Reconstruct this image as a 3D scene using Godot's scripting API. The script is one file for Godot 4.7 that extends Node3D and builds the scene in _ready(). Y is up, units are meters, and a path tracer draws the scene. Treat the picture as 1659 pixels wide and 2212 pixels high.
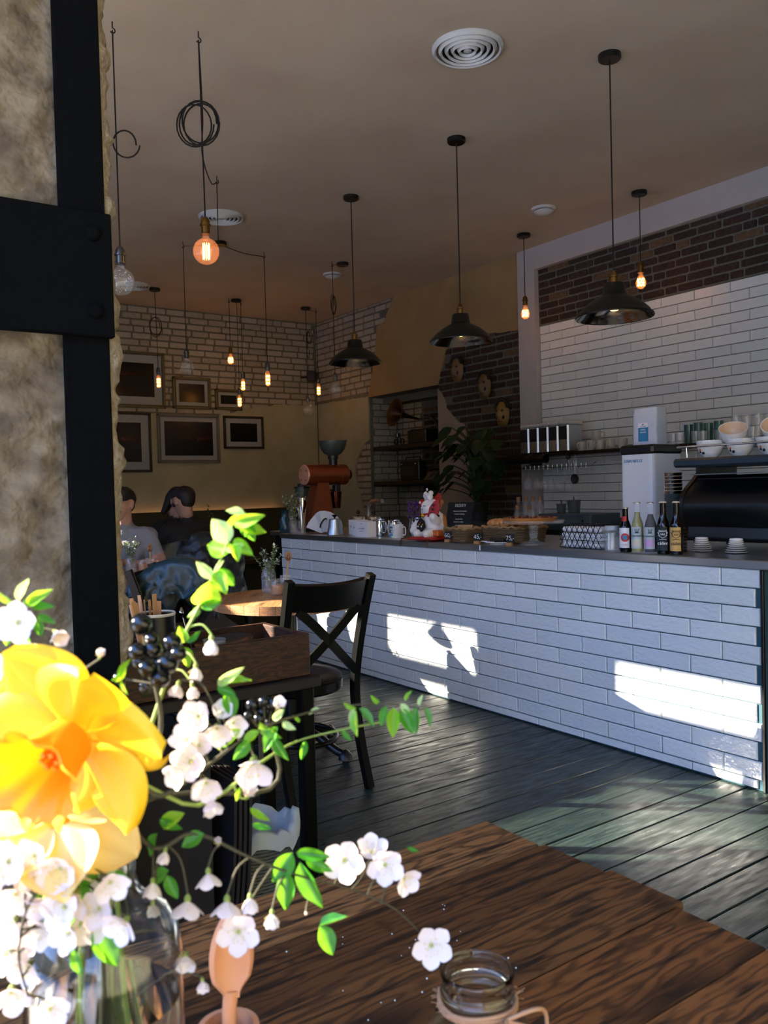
extends Node3D

# ---------------------------------------------------------------- mesh builder
class Geo:
	var v := PackedVector3Array()
	var n := PackedVector3Array()
	var u := PackedVector2Array()
	var k := PackedColorArray()
	var x := PackedInt32Array()
	var col := Color.WHITE
	var tinted := false
	func vert(p: Vector3, nn: Vector3, uv := Vector2.ZERO) -> int:
		v.append(p); n.append(nn); u.append(uv); k.append(col)
		return v.size() - 1
	func tri(a: int, b: int, c: int) -> void:
		var g := (v[b] - v[a]).cross(v[c] - v[a])
		if g.dot(n[a] + n[b] + n[c]) > 0.0:
			x.append(a); x.append(c); x.append(b)
		else:
			x.append(a); x.append(b); x.append(c)
	func quad(a: int, b: int, c: int, d: int) -> void:
		tri(a, b, c); tri(a, c, d)
	func flat(pts: Array, nn := Vector3.ZERO) -> void:
		if nn == Vector3.ZERO:
			nn = -((pts[1] - pts[0]).cross(pts[2] - pts[0])).normalized()
		var t := nn.cross(Vector3.UP if absf(nn.y) < 0.9 else Vector3.RIGHT).normalized()
		var bt := nn.cross(t)
		var ids := []
		for p in pts:
			ids.append(vert(p, nn, Vector2(p.dot(t), p.dot(bt))))
		for i in range(1, ids.size() - 1):
			tri(ids[0], ids[i], ids[i + 1])
	# box with chamfered edges, size s about c, turned by b
	func box(c: Vector3, s: Vector3, e := 0.0, b := Basis.IDENTITY) -> void:
		var h := s * 0.5
		if e <= 0.0:
			for ax in 3:
				for sg in [-1.0, 1.0]:
					var nn := Vector3.ZERO
					nn[ax] = sg
					var a1 := (ax + 1) % 3
					var a2 := (ax + 2) % 3
					var pts := []
					for q in [[-1, -1], [1, -1], [1, 1], [-1, 1]]:
						var p := Vector3.ZERO
						p[ax] = sg * h[ax]; p[a1] = q[0] * h[a1]; p[a2] = q[1] * h[a2]
						pts.append(c + b * p)
					flat(pts, b * nn)
			return
		e = minf(e, minf(h.x, minf(h.y, h.z)) * 0.9)
		for ax in 3:
			var a1 := (ax + 1) % 3
			var a2 := (ax + 2) % 3
			for sg in [-1.0, 1.0]:
				var nn := Vector3.ZERO
				nn[ax] = sg
				var pts := []
				for q in [[-1, -1], [1, -1], [1, 1], [-1, 1]]:
					var p := Vector3.ZERO
					p[ax] = sg * h[ax]; p[a1] = q[0] * (h[a1] - e); p[a2] = q[1] * (h[a2] - e)
					pts.append(c + b * p)
				flat(pts, b * nn)
			for s1 in [-1.0, 1.0]:
				for s2 in [-1.0, 1.0]:
					var nn := Vector3.ZERO
					nn[a1] = s1; nn[a2] = s2
					nn = nn.normalized()
					var pts := []
					for q in [[-1, 0], [1, 0], [1, 1], [-1, 1]]:
						var p := Vector3.ZERO
						p[ax] = q[0] * (h[ax] - e)
						p[a1] = s1 * (h[a1] - (0.0 if q[1] else e)); p[a2] = s2 * (h[a2] - (e if q[1] else 0.0))
						pts.append(c + b * p)
					flat(pts, b * nn)
		for sx in [-1.0, 1.0]:
			for sy in [-1.0, 1.0]:
				for sz in [-1.0, 1.0]:
					var pts := []
					for ax in 3:
						var p := Vector3(sx * (h.x - e), sy * (h.y - e), sz * (h.z - e))
						p[ax] += [sx, sy, sz][ax] * e
						pts.append(c + b * p)
					flat(pts, b * Vector3(sx, sy, sz).normalized())
	# turned profile: points (radius, height), around +y of t
	func lathe(pr: Array, seg := 20, t := Transform3D.IDENTITY, sharp := 35.0, arc := TAU) -> void:
		var nn := []
		for i in pr.size() - 1:
			var d: Vector2 = pr[i + 1] - pr[i]
			nn.append(Vector2(d.y, -d.x).normalized())
		var full := absf(arc - TAU) < 0.001
		for i in pr.size() - 1:
			var na: Vector2 = nn[i]
			var nb: Vector2 = nn[i]
			if i > 0 and absf(rad_to_deg(nn[i].angle_to(nn[i - 1]))) < sharp:
				na = (nn[i] + nn[i - 1]).normalized()
			if i < nn.size() - 1 and absf(rad_to_deg(nn[i].angle_to(nn[i + 1]))) < sharp:
				nb = (nn[i] + nn[i + 1]).normalized()
			var pa: Vector2 = pr[i]
			var pb: Vector2 = pr[i + 1]
			if pa.distance_to(pb) < 1e-6:
				continue
			var first := v.size()
			for j in seg + 1:
				var a := arc * j / seg
				var c := cos(a)
				var s := sin(a)
				vert(t * Vector3(pa.x * c, pa.y, pa.x * s), t.basis * Vector3(na.x * c, na.y, na.x * s), Vector2(float(j) / seg, pa.y))
				vert(t * Vector3(pb.x * c, pb.y, pb.x * s), t.basis * Vector3(nb.x * c, nb.y, nb.x * s), Vector2(float(j) / seg, pb.y))
			for j in seg:
				var q := first + j * 2
				if pa.x > 1e-6:
					tri(q, q + 1, q + 2)
				if pb.x > 1e-6:
					tri(q + 1, q + 3, q + 2)
	# round bar through points with a radius at each
	func tube(pts: Array, rad, seg := 8, caps := true) -> void:
		var m := pts.size()
		var side := Vector3.UP
		var rings := []
		for i in m:
			var d: Vector3 = (pts[mini(i + 1, m - 1)] - pts[maxi(i - 1, 0)]).normalized()
			if i == 0:
				side = d.cross(Vector3.UP if absf(d.y) < 0.9 else Vector3.RIGHT).normalized()
			else:
				side = (side - d * side.dot(d)).normalized()
			var up := d.cross(side)
			var r: float = rad[i] if rad is Array else rad
			var first := v.size()
			for j in seg + 1:
				var a := TAU * j / seg
				var o := side * cos(a) + up * sin(a)
				vert(pts[i] + o * r, o, Vector2(float(j) / seg, float(i)))
			rings.append(first)
			if caps and (i == 0 or i == m - 1):
				var nn := -d if i == 0 else d
				var c := vert(pts[i], nn)
				var last := -1
				for j in seg + 1:
					var a := TAU * j / seg
					var w := vert(pts[i] + (side * cos(a) + up * sin(a)) * r, nn)
					if last >= 0:
						tri(c, last, w)
					last = w
		for i in m - 1:
			for j in seg:
				quad(rings[i] + j, rings[i] + j + 1, rings[i + 1] + j + 1, rings[i + 1] + j)
	# flat or tapered bar with a rectangular section (w along side, h across)
	func bar(a: Vector3, b: Vector3, w: float, h: float, side := Vector3.RIGHT, e := 0.002) -> void:
		var y := (b - a).normalized()
		var z := side.cross(y).normalized()
		var xx := y.cross(z)
		box((a + b) * 0.5, Vector3(w, a.distance_to(b), h), e, Basis(xx, y, z))
	# bar of rectangular section bent along points, w along side, h across it
	func sweep(pts: Array, side: Vector3, w: float, h: float) -> void:
		var m := pts.size()
		var ring := []
		for i in m:
			var d: Vector3 = (pts[mini(i + 1, m - 1)] - pts[maxi(i - 1, 0)]).normalized()
			var s := (side - d * side.dot(d)).normalized() * w * 0.5
			var f := d.cross(s).normalized() * h * 0.5
			ring.append([pts[i] - s - f, pts[i] + s - f, pts[i] + s + f, pts[i] - s + f])
		for k in 4:
			var rows := []
			for i in m: rows.append([ring[i][k], ring[i][(k + 1) % 4]])
			sheet(rows)
		flat(ring[0], (pts[0] - pts[1]).normalized())
		flat(ring[m - 1], (pts[m - 1] - pts[m - 2]).normalized())
	# polygon in xy pushed out along z by d
	func prism(poly: Array, d: float, t := Transform3D.IDENTITY) -> void:
		var p2 := PackedVector2Array(poly)
		var f := Geometry2D.triangulate_polygon(p2)
		for sg in [0, 1]:
			var nn := t.basis * Vector3(0, 0, 1 if sg else -1)
			var base := v.size()
			for p in p2:
				vert(t * Vector3(p.x, p.y, d * sg), nn, p)
			for i in range(0, f.size(), 3):
				tri(base + f[i], base + f[i + 1], base + f[i + 2])
		var cw := Geometry2D.is_polygon_clockwise(p2)
		for i in p2.size():
			var a := p2[i]
			var b := p2[(i + 1) % p2.size()]
			var e := (b - a).normalized()
			var o := Vector3(e.y, -e.x, 0) * (-1.0 if cw else 1.0)
			flat([t * Vector3(a.x, a.y, 0), t * Vector3(b.x, b.y, 0), t * Vector3(b.x, b.y, d), t * Vector3(a.x, a.y, d)], (t.basis * o).normalized())
	# smooth sheet over a grid of points g[i][j]; thickness th gives it a second face and a rim
	func sheet(g: Array, th := 0.0, closed := false) -> void:
		var ni := g.size()
		var nj: int = g[0].size()
		var nrm := []
		for i in ni:
			var row := []
			for j in nj:
				var i0 := (i - 1 + ni) % ni if closed else maxi(i - 1, 0)
				var i1 := (i + 1) % ni if closed else mini(i + 1, ni - 1)
				var du: Vector3 = g[i1][j] - g[i0][j]
				var dv: Vector3 = g[i][mini(j + 1, nj - 1)] - g[i][maxi(j - 1, 0)]
				var c := du.cross(dv)
				row.append(c.normalized() if c.length() > 1e-12 else Vector3.UP)
			nrm.append(row)
		for sg in ([1.0, -1.0] if th > 0.0 else [1.0]):
			var base := v.size()
			for i in ni:
				for j in nj:
					vert(g[i][j] + nrm[i][j] * th * 0.5 * sg, nrm[i][j] * sg, Vector2(float(i) / maxi(ni - 1, 1), float(j) / maxi(nj - 1, 1)))
			for i in (ni if closed else ni - 1):
				for j in nj - 1:
					var a := base + i * nj + j
					var b := base + ((i + 1) % ni) * nj + j
					quad(a, b, b + 1, a + 1)
		if th > 0.0 and not closed:
			var loop := []
			for i in ni: loop.append([i, 0])
			for j in range(1, nj): loop.append([ni - 1, j])
			for i in range(ni - 2, -1, -1): loop.append([i, nj - 1])
			for j in range(nj - 2, 0, -1): loop.append([0, j])
			for q in loop.size():
				var a: Array = loop[q]
				var b: Array = loop[(q + 1) % loop.size()]
				var pa: Vector3 = g[a[0]][a[1]]
				var pb: Vector3 = g[b[0]][b[1]]
				if pa.distance_to(pb) < 1e-7: continue
				var na: Vector3 = nrm[a[0]][a[1]] * th * 0.5
				var nb: Vector3 = nrm[b[0]][b[1]] * th * 0.5
				flat([pa + na, pb + nb, pb - nb, pa - na])
	func ball(c: Vector3, r: float, seg := 12, sq := Vector3.ONE) -> void:
		var pr := []
		var m := maxi(seg / 2, 4)
		for i in m + 1:
			var a := -PI / 2 + PI * i / m
			pr.append(Vector2(maxf(cos(a) * r, 0.0), sin(a) * r))
		lathe(pr, seg, Transform3D(Basis.from_scale(sq), c), 80.0)
	func put(o: Geo, t: Transform3D) -> void:
		var base := v.size()
		for i in o.v.size():
			v.append(t * o.v[i]); n.append((t.basis * o.n[i]).normalized()); u.append(o.u[i]); k.append(o.k[i])
		for i in o.x:
			x.append(base + i)
	func mesh(m: Material) -> ArrayMesh:
		var a := []
		a.resize(Mesh.ARRAY_MAX)
		a[Mesh.ARRAY_VERTEX] = v
		a[Mesh.ARRAY_NORMAL] = n
		a[Mesh.ARRAY_TEX_UV] = u
		if tinted:
			a[Mesh.ARRAY_COLOR] = k
		a[Mesh.ARRAY_INDEX] = x
		var r := ArrayMesh.new()
		r.add_surface_from_arrays(Mesh.PRIMITIVE_TRIANGLES, a)
		r.surface_set_material(0, m)
		return r

# ---------------------------------------------------------------- scene tree helpers
var M := {}
var rng := RandomNumberGenerator.new()
var taken := {}

func numbered(called: String) -> String:
	if not taken.has(called):
		taken[called] = 0
		return called
	taken[called] += 1
	return "%s_%03d" % [called, taken[called]]

func tag(o: Node, label: String, category: String, group := "") -> void:
	o.set_meta("label", label)
	o.set_meta("category", category)
	if group: o.set_meta("group", group)

func thing(called: String, label: String, category: String, at := Vector3.ZERO, turn := 0.0, group := "") -> Node3D:
	var o := Node3D.new()
	o.name = numbered(called)
	add_child(o)
	o.position = at
	o.rotation.y = turn
	tag(o, label, category, group)
	return o

func inst(called: String, m: Mesh, parent: Node, at := Transform3D.IDENTITY, mt: Material = null) -> MeshInstance3D:
	var o := MeshInstance3D.new()
	o.name = called
	o.mesh = m
	o.transform = at
	if mt: o.material_override = mt
	parent.add_child(o, true)
	return o

func part(called: String, g: Geo, m: Material, parent: Node, at := Transform3D.IDENTITY) -> MeshInstance3D:
	return inst(called, g.mesh(m), parent, at)

func single(called: String, g: Geo, m: Material, label: String, category: String, at := Vector3.ZERO, turn := 0.0, group := "") -> MeshInstance3D:
	var o := MeshInstance3D.new()
	o.name = numbered(called)
	o.mesh = g.mesh(m)
	add_child(o)
	o.position = at
	o.rotation.y = turn
	tag(o, label, category, group)
	return o

func struct(called: String, g: Geo, m: Material, label: String, category := "wall") -> MeshInstance3D:
	var o := MeshInstance3D.new()
	o.name = called
	o.mesh = g.mesh(m)
	add_child(o)
	o.set_meta("kind", "structure")
	tag(o, label, category)
	return o

func dup(o: Node3D, label: String, at: Vector3, turn := 0.0) -> Node3D:
	var c: Node3D = o.duplicate()
	var base := String(o.name)
	var cut := base.rfind("_")
	if cut > 0 and base.substr(cut + 1).is_valid_int(): base = base.substr(0, cut)
	c.name = numbered(base)
	add_child(c)
	c.position = at
	c.rotation.y = turn
	c.set_meta("label", label)
	return c

func text(s: String, size: float, depth: float, m: Material, parent: Node, at: Transform3D, fname := "Droid Sans", bold := false) -> MeshInstance3D:
	var t := TextMesh.new()
	var f := SystemFont.new()
	f.font_names = PackedStringArray([fname])
	if bold: f.font_weight = 700
	t.font = f
	t.text = s
	t.font_size = 32
	t.pixel_size = size / 32.0
	t.depth = depth
	t.curve_step = 4.0
	t.material = m
	return inst("lettering", t, parent, at)

# ---------------------------------------------------------------- materials
func hexc(h: String) -> Color:
	return Color.html(h)

func mat(key: String, h: String, rough := 0.6, metal := 0.0, more := {}) -> StandardMaterial3D:
	var m := StandardMaterial3D.new()
	m.resource_name = key
	m.albedo_color = hexc(h)
	m.roughness = rough
	m.metallic = metal
	for q in more: m.set(q, more[q])
	M[key] = m
	return m

func noise(freq: float, octaves := 4, sd := 1, kind := FastNoiseLite.TYPE_SIMPLEX_SMOOTH) -> FastNoiseLite:
	var f := FastNoiseLite.new()
	f.seed = sd
	f.noise_type = kind
	f.frequency = freq
	f.fractal_octaves = octaves
	return f

func ntex(freq: float, octaves: int, cols: Array, size := 512, sd := 1, kind := FastNoiseLite.TYPE_SIMPLEX_SMOOTH, stops := []) -> NoiseTexture2D:
	var t := NoiseTexture2D.new()
	t.width = size
	t.height = size
	t.seamless = true
	t.noise = noise(freq, octaves, sd, kind)
	var g := Gradient.new()
	var off := PackedFloat32Array()
	var cc := PackedColorArray()
	for i in cols.size():
		off.append(stops[i] if stops else float(i) / (cols.size() - 1))
		cc.append(hexc(cols[i]) if cols[i] is String else Color(cols[i], cols[i], cols[i]))
	g.offsets = off
	g.colors = cc
	t.color_ramp = g
	return t

func rough_mat(key: String, cols: Array, freq: float, scale: float, rough := 0.85, relief := 0.0, rfreq := 0.02, sd := 3, oct := 5) -> StandardMaterial3D:
	var m := mat(key, "#ffffff", rough)
	m.albedo_texture = ntex(freq, oct, cols, 512, sd)
	m.uv1_triplanar = true
	m.uv1_world_triplanar = true
	m.uv1_scale = Vector3.ONE * scale
	if relief > 0.0:
		m.heightmap_enabled = true
		m.heightmap_scale = relief
		m.heightmap_texture = ntex(rfreq, 5, [0.0, 1.0], 512, sd + 7)
	return m

# wood whose grain runs along u (x of the texture): rings, streaks and knots
func wood_img(w: int, h: int, sd: int, light: Color, mid: Color, dark: Color, stain: Color, amount: float, knots := 3) -> ImageTexture:
	var im := Image.create(w, h, false, Image.FORMAT_RGB8)
	var a := noise(1.0, 4, sd)
	var b := noise(1.0, 3, sd + 11)
	var c := noise(1.0, 5, sd + 23)
	var r := RandomNumberGenerator.new()
	r.seed = sd
	var kn := []
	for i in knots:
		kn.append([r.randf() * w, r.randf() * h, r.randf_range(0.5, 1.0) * h * 0.06])
	for y in h:
		for x in w:
			var fx := float(x) / w
			var fy := float(y) / h
			# mirrored lookups keep the tile seamless
			var mx := absf(fx * 2.0 - 1.0)
			var my := absf(fy * 2.0 - 1.0)
			var warp := b.get_noise_2d(mx * 2.2, my * 3.0) * 0.14
			var near := 0.0
			for q in kn:
				var dx: float = (x - q[0]) / (q[2] * 3.2)
				var dy: float = (y - q[1]) / q[2]
				var dd: float = dx * dx + dy * dy
				if dd < 9.0:
					near = maxf(near, exp(-dd))
					warp += exp(-dd * 0.5) * 0.10 * signf(dy + 0.01)
			var ring := sin((my + warp) * 70.0 + b.get_noise_2d(mx * 3.0, my * 8.0) * 5.0) * 0.5 + 0.5
			var fine := a.get_noise_2d(mx * 2.6, my * 110.0) * 0.5 + 0.5
			var s := c.get_noise_2d(mx * 2.4, my * 11.0) * 0.5 + 0.5
			var k := light.lerp(mid, clampf(fine * 1.1 - 0.05, 0, 1)).lerp(dark, pow(ring, 3.0) * 0.55)
			k = k.lerp(stain, clampf((s - 0.55) * 4.0, 0, 1) * amount)
			k = k.lerp(dark.darkened(0.4), near * 0.8)
			im.set_pixel(x, y, k)
	return ImageTexture.create_from_image(im)

func smooth_path(pts: Array, sub := 6) -> Array:
	var out := []
	for i in pts.size() - 1:
		var p0: Vector3 = pts[maxi(i - 1, 0)]
		var p1: Vector3 = pts[i]
		var p2: Vector3 = pts[i + 1]
		var p3: Vector3 = pts[mini(i + 2, pts.size() - 1)]
		for j in sub:
			out.append(p1.cubic_interpolate(p2, p0, p3, float(j) / sub))
	out.append(pts[-1])
	return out

const NTH := ["first", "second", "third", "fourth", "fifth", "sixth", "seventh", "eighth", "ninth", "tenth", "eleventh", "twelfth", "thirteenth", "fourteenth"]

func xf(p: Vector3, ry := 0.0, rx := 0.0, rz := 0.0) -> Transform3D:
	return Transform3D(Basis.from_euler(Vector3(rx, ry, rz)), p)

# ---------------------------------------------------------------- smooth bodies: tapered capsules joined and meshed as surface nets
# bone: [from, to, radius from, radius to, colour]
func blob(bones: Array, cell: float, k: float, bump := 0.0, sd := 1) -> Geo:
	var lo := Vector3.ONE * 1e9
	var hi := -lo
	for b in bones:
		var r: float = maxf(b[2], b[3]) + k + cell * 2.0
		for p in [b[0], b[1]]:
			lo = lo.min(p - Vector3.ONE * r)
			hi = hi.max(p + Vector3.ONE * r)
	var n := Vector3i(((hi - lo) / cell).ceil()) + Vector3i.ONE
	var nx := n.x
	var nxy := n.x * n.y
	var d := PackedFloat32Array()
	d.resize(nxy * n.z)
	d.fill(1e3)
	var near := PackedFloat32Array()
	near.resize(nxy * n.z)
	near.fill(1e3)
	var who := PackedByteArray()
	who.resize(nxy * n.z)
	for bi in bones.size():
		var b: Array = bones[bi]
		var pa: Vector3 = b[0]
		var ra: float = b[2]
		var ba: Vector3 = b[1] - pa
		var dr: float = b[3] - ra
		var l2 := maxf(ba.length_squared(), 1e-9)
		var r: float = maxf(b[2], b[3]) + k + cell * 2.0
		var i0 := Vector3i(((pa.min(b[1]) - Vector3.ONE * r - lo) / cell).floor()).clamp(Vector3i.ZERO, n - Vector3i.ONE)
		var i1 := Vector3i(((pa.max(b[1]) + Vector3.ONE * r - lo) / cell).ceil()).clamp(Vector3i.ZERO, n - Vector3i.ONE)
		for z in range(i0.z, i1.z + 1):
			for y in range(i0.y, i1.y + 1):
				var at0 := z * nxy + y * nx
				for x in range(i0.x, i1.x + 1):
					var p := lo + Vector3(x, y, z) * cell - pa
					var h := clampf(p.dot(ba) / l2, 0.0, 1.0)
					var q := (p - ba * h).length() - ra - dr * h
					var w := at0 + x
					if q < near[w]:
						near[w] = q
						who[w] = bi
					var o := d[w]
					var m := maxf(k - absf(o - q), 0.0) / k
					d[w] = minf(o, q) - m * m * k * 0.25
	var f: FastNoiseLite = noise(1.0, 3, sd) if bump > 0.0 else null
	if f:
		for z in n.z:
			for y in n.y:
				for x in nx:
					var w := z * nxy + y * nx + x
					if absf(d[w]) < 0.08:
						d[w] += f.get_noise_3d((lo.x + x * cell) * 14.0, (lo.y + y * cell) * 14.0, (lo.z + z * cell) * 14.0) * bump
	var g := Geo.new()
	g.tinted = true
	var id := PackedInt32Array()
	id.resize(nxy * n.z)
	id.fill(-1)
	var off := [0, 1, nx, nx + 1, nxy, nxy + 1, nxy + nx, nxy + nx + 1]
	var corner := [Vector3(0, 0, 0), Vector3(1, 0, 0), Vector3(0, 1, 0), Vector3(1, 1, 0), Vector3(0, 0, 1), Vector3(1, 0, 1), Vector3(0, 1, 1), Vector3(1, 1, 1)]
	var edges := [[0, 1], [2, 3], [4, 5], [6, 7], [0, 2], [1, 3], [4, 6], [5, 7], [0, 4], [1, 5], [2, 6], [3, 7]]
	for z in n.z - 1:
		for y in n.y - 1:
			for x in nx - 1:
				var w := z * nxy + y * nx + x
				if d[w] > cell * 3.0 or d[w] < -cell * 3.0: continue
				var neg := 0
				for c in 8:
					if d[w + off[c]] < 0.0: neg += 1
				if neg == 0 or neg == 8: continue
				var s := Vector3.ZERO
				var m := 0
				for e in edges:
					var a := d[w + off[e[0]]]
					var b := d[w + off[e[1]]]
					if (a < 0.0) != (b < 0.0):
						s += corner[e[0]].lerp(corner[e[1]], a / (a - b))
						m += 1
				s /= m
				var gr := Vector3(d[w + 1] - d[w] + d[w + nx + 1] - d[w + nx] + d[w + nxy + 1] - d[w + nxy] + d[w + nxy + nx + 1] - d[w + nxy + nx],
					d[w + nx] - d[w] + d[w + nx + 1] - d[w + 1] + d[w + nxy + nx] - d[w + nxy] + d[w + nxy + nx + 1] - d[w + nxy + 1],
					d[w + nxy] - d[w] + d[w + nxy + 1] - d[w + 1] + d[w + nxy + nx] - d[w + nx] + d[w + nxy + nx + 1] - d[w + nx + 1])
				g.col = bones[who[w]][4]
				id[w] = g.vert(lo + (Vector3(x, y, z) + s) * cell, gr.normalized())
	for z in range(1, n.z - 1):
		for y in range(1, n.y - 1):
			for x in range(1, nx - 1):
				var w := z * nxy + y * nx + x
				if absf(d[w]) > cell * 3.0: continue
				var s := d[w] < 0.0
				if s != (d[w + 1] < 0.0):
					g.quad(id[w], id[w - nx], id[w - nx - nxy], id[w - nxy])
				if s != (d[w + nx] < 0.0):
					g.quad(id[w], id[w - 1], id[w - 1 - nxy], id[w - nxy])
				if s != (d[w + nxy] < 0.0):
					g.quad(id[w], id[w - 1], id[w - 1 - nx], id[w - nx])
	return g

# ---------------------------------------------------------------- the scene
func _ready() -> void:
	rng.seed = 7
	var cam := Camera3D.new()
	cam.name = "camera"
	cam.position = Vector3(0, 1.2457, 0)
	cam.basis = Basis(Vector3.UP, deg_to_rad(-35.32)) * Basis(Vector3.RIGHT, deg_to_rad(-1.55)) * Basis(Vector3.BACK, deg_to_rad(-1.513))
	cam.fov = rad_to_deg(2.0 * atan(1106.0 / 1819.0))
	cam.near = 0.02
	cam.current = true
	var lens := CameraAttributesPhysical.new()
	lens.frustum_focal_length = 24.0 * 1819.0 / 2212.0
	lens.exposure_aperture = 9.0
	lens.frustum_focus_distance = 3.0
	cam.attributes = lens
	add_child(cam)
	var env := Environment.new()
	env.tonemap_mode = Environment.TONE_MAPPER_LINEAR
	env.tonemap_exposure = 1.85
	env.background_mode = Environment.BG_SKY
	var sky := ProceduralSkyMaterial.new()
	sky.sky_top_color = Color(0.42, 0.60, 0.92)
	sky.sky_horizon_color = Color(0.86, 0.91, 0.97)
	sky.ground_bottom_color = Color(0.34, 0.32, 0.29)
	sky.ground_horizon_color = Color(0.72, 0.72, 0.70)
	sky.energy_multiplier = 5.2
	env.sky = Sky.new()
	env.sky.sky_material = sky
	env.sdfgi_enabled = true
	env.ssao_enabled = true
	env.ssil_enabled = true
	var we := WorldEnvironment.new()
	we.name = "environment"
	we.environment = env
	add_child(we)
	var sun := DirectionalLight3D.new()
	sun.name = "sun"
	sun.look_at_from_position(Vector3.ZERO, Vector3(1.0, -0.55, 0.85))
	sun.light_color = Color(1.0, 0.93, 0.84)
	sun.light_energy = 7.5
	sun.light_angular_distance = 0.53
	sun.shadow_enabled = true
	sun.sky_mode = DirectionalLight3D.SKY_MODE_LIGHT_ONLY
	add_child(sun)

	make_materials()
	build_shell()
	build_bar()
	build_lamps()
	build_bar_objects()
	build_back_bar()
	build_alcove()
	build_pictures()
	build_seating()
	build_people()
	build_foreground()

func make_materials() -> void:
	rough_mat("ceiling_plaster", ["#b6a48d", "#beae97", "#c4b59e"], 0.006, 0.3, 0.9, 0.25, 0.03, 3)
	rough_mat("cream_plaster", ["#98977c", "#a1a086", "#a7a68d"], 0.008, 0.5, 0.9, 0.15, 0.03, 5)
	rough_mat("tan_plaster", ["#937a50", "#9b8258", "#a2895f"], 0.008, 0.5, 0.9, 0.15, 0.03, 6)
	rough_mat("rose_plaster", ["#8f8274", "#978a7c", "#9d9183"], 0.008, 0.5, 0.9, 0.15, 0.03, 8)
	rough_mat("frame_paint", ["#aba8a6", "#b3b0ae"], 0.01, 0.6, 0.75, 0.0, 0.02, 9)
	rough_mat("pale_mortar", ["#5f5e50", "#6e6d60", "#777569"], 0.03, 2.0, 0.95, 0.4, 0.04, 10)
	rough_mat("grey_mortar", ["#55574f", "#63665f", "#6d7068"], 0.03, 2.0, 0.95, 0.5, 0.04, 12)
	for i in 3:
		rough_mat("white_brick_%d" % i, [["#9a9585", "#a7a292", "#aea99b"], ["#938e7d", "#a09b8a", "#a8a394"], ["#a19c8d", "#aca799", "#b3aea2"]][i], 0.02, 2.2, 0.9, 0.5, 0.05, 20 + i)
		rough_mat("dark_brick_%d" % i, [["#2a1f1c", "#3b2b27", "#4a3832"], ["#241c1b", "#332724", "#42332e"], ["#51402c", "#63503a", "#6f5b43"]][i], 0.02, 2.2, 0.92, 0.7, 0.05, 24 + i)
	mat("grout", "#2c4f5a", 0.9)
	mat("wall_grout", "#4d5750", 0.9)
	for i in 3:
		var m := mat("tile_glaze_%d" % i, ["#dce3e4", "#d6dee0", "#e1e7e7"][i], 0.09)
		m.metallic_specular = 0.55
		m.heightmap_enabled = true
		m.heightmap_scale = 0.26
		m.heightmap_texture = ntex(0.03, 3, [0.0, 1.0], 512, 31 + i)
		m.uv1_triplanar = true
		m.uv1_world_triplanar = true
		m.uv1_scale = Vector3(1.6, 2.6, 1.6)
	# dark stained boards of the floor
	var ft := wood_img(1024, 256, 41, Color("#2a3a36"), Color("#1b2b27"), Color("#0a1311"), Color("#4b5852"), 0.5, 2)
	for i in 4:
		var m := mat("floor_board_%d" % i, ["#ffffff", "#d8dcda", "#f2eee6", "#c8d0ce"][i], 0.36)
		m.albedo_texture = ft
		m.roughness_texture = ntex(0.02, 5, [0.32, 1.0], 512, 44)
		m.roughness = 0.62
		m.uv1_triplanar = true
		m.uv1_scale = Vector3(0.55, 3.0, 3.0)
		m.uv1_offset = Vector3(0.27 * i, 0.0, 0.37 * i)
		m.heightmap_enabled = true
		m.heightmap_scale = 0.12
		m.heightmap_texture = ft
	mat("gap_black", "#0c0e0e", 0.95)
	var tt := wood_img(1024, 512, 51, Color("#a9743f"), Color("#80552e"), Color("#2f1d10"), Color("#1a120c"), 1.0, 5)
	for i in 5:
		var m := mat("table_board_%d" % i, ["#ffffff", "#c4b9aa", "#ead6c0", "#a89c90", "#d8c4ae"][i], 0.5)
		m.albedo_texture = tt
		m.uv1_triplanar = true
		m.uv1_scale = Vector3(1.1, 3.0, 2.6)
		m.uv1_offset = Vector3(0.23 * i, 0.0, 0.31 * i + 0.1)
		m.heightmap_enabled = true
		m.heightmap_scale = 0.06
		m.heightmap_texture = tt
	var lt := wood_img(512, 256, 61, Color("#cfa577"), Color("#b8895c"), Color("#7d5734"), Color("#8a6440"), 0.5, 1)
	for i in 3:
		var m := mat("light_wood_%d" % i, ["#ffffff", "#e6d8c8", "#f3e6d6"][i], 0.5)
		m.albedo_texture = lt
		m.uv1_triplanar = true
		m.uv1_scale = Vector3(1.2, 4.0, 4.0)
		m.uv1_offset = Vector3(0.3 * i, 0, 0.2 * i)
	mat("spoon_wood", "#d79a72", 0.55)
	mat("spoon_wood_pale", "#c89a6c", 0.6)
	rough_mat("iron_black", ["#040505", "#070808"], 0.05, 3.0, 0.85, 0.1, 0.05, 71).metallic_specular = 0.22
	rough_mat("stone", ["#4a3f2e", "#665842", "#85765b", "#9b8d72"], 0.02, 1.0, 0.95, 1.0, 0.04, 73)
	rough_mat("stone_lit", ["#7d6f5a", "#9c8d75", "#b3a58c"], 0.02, 2.0, 0.95, 1.0, 0.04, 75)
	mat("lamp_black", "#070a09", 0.4)
	mat("cord_black", "#0a0b0b", 0.7)
	mat("mirror_inside", "#c9cdcf", 0.12, 1.0)
	mat("brass", "#8a6a38", 0.35, 1.0)
	mat("steel", "#b9bfc3", 0.28, 1.0)
	mat("steel_dark", "#6b7275", 0.35, 1.0)
	mat("counter_steel", "#aeb6bb", 0.34, 1.0)
	mat("chrome", "#d6dadd", 0.1, 1.0)
	mat("white_metal", "#c8cbc9", 0.55)
	mat("dark_gap", "#15181a", 0.9)
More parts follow.
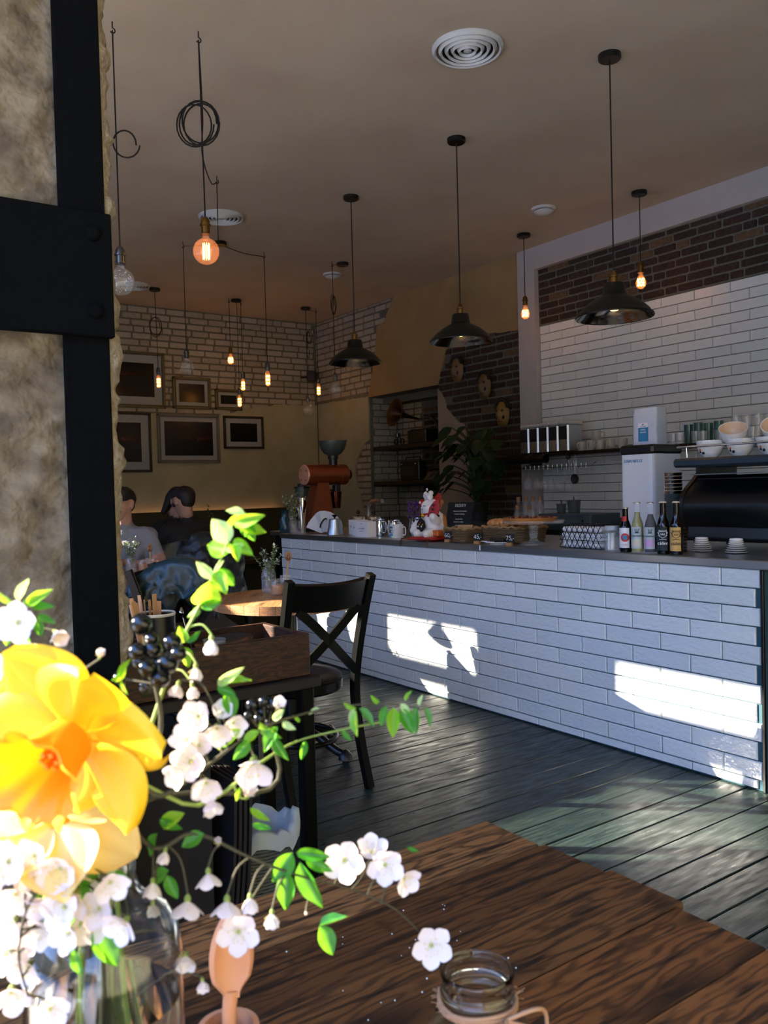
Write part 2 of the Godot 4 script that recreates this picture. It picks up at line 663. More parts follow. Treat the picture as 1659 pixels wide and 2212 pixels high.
	var g := mat("clear_glass", "#eef6f5", 0.03, 0.0, {"transparency": BaseMaterial3D.TRANSPARENCY_ALPHA})
	g.albedo_color.a = 0.10
	g = mat("green_glass", "#3f7d74", 0.04, 0.0, {"transparency": BaseMaterial3D.TRANSPARENCY_ALPHA})
	g.albedo_color.a = 0.55
	g = mat("blue_glass", "#1d4a5c", 0.05, 0.0, {"transparency": BaseMaterial3D.TRANSPARENCY_ALPHA})
	g.albedo_color.a = 0.75
	g = mat("amber_glass", "#f6c6a6", 0.03, 0.0, {"transparency": BaseMaterial3D.TRANSPARENCY_ALPHA})
	g.albedo_color.a = 0.12
	g = mat("window_glass", "#ffffff", 0.0, 0.0, {"transparency": BaseMaterial3D.TRANSPARENCY_ALPHA})
	g.albedo_color.a = 0.04
	g = mat("frost_glass", "#46534f", 0.3, 0.0, {"transparency": BaseMaterial3D.TRANSPARENCY_ALPHA})
	g.albedo_color.a = 0.75
	g = mat("solid_glass", "#f4faf8", 0.0, 0.0, {"refraction_enabled": true, "refraction_scale": 0.05, "transparency": BaseMaterial3D.TRANSPARENCY_ALPHA})
	g.albedo_color.a = 0.0
	g = mat("water", "#f2f7ef", 0.0, 0.0, {"refraction_enabled": true, "refraction_scale": 0.033, "transparency": BaseMaterial3D.TRANSPARENCY_ALPHA})
	g.albedo_color.a = 0.0
	mat("filament", "#ffb35c", 0.5, 0.0, {"emission_enabled": true, "emission": Color("#ffb050"), "emission_energy_multiplier": 9.0})
	mat("filament_dim", "#ffcf8a", 0.5, 0.0, {"emission_enabled": true, "emission": Color("#ffc36a"), "emission_energy_multiplier": 4.0})
	mat("led_strip", "#ffd9b0", 0.5, 0.0, {"emission_enabled": true, "emission": Color("#ffb27a"), "emission_energy_multiplier": 2.5})
	mat("black_wood", "#060707", 0.32, 0.0, {"metallic_specular": 0.35})
	mat("black_leather", "#0f1211", 0.42)
	mat("olive_paint", "#3a3720", 0.7)
	mat("white_ceramic", "#e8e6e0", 0.16)
	mat("cream_ceramic", "#e4c4a2", 0.15)
	mat("print_blue", "#2d7fa8", 0.5)
	mat("ink_black", "#101314", 0.6)
	mat("ink_red", "#c6302a", 0.5)
	mat("chalk", "#e9eceb", 0.9)
	mat("chalkboard", "#14191b", 0.85)
	mat("paper_white", "#e9e9ea", 0.8)
	mat("kraft", "#b08a63", 0.85)
	mat("black_plastic", "#070809", 0.35)
	mat("dark_paint", "#0b0e0f", 0.35)

# ---------------------------------------------------------------- room shell
var brick_mesh := []

func ragged(a: Vector2, b: Vector2, amp: float, step: float, f: FastNoiseLite) -> Array:
	var out := []
	var m := maxi(int(a.distance_to(b) / step), 1)
	var nrm := (b - a).orthogonal().normalized()
	for i in m:
		var p := a.lerp(b, float(i) / m)
		out.append(p + nrm * f.get_noise_2d(p.x * 400.0, p.y * 400.0) * amp * (0.0 if i == 0 else 1.0))
	return out

# bricks on a plane: origin o, axes ua, va, outward na; keep(u, v) says where bricks show
func bricks(parent: Node, o: Vector3, ua: Vector3, va: Vector3, na: Vector3, w: float, h: float, pu: float, pv: float, keep: Callable, mats: Array, proud: float, joint := 0.014, odd := 0.12) -> void:
	var rows := int(ceil(h / pv))
	var b := Basis(ua, va, na)
	for r in rows:
		var cu := -pu * (0.5 if r % 2 else 0.0) + rng.randf_range(-0.02, 0.02)
		while cu < w:
			var l := pu * (0.52 if rng.randf() < 0.16 else rng.randf_range(0.94, 1.05))
			var a := maxf(cu, 0.0)
			var e := minf(cu + l, w)
			cu += l
			if e - a < 0.035: continue
			var vh := minf(pv, h - r * pv)
			if vh < 0.025: continue
			var c := Vector2((a + e) * 0.5, r * pv + vh * 0.5)
			if not keep.call(c.x, c.y): continue
			var s := Vector3((e - a - joint), vh - joint, 0.03)
			var m: Mesh = brick_mesh[rng.randi() % brick_mesh.size()]
			var mt: Material = mats[0] if rng.randf() < 0.5 else mats[1]
			if rng.randf() < odd: mt = mats[2]
			var bb := Basis(b.x * s.x, b.y * s.y, b.z * s.z) * Basis(Vector3.BACK, rng.randf_range(-0.006, 0.006))
			inst("brick", m, parent, Transform3D(bb, o + ua * c.x + va * c.y + na * (proud - 0.015 + rng.randf_range(-0.002, 0.003))), mt)

func tiles(parent: Node, o: Vector3, ua: Vector3, va: Vector3, na: Vector3, w: float, h: float, shift: float, m: Mesh) -> void:
	var b := Basis(ua, va, na)
	var rows := int(ceil(h / 0.077))
	for r in rows:
		var v1 := h - r * 0.077
		var v0 := maxf(v1 - 0.077, 0.0)
		if v1 - v0 < 0.02: continue
		var cu := shift - 0.302 * (1.5 if r % 2 else 1.0)
		while cu < w:
			var a := maxf(cu, 0.0)
			var e := minf(cu + 0.302, w)
			cu += 0.302
			if e - a < 0.02: continue
			var s := Vector3((e - a - 0.0048) / 0.2985, (v1 - v0 - 0.0048) / 0.0735, 1.0)
			var tilt := Basis.from_euler(Vector3(rng.randf_range(-0.006, 0.006), rng.randf_range(-0.004, 0.004), 0))
			inst("tile", m, parent, Transform3D(b * tilt * Basis.from_scale(s), o + ua * (a + e) * 0.5 + va * (v0 + v1) * 0.5), M["tile_glaze_%d" % (rng.randi() % 3)])

func slab(lo: Vector3, hi: Vector3) -> Geo:
	var g := Geo.new()
	g.box((lo + hi) * 0.5, hi - lo)
	return g

func build_shell() -> void:
	# uneven bricks, unit sized, with soft arrises
	for k in 3:
		var g := Geo.new()
		g.box(Vector3.ZERO, Vector3.ONE, 0.07)
		for i in g.v.size():
			var p := g.v[i]
			var h := sin(p.x * 12.9 + p.y * 78.2 + k * 3.7) * 43758.5
			h -= floor(h)
			g.v[i] = p * (1.0 - 0.035 * h)
		brick_mesh.append(g.mesh(null))
	# floor: a dark bed with boards laid across it
	var fl := struct("floor", slab(Vector3(-0.75, -0.2, -9.7), Vector3(5.9, -0.03, 2.15)), M["gap_black"], "dark grey worn wooden board floor", "floor")
	var z := 2.0
	var plank := Geo.new()
	plank.box(Vector3.ZERO, Vector3.ONE * 1.0, 0.0)
	var nb := 0
	while z > -9.5:
		var w := 0.118 + 0.022 * rng.randf()
		var cuts := [-0.6, rng.randf_range(0.2, 1.0) if nb % 2 else rng.randf_range(3.6, 5.2), 5.72]
		for q in 2:
			var l: float = cuts[q + 1] - cuts[q] - 0.003
			var g := Geo.new()
			g.box(Vector3.ZERO, Vector3(l, 0.03, w - (0.007 if nb % 3 == 0 else 0.003)), 0.0025)
			var o := part("plank", g, M["floor_board_%d" % (rng.randi() % 4)], fl, xf(Vector3((cuts[q] + cuts[q + 1]) * 0.5, -0.015 + rng.randf_range(-0.0008, 0.0008), z - w * 0.5)))
			o.rotation.x = rng.randf_range(-0.006, 0.006)
		z -= w
		nb += 1
	var ce := struct("ceiling", slab(Vector3(-0.75, 3.44, -9.7), Vector3(5.9, 3.6, 2.15)), M["ceiling_plaster"], "brown grey smooth plaster ceiling", "ceiling")
	# ---- back wall with white painted brick at the top and cream plaster over the rest
	var bw := struct("wall_back", slab(Vector3(-0.75, -0.2, -9.75), Vector3(6.3, 3.44, -9.575)), M["pale_mortar"], "cream plaster back wall with painted brick along its top")
	var f := noise(0.03, 3, 5)
	var edge := [Vector2(-0.75, 2.18), Vector2(3.6, 2.2), Vector2(4.25, 2.19), Vector2(4.55, 2.24), Vector2(4.62, 2.3), Vector2(4.95, 2.31), Vector2(5.1, 2.36), Vector2(5.734, 2.37)]
	var poly := [Vector2(-0.75, 0.0), Vector2(5.72, 0.0)]
	for i in range(edge.size() - 1, 0, -1):
		poly.append_array(ragged(edge[i], edge[i - 1], 0.02, 0.035, f))
	poly.append(edge[0])
	var pg := Geo.new()
	pg.prism(poly, 0.022, xf(Vector3(0, 0, -9.575)))
	part("plaster", pg, M["cream_plaster"], bw)
	var low := func(u, v): 
		var xx: float = u + 2.6
		for i in edge.size() - 1:
			if xx >= edge[i].x and xx <= edge[i + 1].x:
				return v + 2.13 > lerpf(edge[i].y, edge[i + 1].y, (xx - edge[i].x) / (edge[i + 1].x - edge[i].x)) - 0.01
		return true
	bricks(bw, Vector3(2.6, 2.13, -9.575), Vector3.RIGHT, Vector3.UP, Vector3.BACK, 3.12, 1.31, 0.232, 0.0765, low, [M["white_brick_0"], M["white_brick_1"], M["white_brick_2"]], 0.016, 0.02, 0.3)
	# ---- right wall: slab pieces around the alcove
	var rw := struct("wall_right", slab(Vector3(5.755, -0.2, -9.6), Vector3(5.9, 3.44, -8.36)), M["pale_mortar"], "right wall of tan plaster with patches of bare brick")
	part("wall_over_alcove", slab(Vector3(5.755, 2.35, -8.36), Vector3(6.3, 3.44, -7.04)), M["grey_mortar"], rw)
	part("wall_under_alcove", slab(Vector3(5.755, -0.2, -8.36), Vector3(6.3, 0.9, -7.04)), M["grey_mortar"], rw)
	part("wall_beside_alcove", slab(Vector3(5.755, -0.2, -7.04), Vector3(6.3, 3.44, -5.77)), M["grey_mortar"], rw)
	# coordinates below are (z, y); the prism's x runs along +z when turned by -90 degrees
	var onwall := Transform3D(Basis(Vector3(0, 0, 1), Vector3(0, 1, 0), Vector3(-1, 0, 0)), Vector3(5.755, 0, 0))
	var p1 := [Vector2(-9.56, 0.0), Vector2(-8.36, 0.0), Vector2(-8.36, 1.0)]
	p1.append_array([Vector2(-8.55, 1.02), Vector2(-8.58, 1.15), Vector2(-8.6, 1.22), Vector2(-8.66, 1.3), Vector2(-8.67, 1.36), Vector2(-8.69, 1.45), Vector2(-8.67, 1.54), Vector2(-8.64, 1.62), Vector2(-8.56, 1.7), Vector2(-8.52, 1.76), Vector2(-8.43, 1.82), Vector2(-8.36, 1.84)])
	p1.append_array([Vector2(-8.36, 2.33)])
	p1.append_array(ragged(Vector2(-8.36, 2.36), Vector2(-9.56, 2.38), 0.02, 0.035, f))
	pg = Geo.new(); pg.prism(p1, 0.022, onwall)
	part("plaster", pg, M["cream_plaster"], rw)
	var p2 := [Vector2(-8.36, 2.35), Vector2(-7.04, 2.35)]
	p2.append_array(ragged(Vector2(-7.035, 2.36), Vector2(-6.87, 2.74), 0.02, 0.03, f))
	p2.append_array(ragged(Vector2(-6.87, 2.76), Vector2(-6.5, 2.73), 0.02, 0.03, f))
	p2.append_array(ragged(Vector2(-6.5, 2.73), Vector2(-6.2, 2.77), 0.02, 0.03, f))
	p2.append_array(ragged(Vector2(-6.2, 2.76), Vector2(-5.77, 2.72), 0.015, 0.03, f))
	p2.append_array([Vector2(-5.77, 3.44)])
	p2.append_array([Vector2(-7.80, 3.44)])
	p2.append_array(ragged(Vector2(-7.82, 3.41), Vector2(-8.0, 3.18), 0.02, 0.03, f))
	p2.append_array(ragged(Vector2(-8.14, 3.16), Vector2(-8.2, 2.77), 0.015, 0.04, f))
	p2.append_array(ragged(Vector2(-8.22, 2.76), Vector2(-8.34, 2.4), 0.015, 0.04, f))
	pg = Geo.new(); pg.prism(p2, 0.022, onwall)
	part("plaster", pg, M["tan_plaster"], rw)
	var p3 := [Vector2(-7.04, 0.0), Vector2(-6.3, 0.0)]
	p3.append_array(ragged(Vector2(-6.32, 0.1), Vector2(-6.62, 1.86), 0.02, 0.05, f))
	p3.append_array(ragged(Vector2(-6.63, 1.9), Vector2(-6.76, 1.94), 0.02, 0.03, f))
	p3.append_array(ragged(Vector2(-6.77, 1.96), Vector2(-6.93, 2.14), 0.02, 0.03, f))
	p3.append_array([Vector2(-6.97, 2.25), Vector2(-7.04, 2.31)])
	pg = Geo.new(); pg.prism(p3, 0.022, onwall)
	part("plaster", pg, M["rose_plaster"], rw)
	var w3 := [M["white_brick_0"], M["white_brick_1"], M["white_brick_2"]]
	var d3 := [M["dark_brick_0"], M["dark_brick_1"], M["dark_brick_2"]]
	var keep_a := func(u, v): 
		var zz: float = u - 9.56
		var yy: float = v + 2.33
		if yy < 2.38 + 0.02: return false
		return zz < (-7.98 if yy > 3.17 else (-8.16 if yy > 2.77 else -8.26)) + (0.12 if yy > 3.3 else 0.0)
	bricks(rw, Vector3(5.755, 2.33, -9.56), Vector3.BACK, Vector3.UP, Vector3.LEFT, 1.75, 1.11, 0.232, 0.0765, keep_a, w3, 0.016, 0.02, 0.3)
	var keep_b := func(u, v): return true
	bricks(rw, Vector3(5.755, 0.96, -8.66), Vector3.BACK, Vector3.UP, Vector3.LEFT, 0.3, 0.86, 0.21, 0.0765, func(u, v): return not (v > 0.66 and u < 0.1) and not (v < 0.25 and u < 0.08), w3, 0.016, 0.02, 0.3)
	var keep_c := func(u, v):
		var zz: float = u - 7.04
		var yy: float = v + 0.95
		if yy > 2.35: return yy < 2.75 and zz > -7.03 + (yy - 2.35) * 0.4
		if yy > 1.93: return zz > -7.0 + (2.3 - yy) * 0.72
		return zz > -6.66 + (1.9 - yy) * 0.15
	bricks(rw, Vector3(5.755, 0.95, -7.04), Vector3.BACK, Vector3.UP, Vector3.LEFT, 1.27, 1.82, 0.225, 0.0735, keep_c, d3, 0.014, 0.02, 0.08)
	# ---- alcove
	var al := struct("wall_alcove", slab(Vector3(6.16, 0.9, -8.5), Vector3(6.3, 2.45, -6.9)), M["grey_mortar"], "shadowed brick alcove sunk in the right wall")
	part("side_wall", slab(Vector3(5.78, 0.9, -8.5), Vector3(6.16, 2.45, -8.36)), M["grey_mortar"], al)
	part("side_wall", slab(Vector3(5.90, 0.9, -7.04), Vector3(6.3, 2.45, -6.9)), M["grey_mortar"], al)
	bricks(al, Vector3(5.79, 0.9, -8.36), Vector3.RIGHT, Vector3.UP, Vector3.BACK, 0.36, 1.45, 0.225, 0.0765, keep_b, w3, 0.006, 0.012, 0.3)
	bricks(al, Vector3(6.16, 0.9, -8.36), Vector3.BACK, Vector3.UP, Vector3.LEFT, 0.5, 1.38, 0.225, 0.0765, keep_b, w3, 0.008, 0.016, 0.3)
	bricks(al, Vector3(6.16, 0.9, -7.84), Vector3.BACK, Vector3.UP, Vector3.LEFT, 0.78, 1.30, 0.225, 0.0765, keep_b, d3, 0.008, 0.024, 0.1)
	part("lintel", slab(Vector3(5.95, 2.27, -8.36), Vector3(6.16, 2.35, -7.04)), M["grey_mortar"], al)
	# ---- bar wall: white frame around a sunk panel of brick over tile
	var ba := struct("wall_bar", slab(Vector3(5.765, -0.2, -5.77), Vector3(6.0, 3.44, 2.15)), M["wall_grout"], "bar wall of glazed white tile under a band of dark brick")
	part("frame", slab(Vector3(5.70, -0.05, -5.77), Vector3(5.78, 3.44, -5.55)), M["frame_paint"], ba)
	part("frame", slab(Vector3(5.70, 3.235, -5.55), Vector3(5.78, 3.44, 2.1)), M["frame_paint"], ba)
	part("mortar_bed", slab(Vector3(5.752, 2.715, -5.55), Vector3(5.78, 3.235, 2.1)), M["grey_mortar"], ba)
	bricks(ba, Vector3(5.752, 2.72, -5.545), Vector3.BACK, Vector3.UP, Vector3.LEFT, 3.6, 0.515, 0.225, 0.0665, keep_b, d3, 0.012, 0.016, 0.09)
	var tg := tile_geo(M["tile_glaze_0"])
	tiles(ba, Vector3(5.758, 0.95, -5.545), Vector3.BACK, Vector3.UP, Vector3.LEFT, 3.1, 1.765, 0.117, tg)
	part("tile_backing", slab(Vector3(5.752, 0.9, -2.445), Vector3(5.78, 2.715, 2.1)), M["tile_glaze_1"], ba)
	# ---- left wall with its windows, front wall, unseen awning
	left_wall()
	# ---- stone pier with iron straps
	build_pier()

func tile_geo(m: Material) -> Mesh:
	# glazed face with a pillowed edge
	var g := Geo.new()
	var w := 0.2985 * 0.5
	var h := 0.0735 * 0.5
	var e := 0.004
	g.flat([Vector3(-w + e, -h + e, 0.004), Vector3(w - e, -h + e, 0.004), Vector3(w - e, h - e, 0.004), Vector3(-w + e, h - e, 0.004)], Vector3(0, 0, 1))
	for q in [[Vector3(-w, -h, 0), Vector3(w, -h, 0), Vector3(w - e, -h + e, 0.004), Vector3(-w + e, -h + e, 0.004), Vector3(0, -0.7, 0.7)],
			[Vector3(-w, h, 0), Vector3(w, h, 0), Vector3(w - e, h - e, 0.004), Vector3(-w + e, h - e, 0.004), Vector3(0, 0.7, 0.7)],
			[Vector3(-w, -h, 0), Vector3(-w, h, 0), Vector3(-w + e, h - e, 0.004), Vector3(-w + e, -h + e, 0.004), Vector3(-0.7, 0, 0.7)],
			[Vector3(w, -h, 0), Vector3(w, h, 0), Vector3(w - e, h - e, 0.004), Vector3(w - e, -h + e, 0.004), Vector3(0.7, 0, 0.7)]]:
		g.flat(q.slice(0, 4), q[4])
	for q in [[Vector3(-w, -h, 0), Vector3(w, -h, 0), Vector3(w, -h, -0.007), Vector3(-w, -h, -0.007), Vector3(0, -1, 0)],
			[Vector3(-w, h, 0), Vector3(w, h, 0), Vector3(w, h, -0.007), Vector3(-w, h, -0.007), Vector3(0, 1, 0)],
			[Vector3(-w, -h, 0), Vector3(-w, h, 0), Vector3(-w, h, -0.007), Vector3(-w, -h, -0.007), Vector3(-1, 0, 0)],
			[Vector3(w, -h, 0), Vector3(w, h, 0), Vector3(w, h, -0.007), Vector3(w, -h, -0.007), Vector3(1, 0, 0)]]:
		g.flat(q.slice(0, 4), q[4])
	return g.mesh(m)

func left_wall() -> void:
	# openings: z from, z to, then pairs of heights
	var open := [[-8.77, -7.93, [[1.85, 2.19], [2.25, 2.56]]], [-7.68, -6.73, [[1.85, 2.19], [2.25, 2.56]]],
		[-5.85, -4.2, [[1.2, 2.17], [2.28, 2.53]]], [-3.5, -2.35, [[0.1, 3.2]]], [-1.35, 1.9, [[0.2, 3.1]]]]
	var g := Geo.new()
	var z := -9.7
	for o in open:
		g.put(slab(Vector3(-0.75, -0.2, z), Vector3(-0.6, 3.44, o[0])), Transform3D.IDENTITY)
		var y := -0.2
		for h in o[2]:
			g.put(slab(Vector3(-0.75, y, o[0]), Vector3(-0.6, h[0], o[1])), Transform3D.IDENTITY)
			y = h[1]
		g.put(slab(Vector3(-0.75, y, o[0]), Vector3(-0.6, 3.44, o[1])), Transform3D.IDENTITY)
		z = o[1]
	g.put(slab(Vector3(-0.75, -0.2, z), Vector3(-0.6, 3.44, 2.15)), Transform3D.IDENTITY)
	struct("wall_left", g, M["cream_plaster"], "cream plaster wall with tall unseen windows behind the camera's left")
	var wn := 1  # unseen windows, placed to cast the sun patches and light the ceiling
	for o in open:
		for h in o[2]:
			var fr := Geo.new()
			var yc: float = (h[0] + h[1]) * 0.5
			var zc: float = (o[0] + o[1]) * 0.5
			fr.box(Vector3(-0.68, h[0] + 0.012, zc), Vector3(0.05, 0.024, o[1] - o[0]), 0.003)
			fr.box(Vector3(-0.68, h[1] - 0.012, zc), Vector3(0.05, 0.024, o[1] - o[0]), 0.003)
			fr.box(Vector3(-0.68, yc, o[0] + 0.012), Vector3(0.05, h[1] - h[0], 0.024), 0.003)
			fr.box(Vector3(-0.68, yc, o[1] - 0.012), Vector3(0.05, h[1] - h[0], 0.024), 0.003)
			var w := struct("window_%d" % wn, fr, M["iron_black"], "%s unseen dark framed window of the left wall from the back" % NTH[wn - 1], "window")
			part("pane", slab(Vector3(-0.682, h[0] + 0.024, o[0] + 0.024), Vector3(-0.678, h[1] - 0.024, o[1] - 0.024)), M["window_glass"], w)
			wn += 1
	# wall behind the camera with a wide window
	struct("wall_front", slab(Vector3(-0.75, -0.2, 2.0), Vector3(5.9, 3.44, 2.15)), M["cream_plaster"], "plain cream plaster wall behind the camera")
	# street side, unseen: pale paving for bounce light, canopy that shades the lower panes
	rough_mat("paving", ["#c9c7c2", "#d8d6d1"], 0.02, 0.4, 0.9, 0.0, 0.02, 81)
	# added houses across the street, out of view, to darken the bar wall
	rough_mat("render_grey", ["#6b655c", "#7a746a"], 0.02, 0.3, 0.9, 0.0, 0.02, 85)
	g = slab(Vector3(-26, -0.2, -45), Vector3(-20, 7.2, 40))
	struct("wall_added_opposite", g, M["render_grey"], "added row of grey house fronts across the street, out of view", "added_houses")
	rough_mat("canvas", ["#4a4f4c", "#565b57"], 0.02, 1.0, 0.9, 0.0, 0.02, 83)
	g = slab(Vector3(-40, -0.35, -40), Vector3(-0.75, -0.2, 40))
	g.put(slab(Vector3(-0.75, -0.35, 2.15), Vector3(40, -0.2, 40)), Transform3D.IDENTITY)
	struct("floor_street", g, M["paving"], "unseen pale street paving outside the windows", "paving")
	g = Geo.new()
	g.prism([Vector2(-0.75, -13.0), Vector2(-0.75, -7.56), Vector2(-1.1, -7.56), Vector2(-0.75, -6.85), Vector2(-0.75, -5.79), Vector2(-2.75, -5.79), Vector2(-2.75, -13.0)], 0.03, Transform3D(Basis(Vector3.RIGHT, PI / 2), Vector3(0, 2.27, 0)))
	struct("trim_unseen_canopy", g, M["canvas"], "unseen dark canopy fixed outside over the left windows", "canopy")  # unseen canopy, cut to shape the sun patches on the counter

func build_pier() -> void:
	# rough stone pier from the left wall to x = 0.6, front face near z = -1.8
	var root := Node3D.new()
	root.name = "wall_pier"
	add_child(root)
	root.set_meta("kind", "structure")
	tag(root, "rough stone pier bound with black riveted iron straps", "pillar")
	var f := noise(1.0, 5, 91)
	var f2 := noise(1.0, 4, 97)
	var g := Geo.new()
	# front face as a displaced sheet
	var rows := []
	var nx := 60
	var ny := 170
	for i in nx + 1:
		var row := []
		for j in ny + 1:
			var x := -0.6 + (1.155) * i / nx
			var y := 3.44 * j / ny
			var d := f.get_noise_2d(x * 9.0, y * 7.0) * 0.022 + f2.get_noise_2d(x * 40.0, y * 40.0) * 0.008
			row.append(Vector3(x, y, -1.83 + d))
		rows.append(row)
	g.sheet(rows)
	part("stone_face", g, M["stone"], root)
	g = Geo.new()
	g.box(Vector3(-0.03, 1.72, -2.11), Vector3(1.14, 3.44, 0.46))
	part("core", g, M["stone"], root)
	# ragged broken edge right of the iron, paler to stand for light on it
	g = Geo.new()
	rows = []
	for i in 15:
		var row := []
		for j in 261:
			var y := 3.44 * j / 260.0
			var a := -0.35 + PI * 0.62 * i / 14.0
			var r := 0.034 + f.get_noise_2d(3.0, y * 9.0) * 0.012 + f2.get_noise_2d(a * 9.0, y * 55.0) * 0.007 + (0.012 if f.get_noise_2d(17.0, y * 5.5) > 0.12 else 0.0)
			row.append(Vector3(0.562 + sin(a) * r * 0.95, y, -1.835 + cos(a) * r * 0.8))
		rows.append(row)
	g.sheet(rows)
	part("stone_edge", g, M["stone_lit"], root)
	g = Geo.new()
	g.box(Vector3(0.523, 1.72, -1.798), Vector3(0.092, 3.44, 0.02), 0.003)
	part("upright_strap", g, M["iron_black"], root)
	g = Geo.new()
	g.box(Vector3(-0.01, 1.706, -1.778), Vector3(1.17, 0.257, 0.02), 0.003)
	var st := part("cross_strap", g, M["iron_black"], root)
	for y in [1.79, 1.63]:
		g = Geo.new()
		var pr := [Vector2(0, 0.012)]
		for i in range(1, 7):
			var a := PI / 2 * i / 6
			pr.append(Vector2(0.018 * sin(a), 0.012 * cos(a)))
		g.lathe(pr, 16, Transform3D(Basis(Vector3.RIGHT, PI / 2), Vector3(0.535, y, -1.768)), 60.0)
		part("rivet", g, M["iron_black"], st)

# ---------------------------------------------------------------- bar counter
func build_bar() -> void:
	var t := thing("bar_counter", "long bar counter faced with white glazed brick tiles", "counter", Vector3.ZERO)
	part("body", slab(Vector3(3.136, 0.0, -5.80), Vector3(3.95, 0.889, -1.84)), M["grout"], t)
	var tg := tile_geo(M["tile_glaze_0"])
	tiles(t, Vector3(3.13, 0.005, -5.805), Vector3.BACK, Vector3.UP, Vector3.LEFT, 3.95, 0.884, 0.155, tg)
	var g := Geo.new()
	g.box(Vector3(3.55, 0.907, -4.65), Vector3(0.87, 0.036, 2.32), 0.004)
	part("worktop", g, M["counter_steel"], t)
	g = Geo.new()
	g.box(Vector3(3.55, 0.907, -2.439), Vector3(0.87, 0.036, 2.098), 0.004)
	part("worktop", g, M["counter_steel"], t)
	g = Geo.new()
	g.box(Vector3(3.62, 0.907, -6.03), Vector3(0.72, 0.036, 0.436), 0.004)
	part("worktop", g, M["counter_steel"], t)
	part("return_body", slab(Vector3(3.3, 0.0, -6.22), Vector3(3.95, 0.888, -5.80)), M["dark_paint"], t)
	part("end_body", slab(Vector3(3.17, 0.0, -1.84), Vector3(3.95, 0.888, -1.42)), M["dark_paint"], t)
	g = Geo.new()
	g.box(Vector3(3.127, 0.443, -1.845), Vector3(0.012, 0.886, 0.012), 0.002)
	part("corner_trim", g, M["black_plastic"], t)

# ---------------------------------------------------------------- lamps and ceiling fittings
func canopy_geo() -> Geo:
	var g := Geo.new()
	g.lathe([Vector2(0, -0.028), Vector2(0.052, -0.028), Vector2(0.058, -0.022), Vector2(0.058, 0.0)], 24)
	return g

func glow(parent: Node3D, p: Vector3, e: float) -> void:
	var l := OmniLight3D.new()
	l.name = "bulb_light"
	l.light_color = Color(1.0, 0.68, 0.36)
	l.light_energy = e
	l.light_size = 0.03
	l.omni_range = 14.0
	l.omni_attenuation = 2.0
	l.shadow_enabled = true
	parent.add_child(l, true)
	l.position = p

func socket_geo() -> Geo:
	var g := Geo.new()
	g.lathe([Vector2(0.005, 0.085), Vector2(0.012, 0.08), Vector2(0.021, 0.066), Vector2(0.021, 0.05), Vector2(0.026, 0.048), Vector2(0.026, 0.04), Vector2(0.021, 0.038), Vector2(0.021, 0.004), Vector2(0.024, 0.0), Vector2(0.0, 0.0)], 16)
	return g

# a bulb hanging below p (p is the end of the cord); kinds: tube, globe, pear, star
func bulb(parent: Node3D, p: Vector3, kind: String, lit: bool) -> void:
	var s := part("socket", socket_geo(), M["brass"] if kind in ["pear", "globe"] else M["steel_dark"], parent, xf(p - Vector3(0, 0.085, 0)))
	var b := p - Vector3(0, 0.085, 0)
	var g := Geo.new()
	var fil := Geo.new()
	if kind == "tube":
		var pr := [Vector2(0.014, 0.0), Vector2(0.016, -0.012), Vector2(0.022, -0.03), Vector2(0.0275, -0.05), Vector2(0.0235, -0.066), Vector2(0.0275, -0.085), Vector2(0.023, -0.103), Vector2(0.024, -0.118), Vector2(0.014, -0.135), Vector2(0.0, -0.14)]
		g.lathe(pr, 14, Transform3D.IDENTITY, 70)
		for i in 3:
			for j in 6:
				var a := TAU * j / 6.0 + i * 0.5
				fil.tube([Vector3(cos(a) * 0.015, -0.038 - i * 0.032, sin(a) * 0.015), Vector3(cos(a + 0.6) * 0.016, -0.058 - i * 0.032, sin(a + 0.6) * 0.016)], 0.0034, 5)
	elif kind == "pear":
		g.lathe([Vector2(0.014, 0.0), Vector2(0.017, -0.015), Vector2(0.032, -0.045), Vector2(0.041, -0.075), Vector2(0.035, -0.1), Vector2(0.018, -0.116), Vector2(0.0, -0.12)], 16, Transform3D.IDENTITY, 70)
		for i in 3:
			for j in 7:
				var a := TAU * j / 7.0 + i * 0.4
				fil.tube([Vector3(cos(a) * 0.022, -0.042 - i * 0.02, sin(a) * 0.022), Vector3(cos(a + 0.5) * 0.025, -0.056 - i * 0.02, sin(a + 0.5) * 0.025)], 0.0038, 5)
	else:
		var r := 0.0625
		var pr := [Vector2(0.015, 0.0), Vector2(0.017, -0.018)]
		for i in range(3, 21):
			var a := PI * i / 20.0
			pr.append(Vector2(sin(a) * r if i < 20 else 0.0, -0.08 + cos(a) * r))
		g.lathe(pr, 24, Transform3D.IDENTITY, 70)
		if kind == "globe":
			for j in 10:
				var a := TAU * j / 10.0
				var x := Vector3(cos(a) * 0.016, 0, sin(a) * 0.016)
				fil.tube([x + Vector3(0, -0.043, 0), x + Vector3(0, -0.118, 0)], 0.0017, 5)
		else:
			var r2 := RandomNumberGenerator.new()
			r2.seed = int(p.x * 100.0)
			for j in 34:
				var d := Vector3(r2.randfn(), r2.randfn(), r2.randfn()).normalized() * 0.052
				fil.ball(d + Vector3(0, -0.08, 0), 0.003, 6)
	var o := part("bulb", g, M["amber_glass"] if lit and kind != "star" else M["clear_glass"], parent, xf(b))
	part("filament", fil, M["filament"] if lit else M["chrome"], o)
	if lit:
		glow(parent, b + Vector3(0, -0.075, 0), 0.004)

func cord(parent: Node3D, pts: Array, r := 0.0035) -> void:
	var g := Geo.new()
	g.tube(pts, r, 6)
	part("cord", g, M["cord_black"], parent)

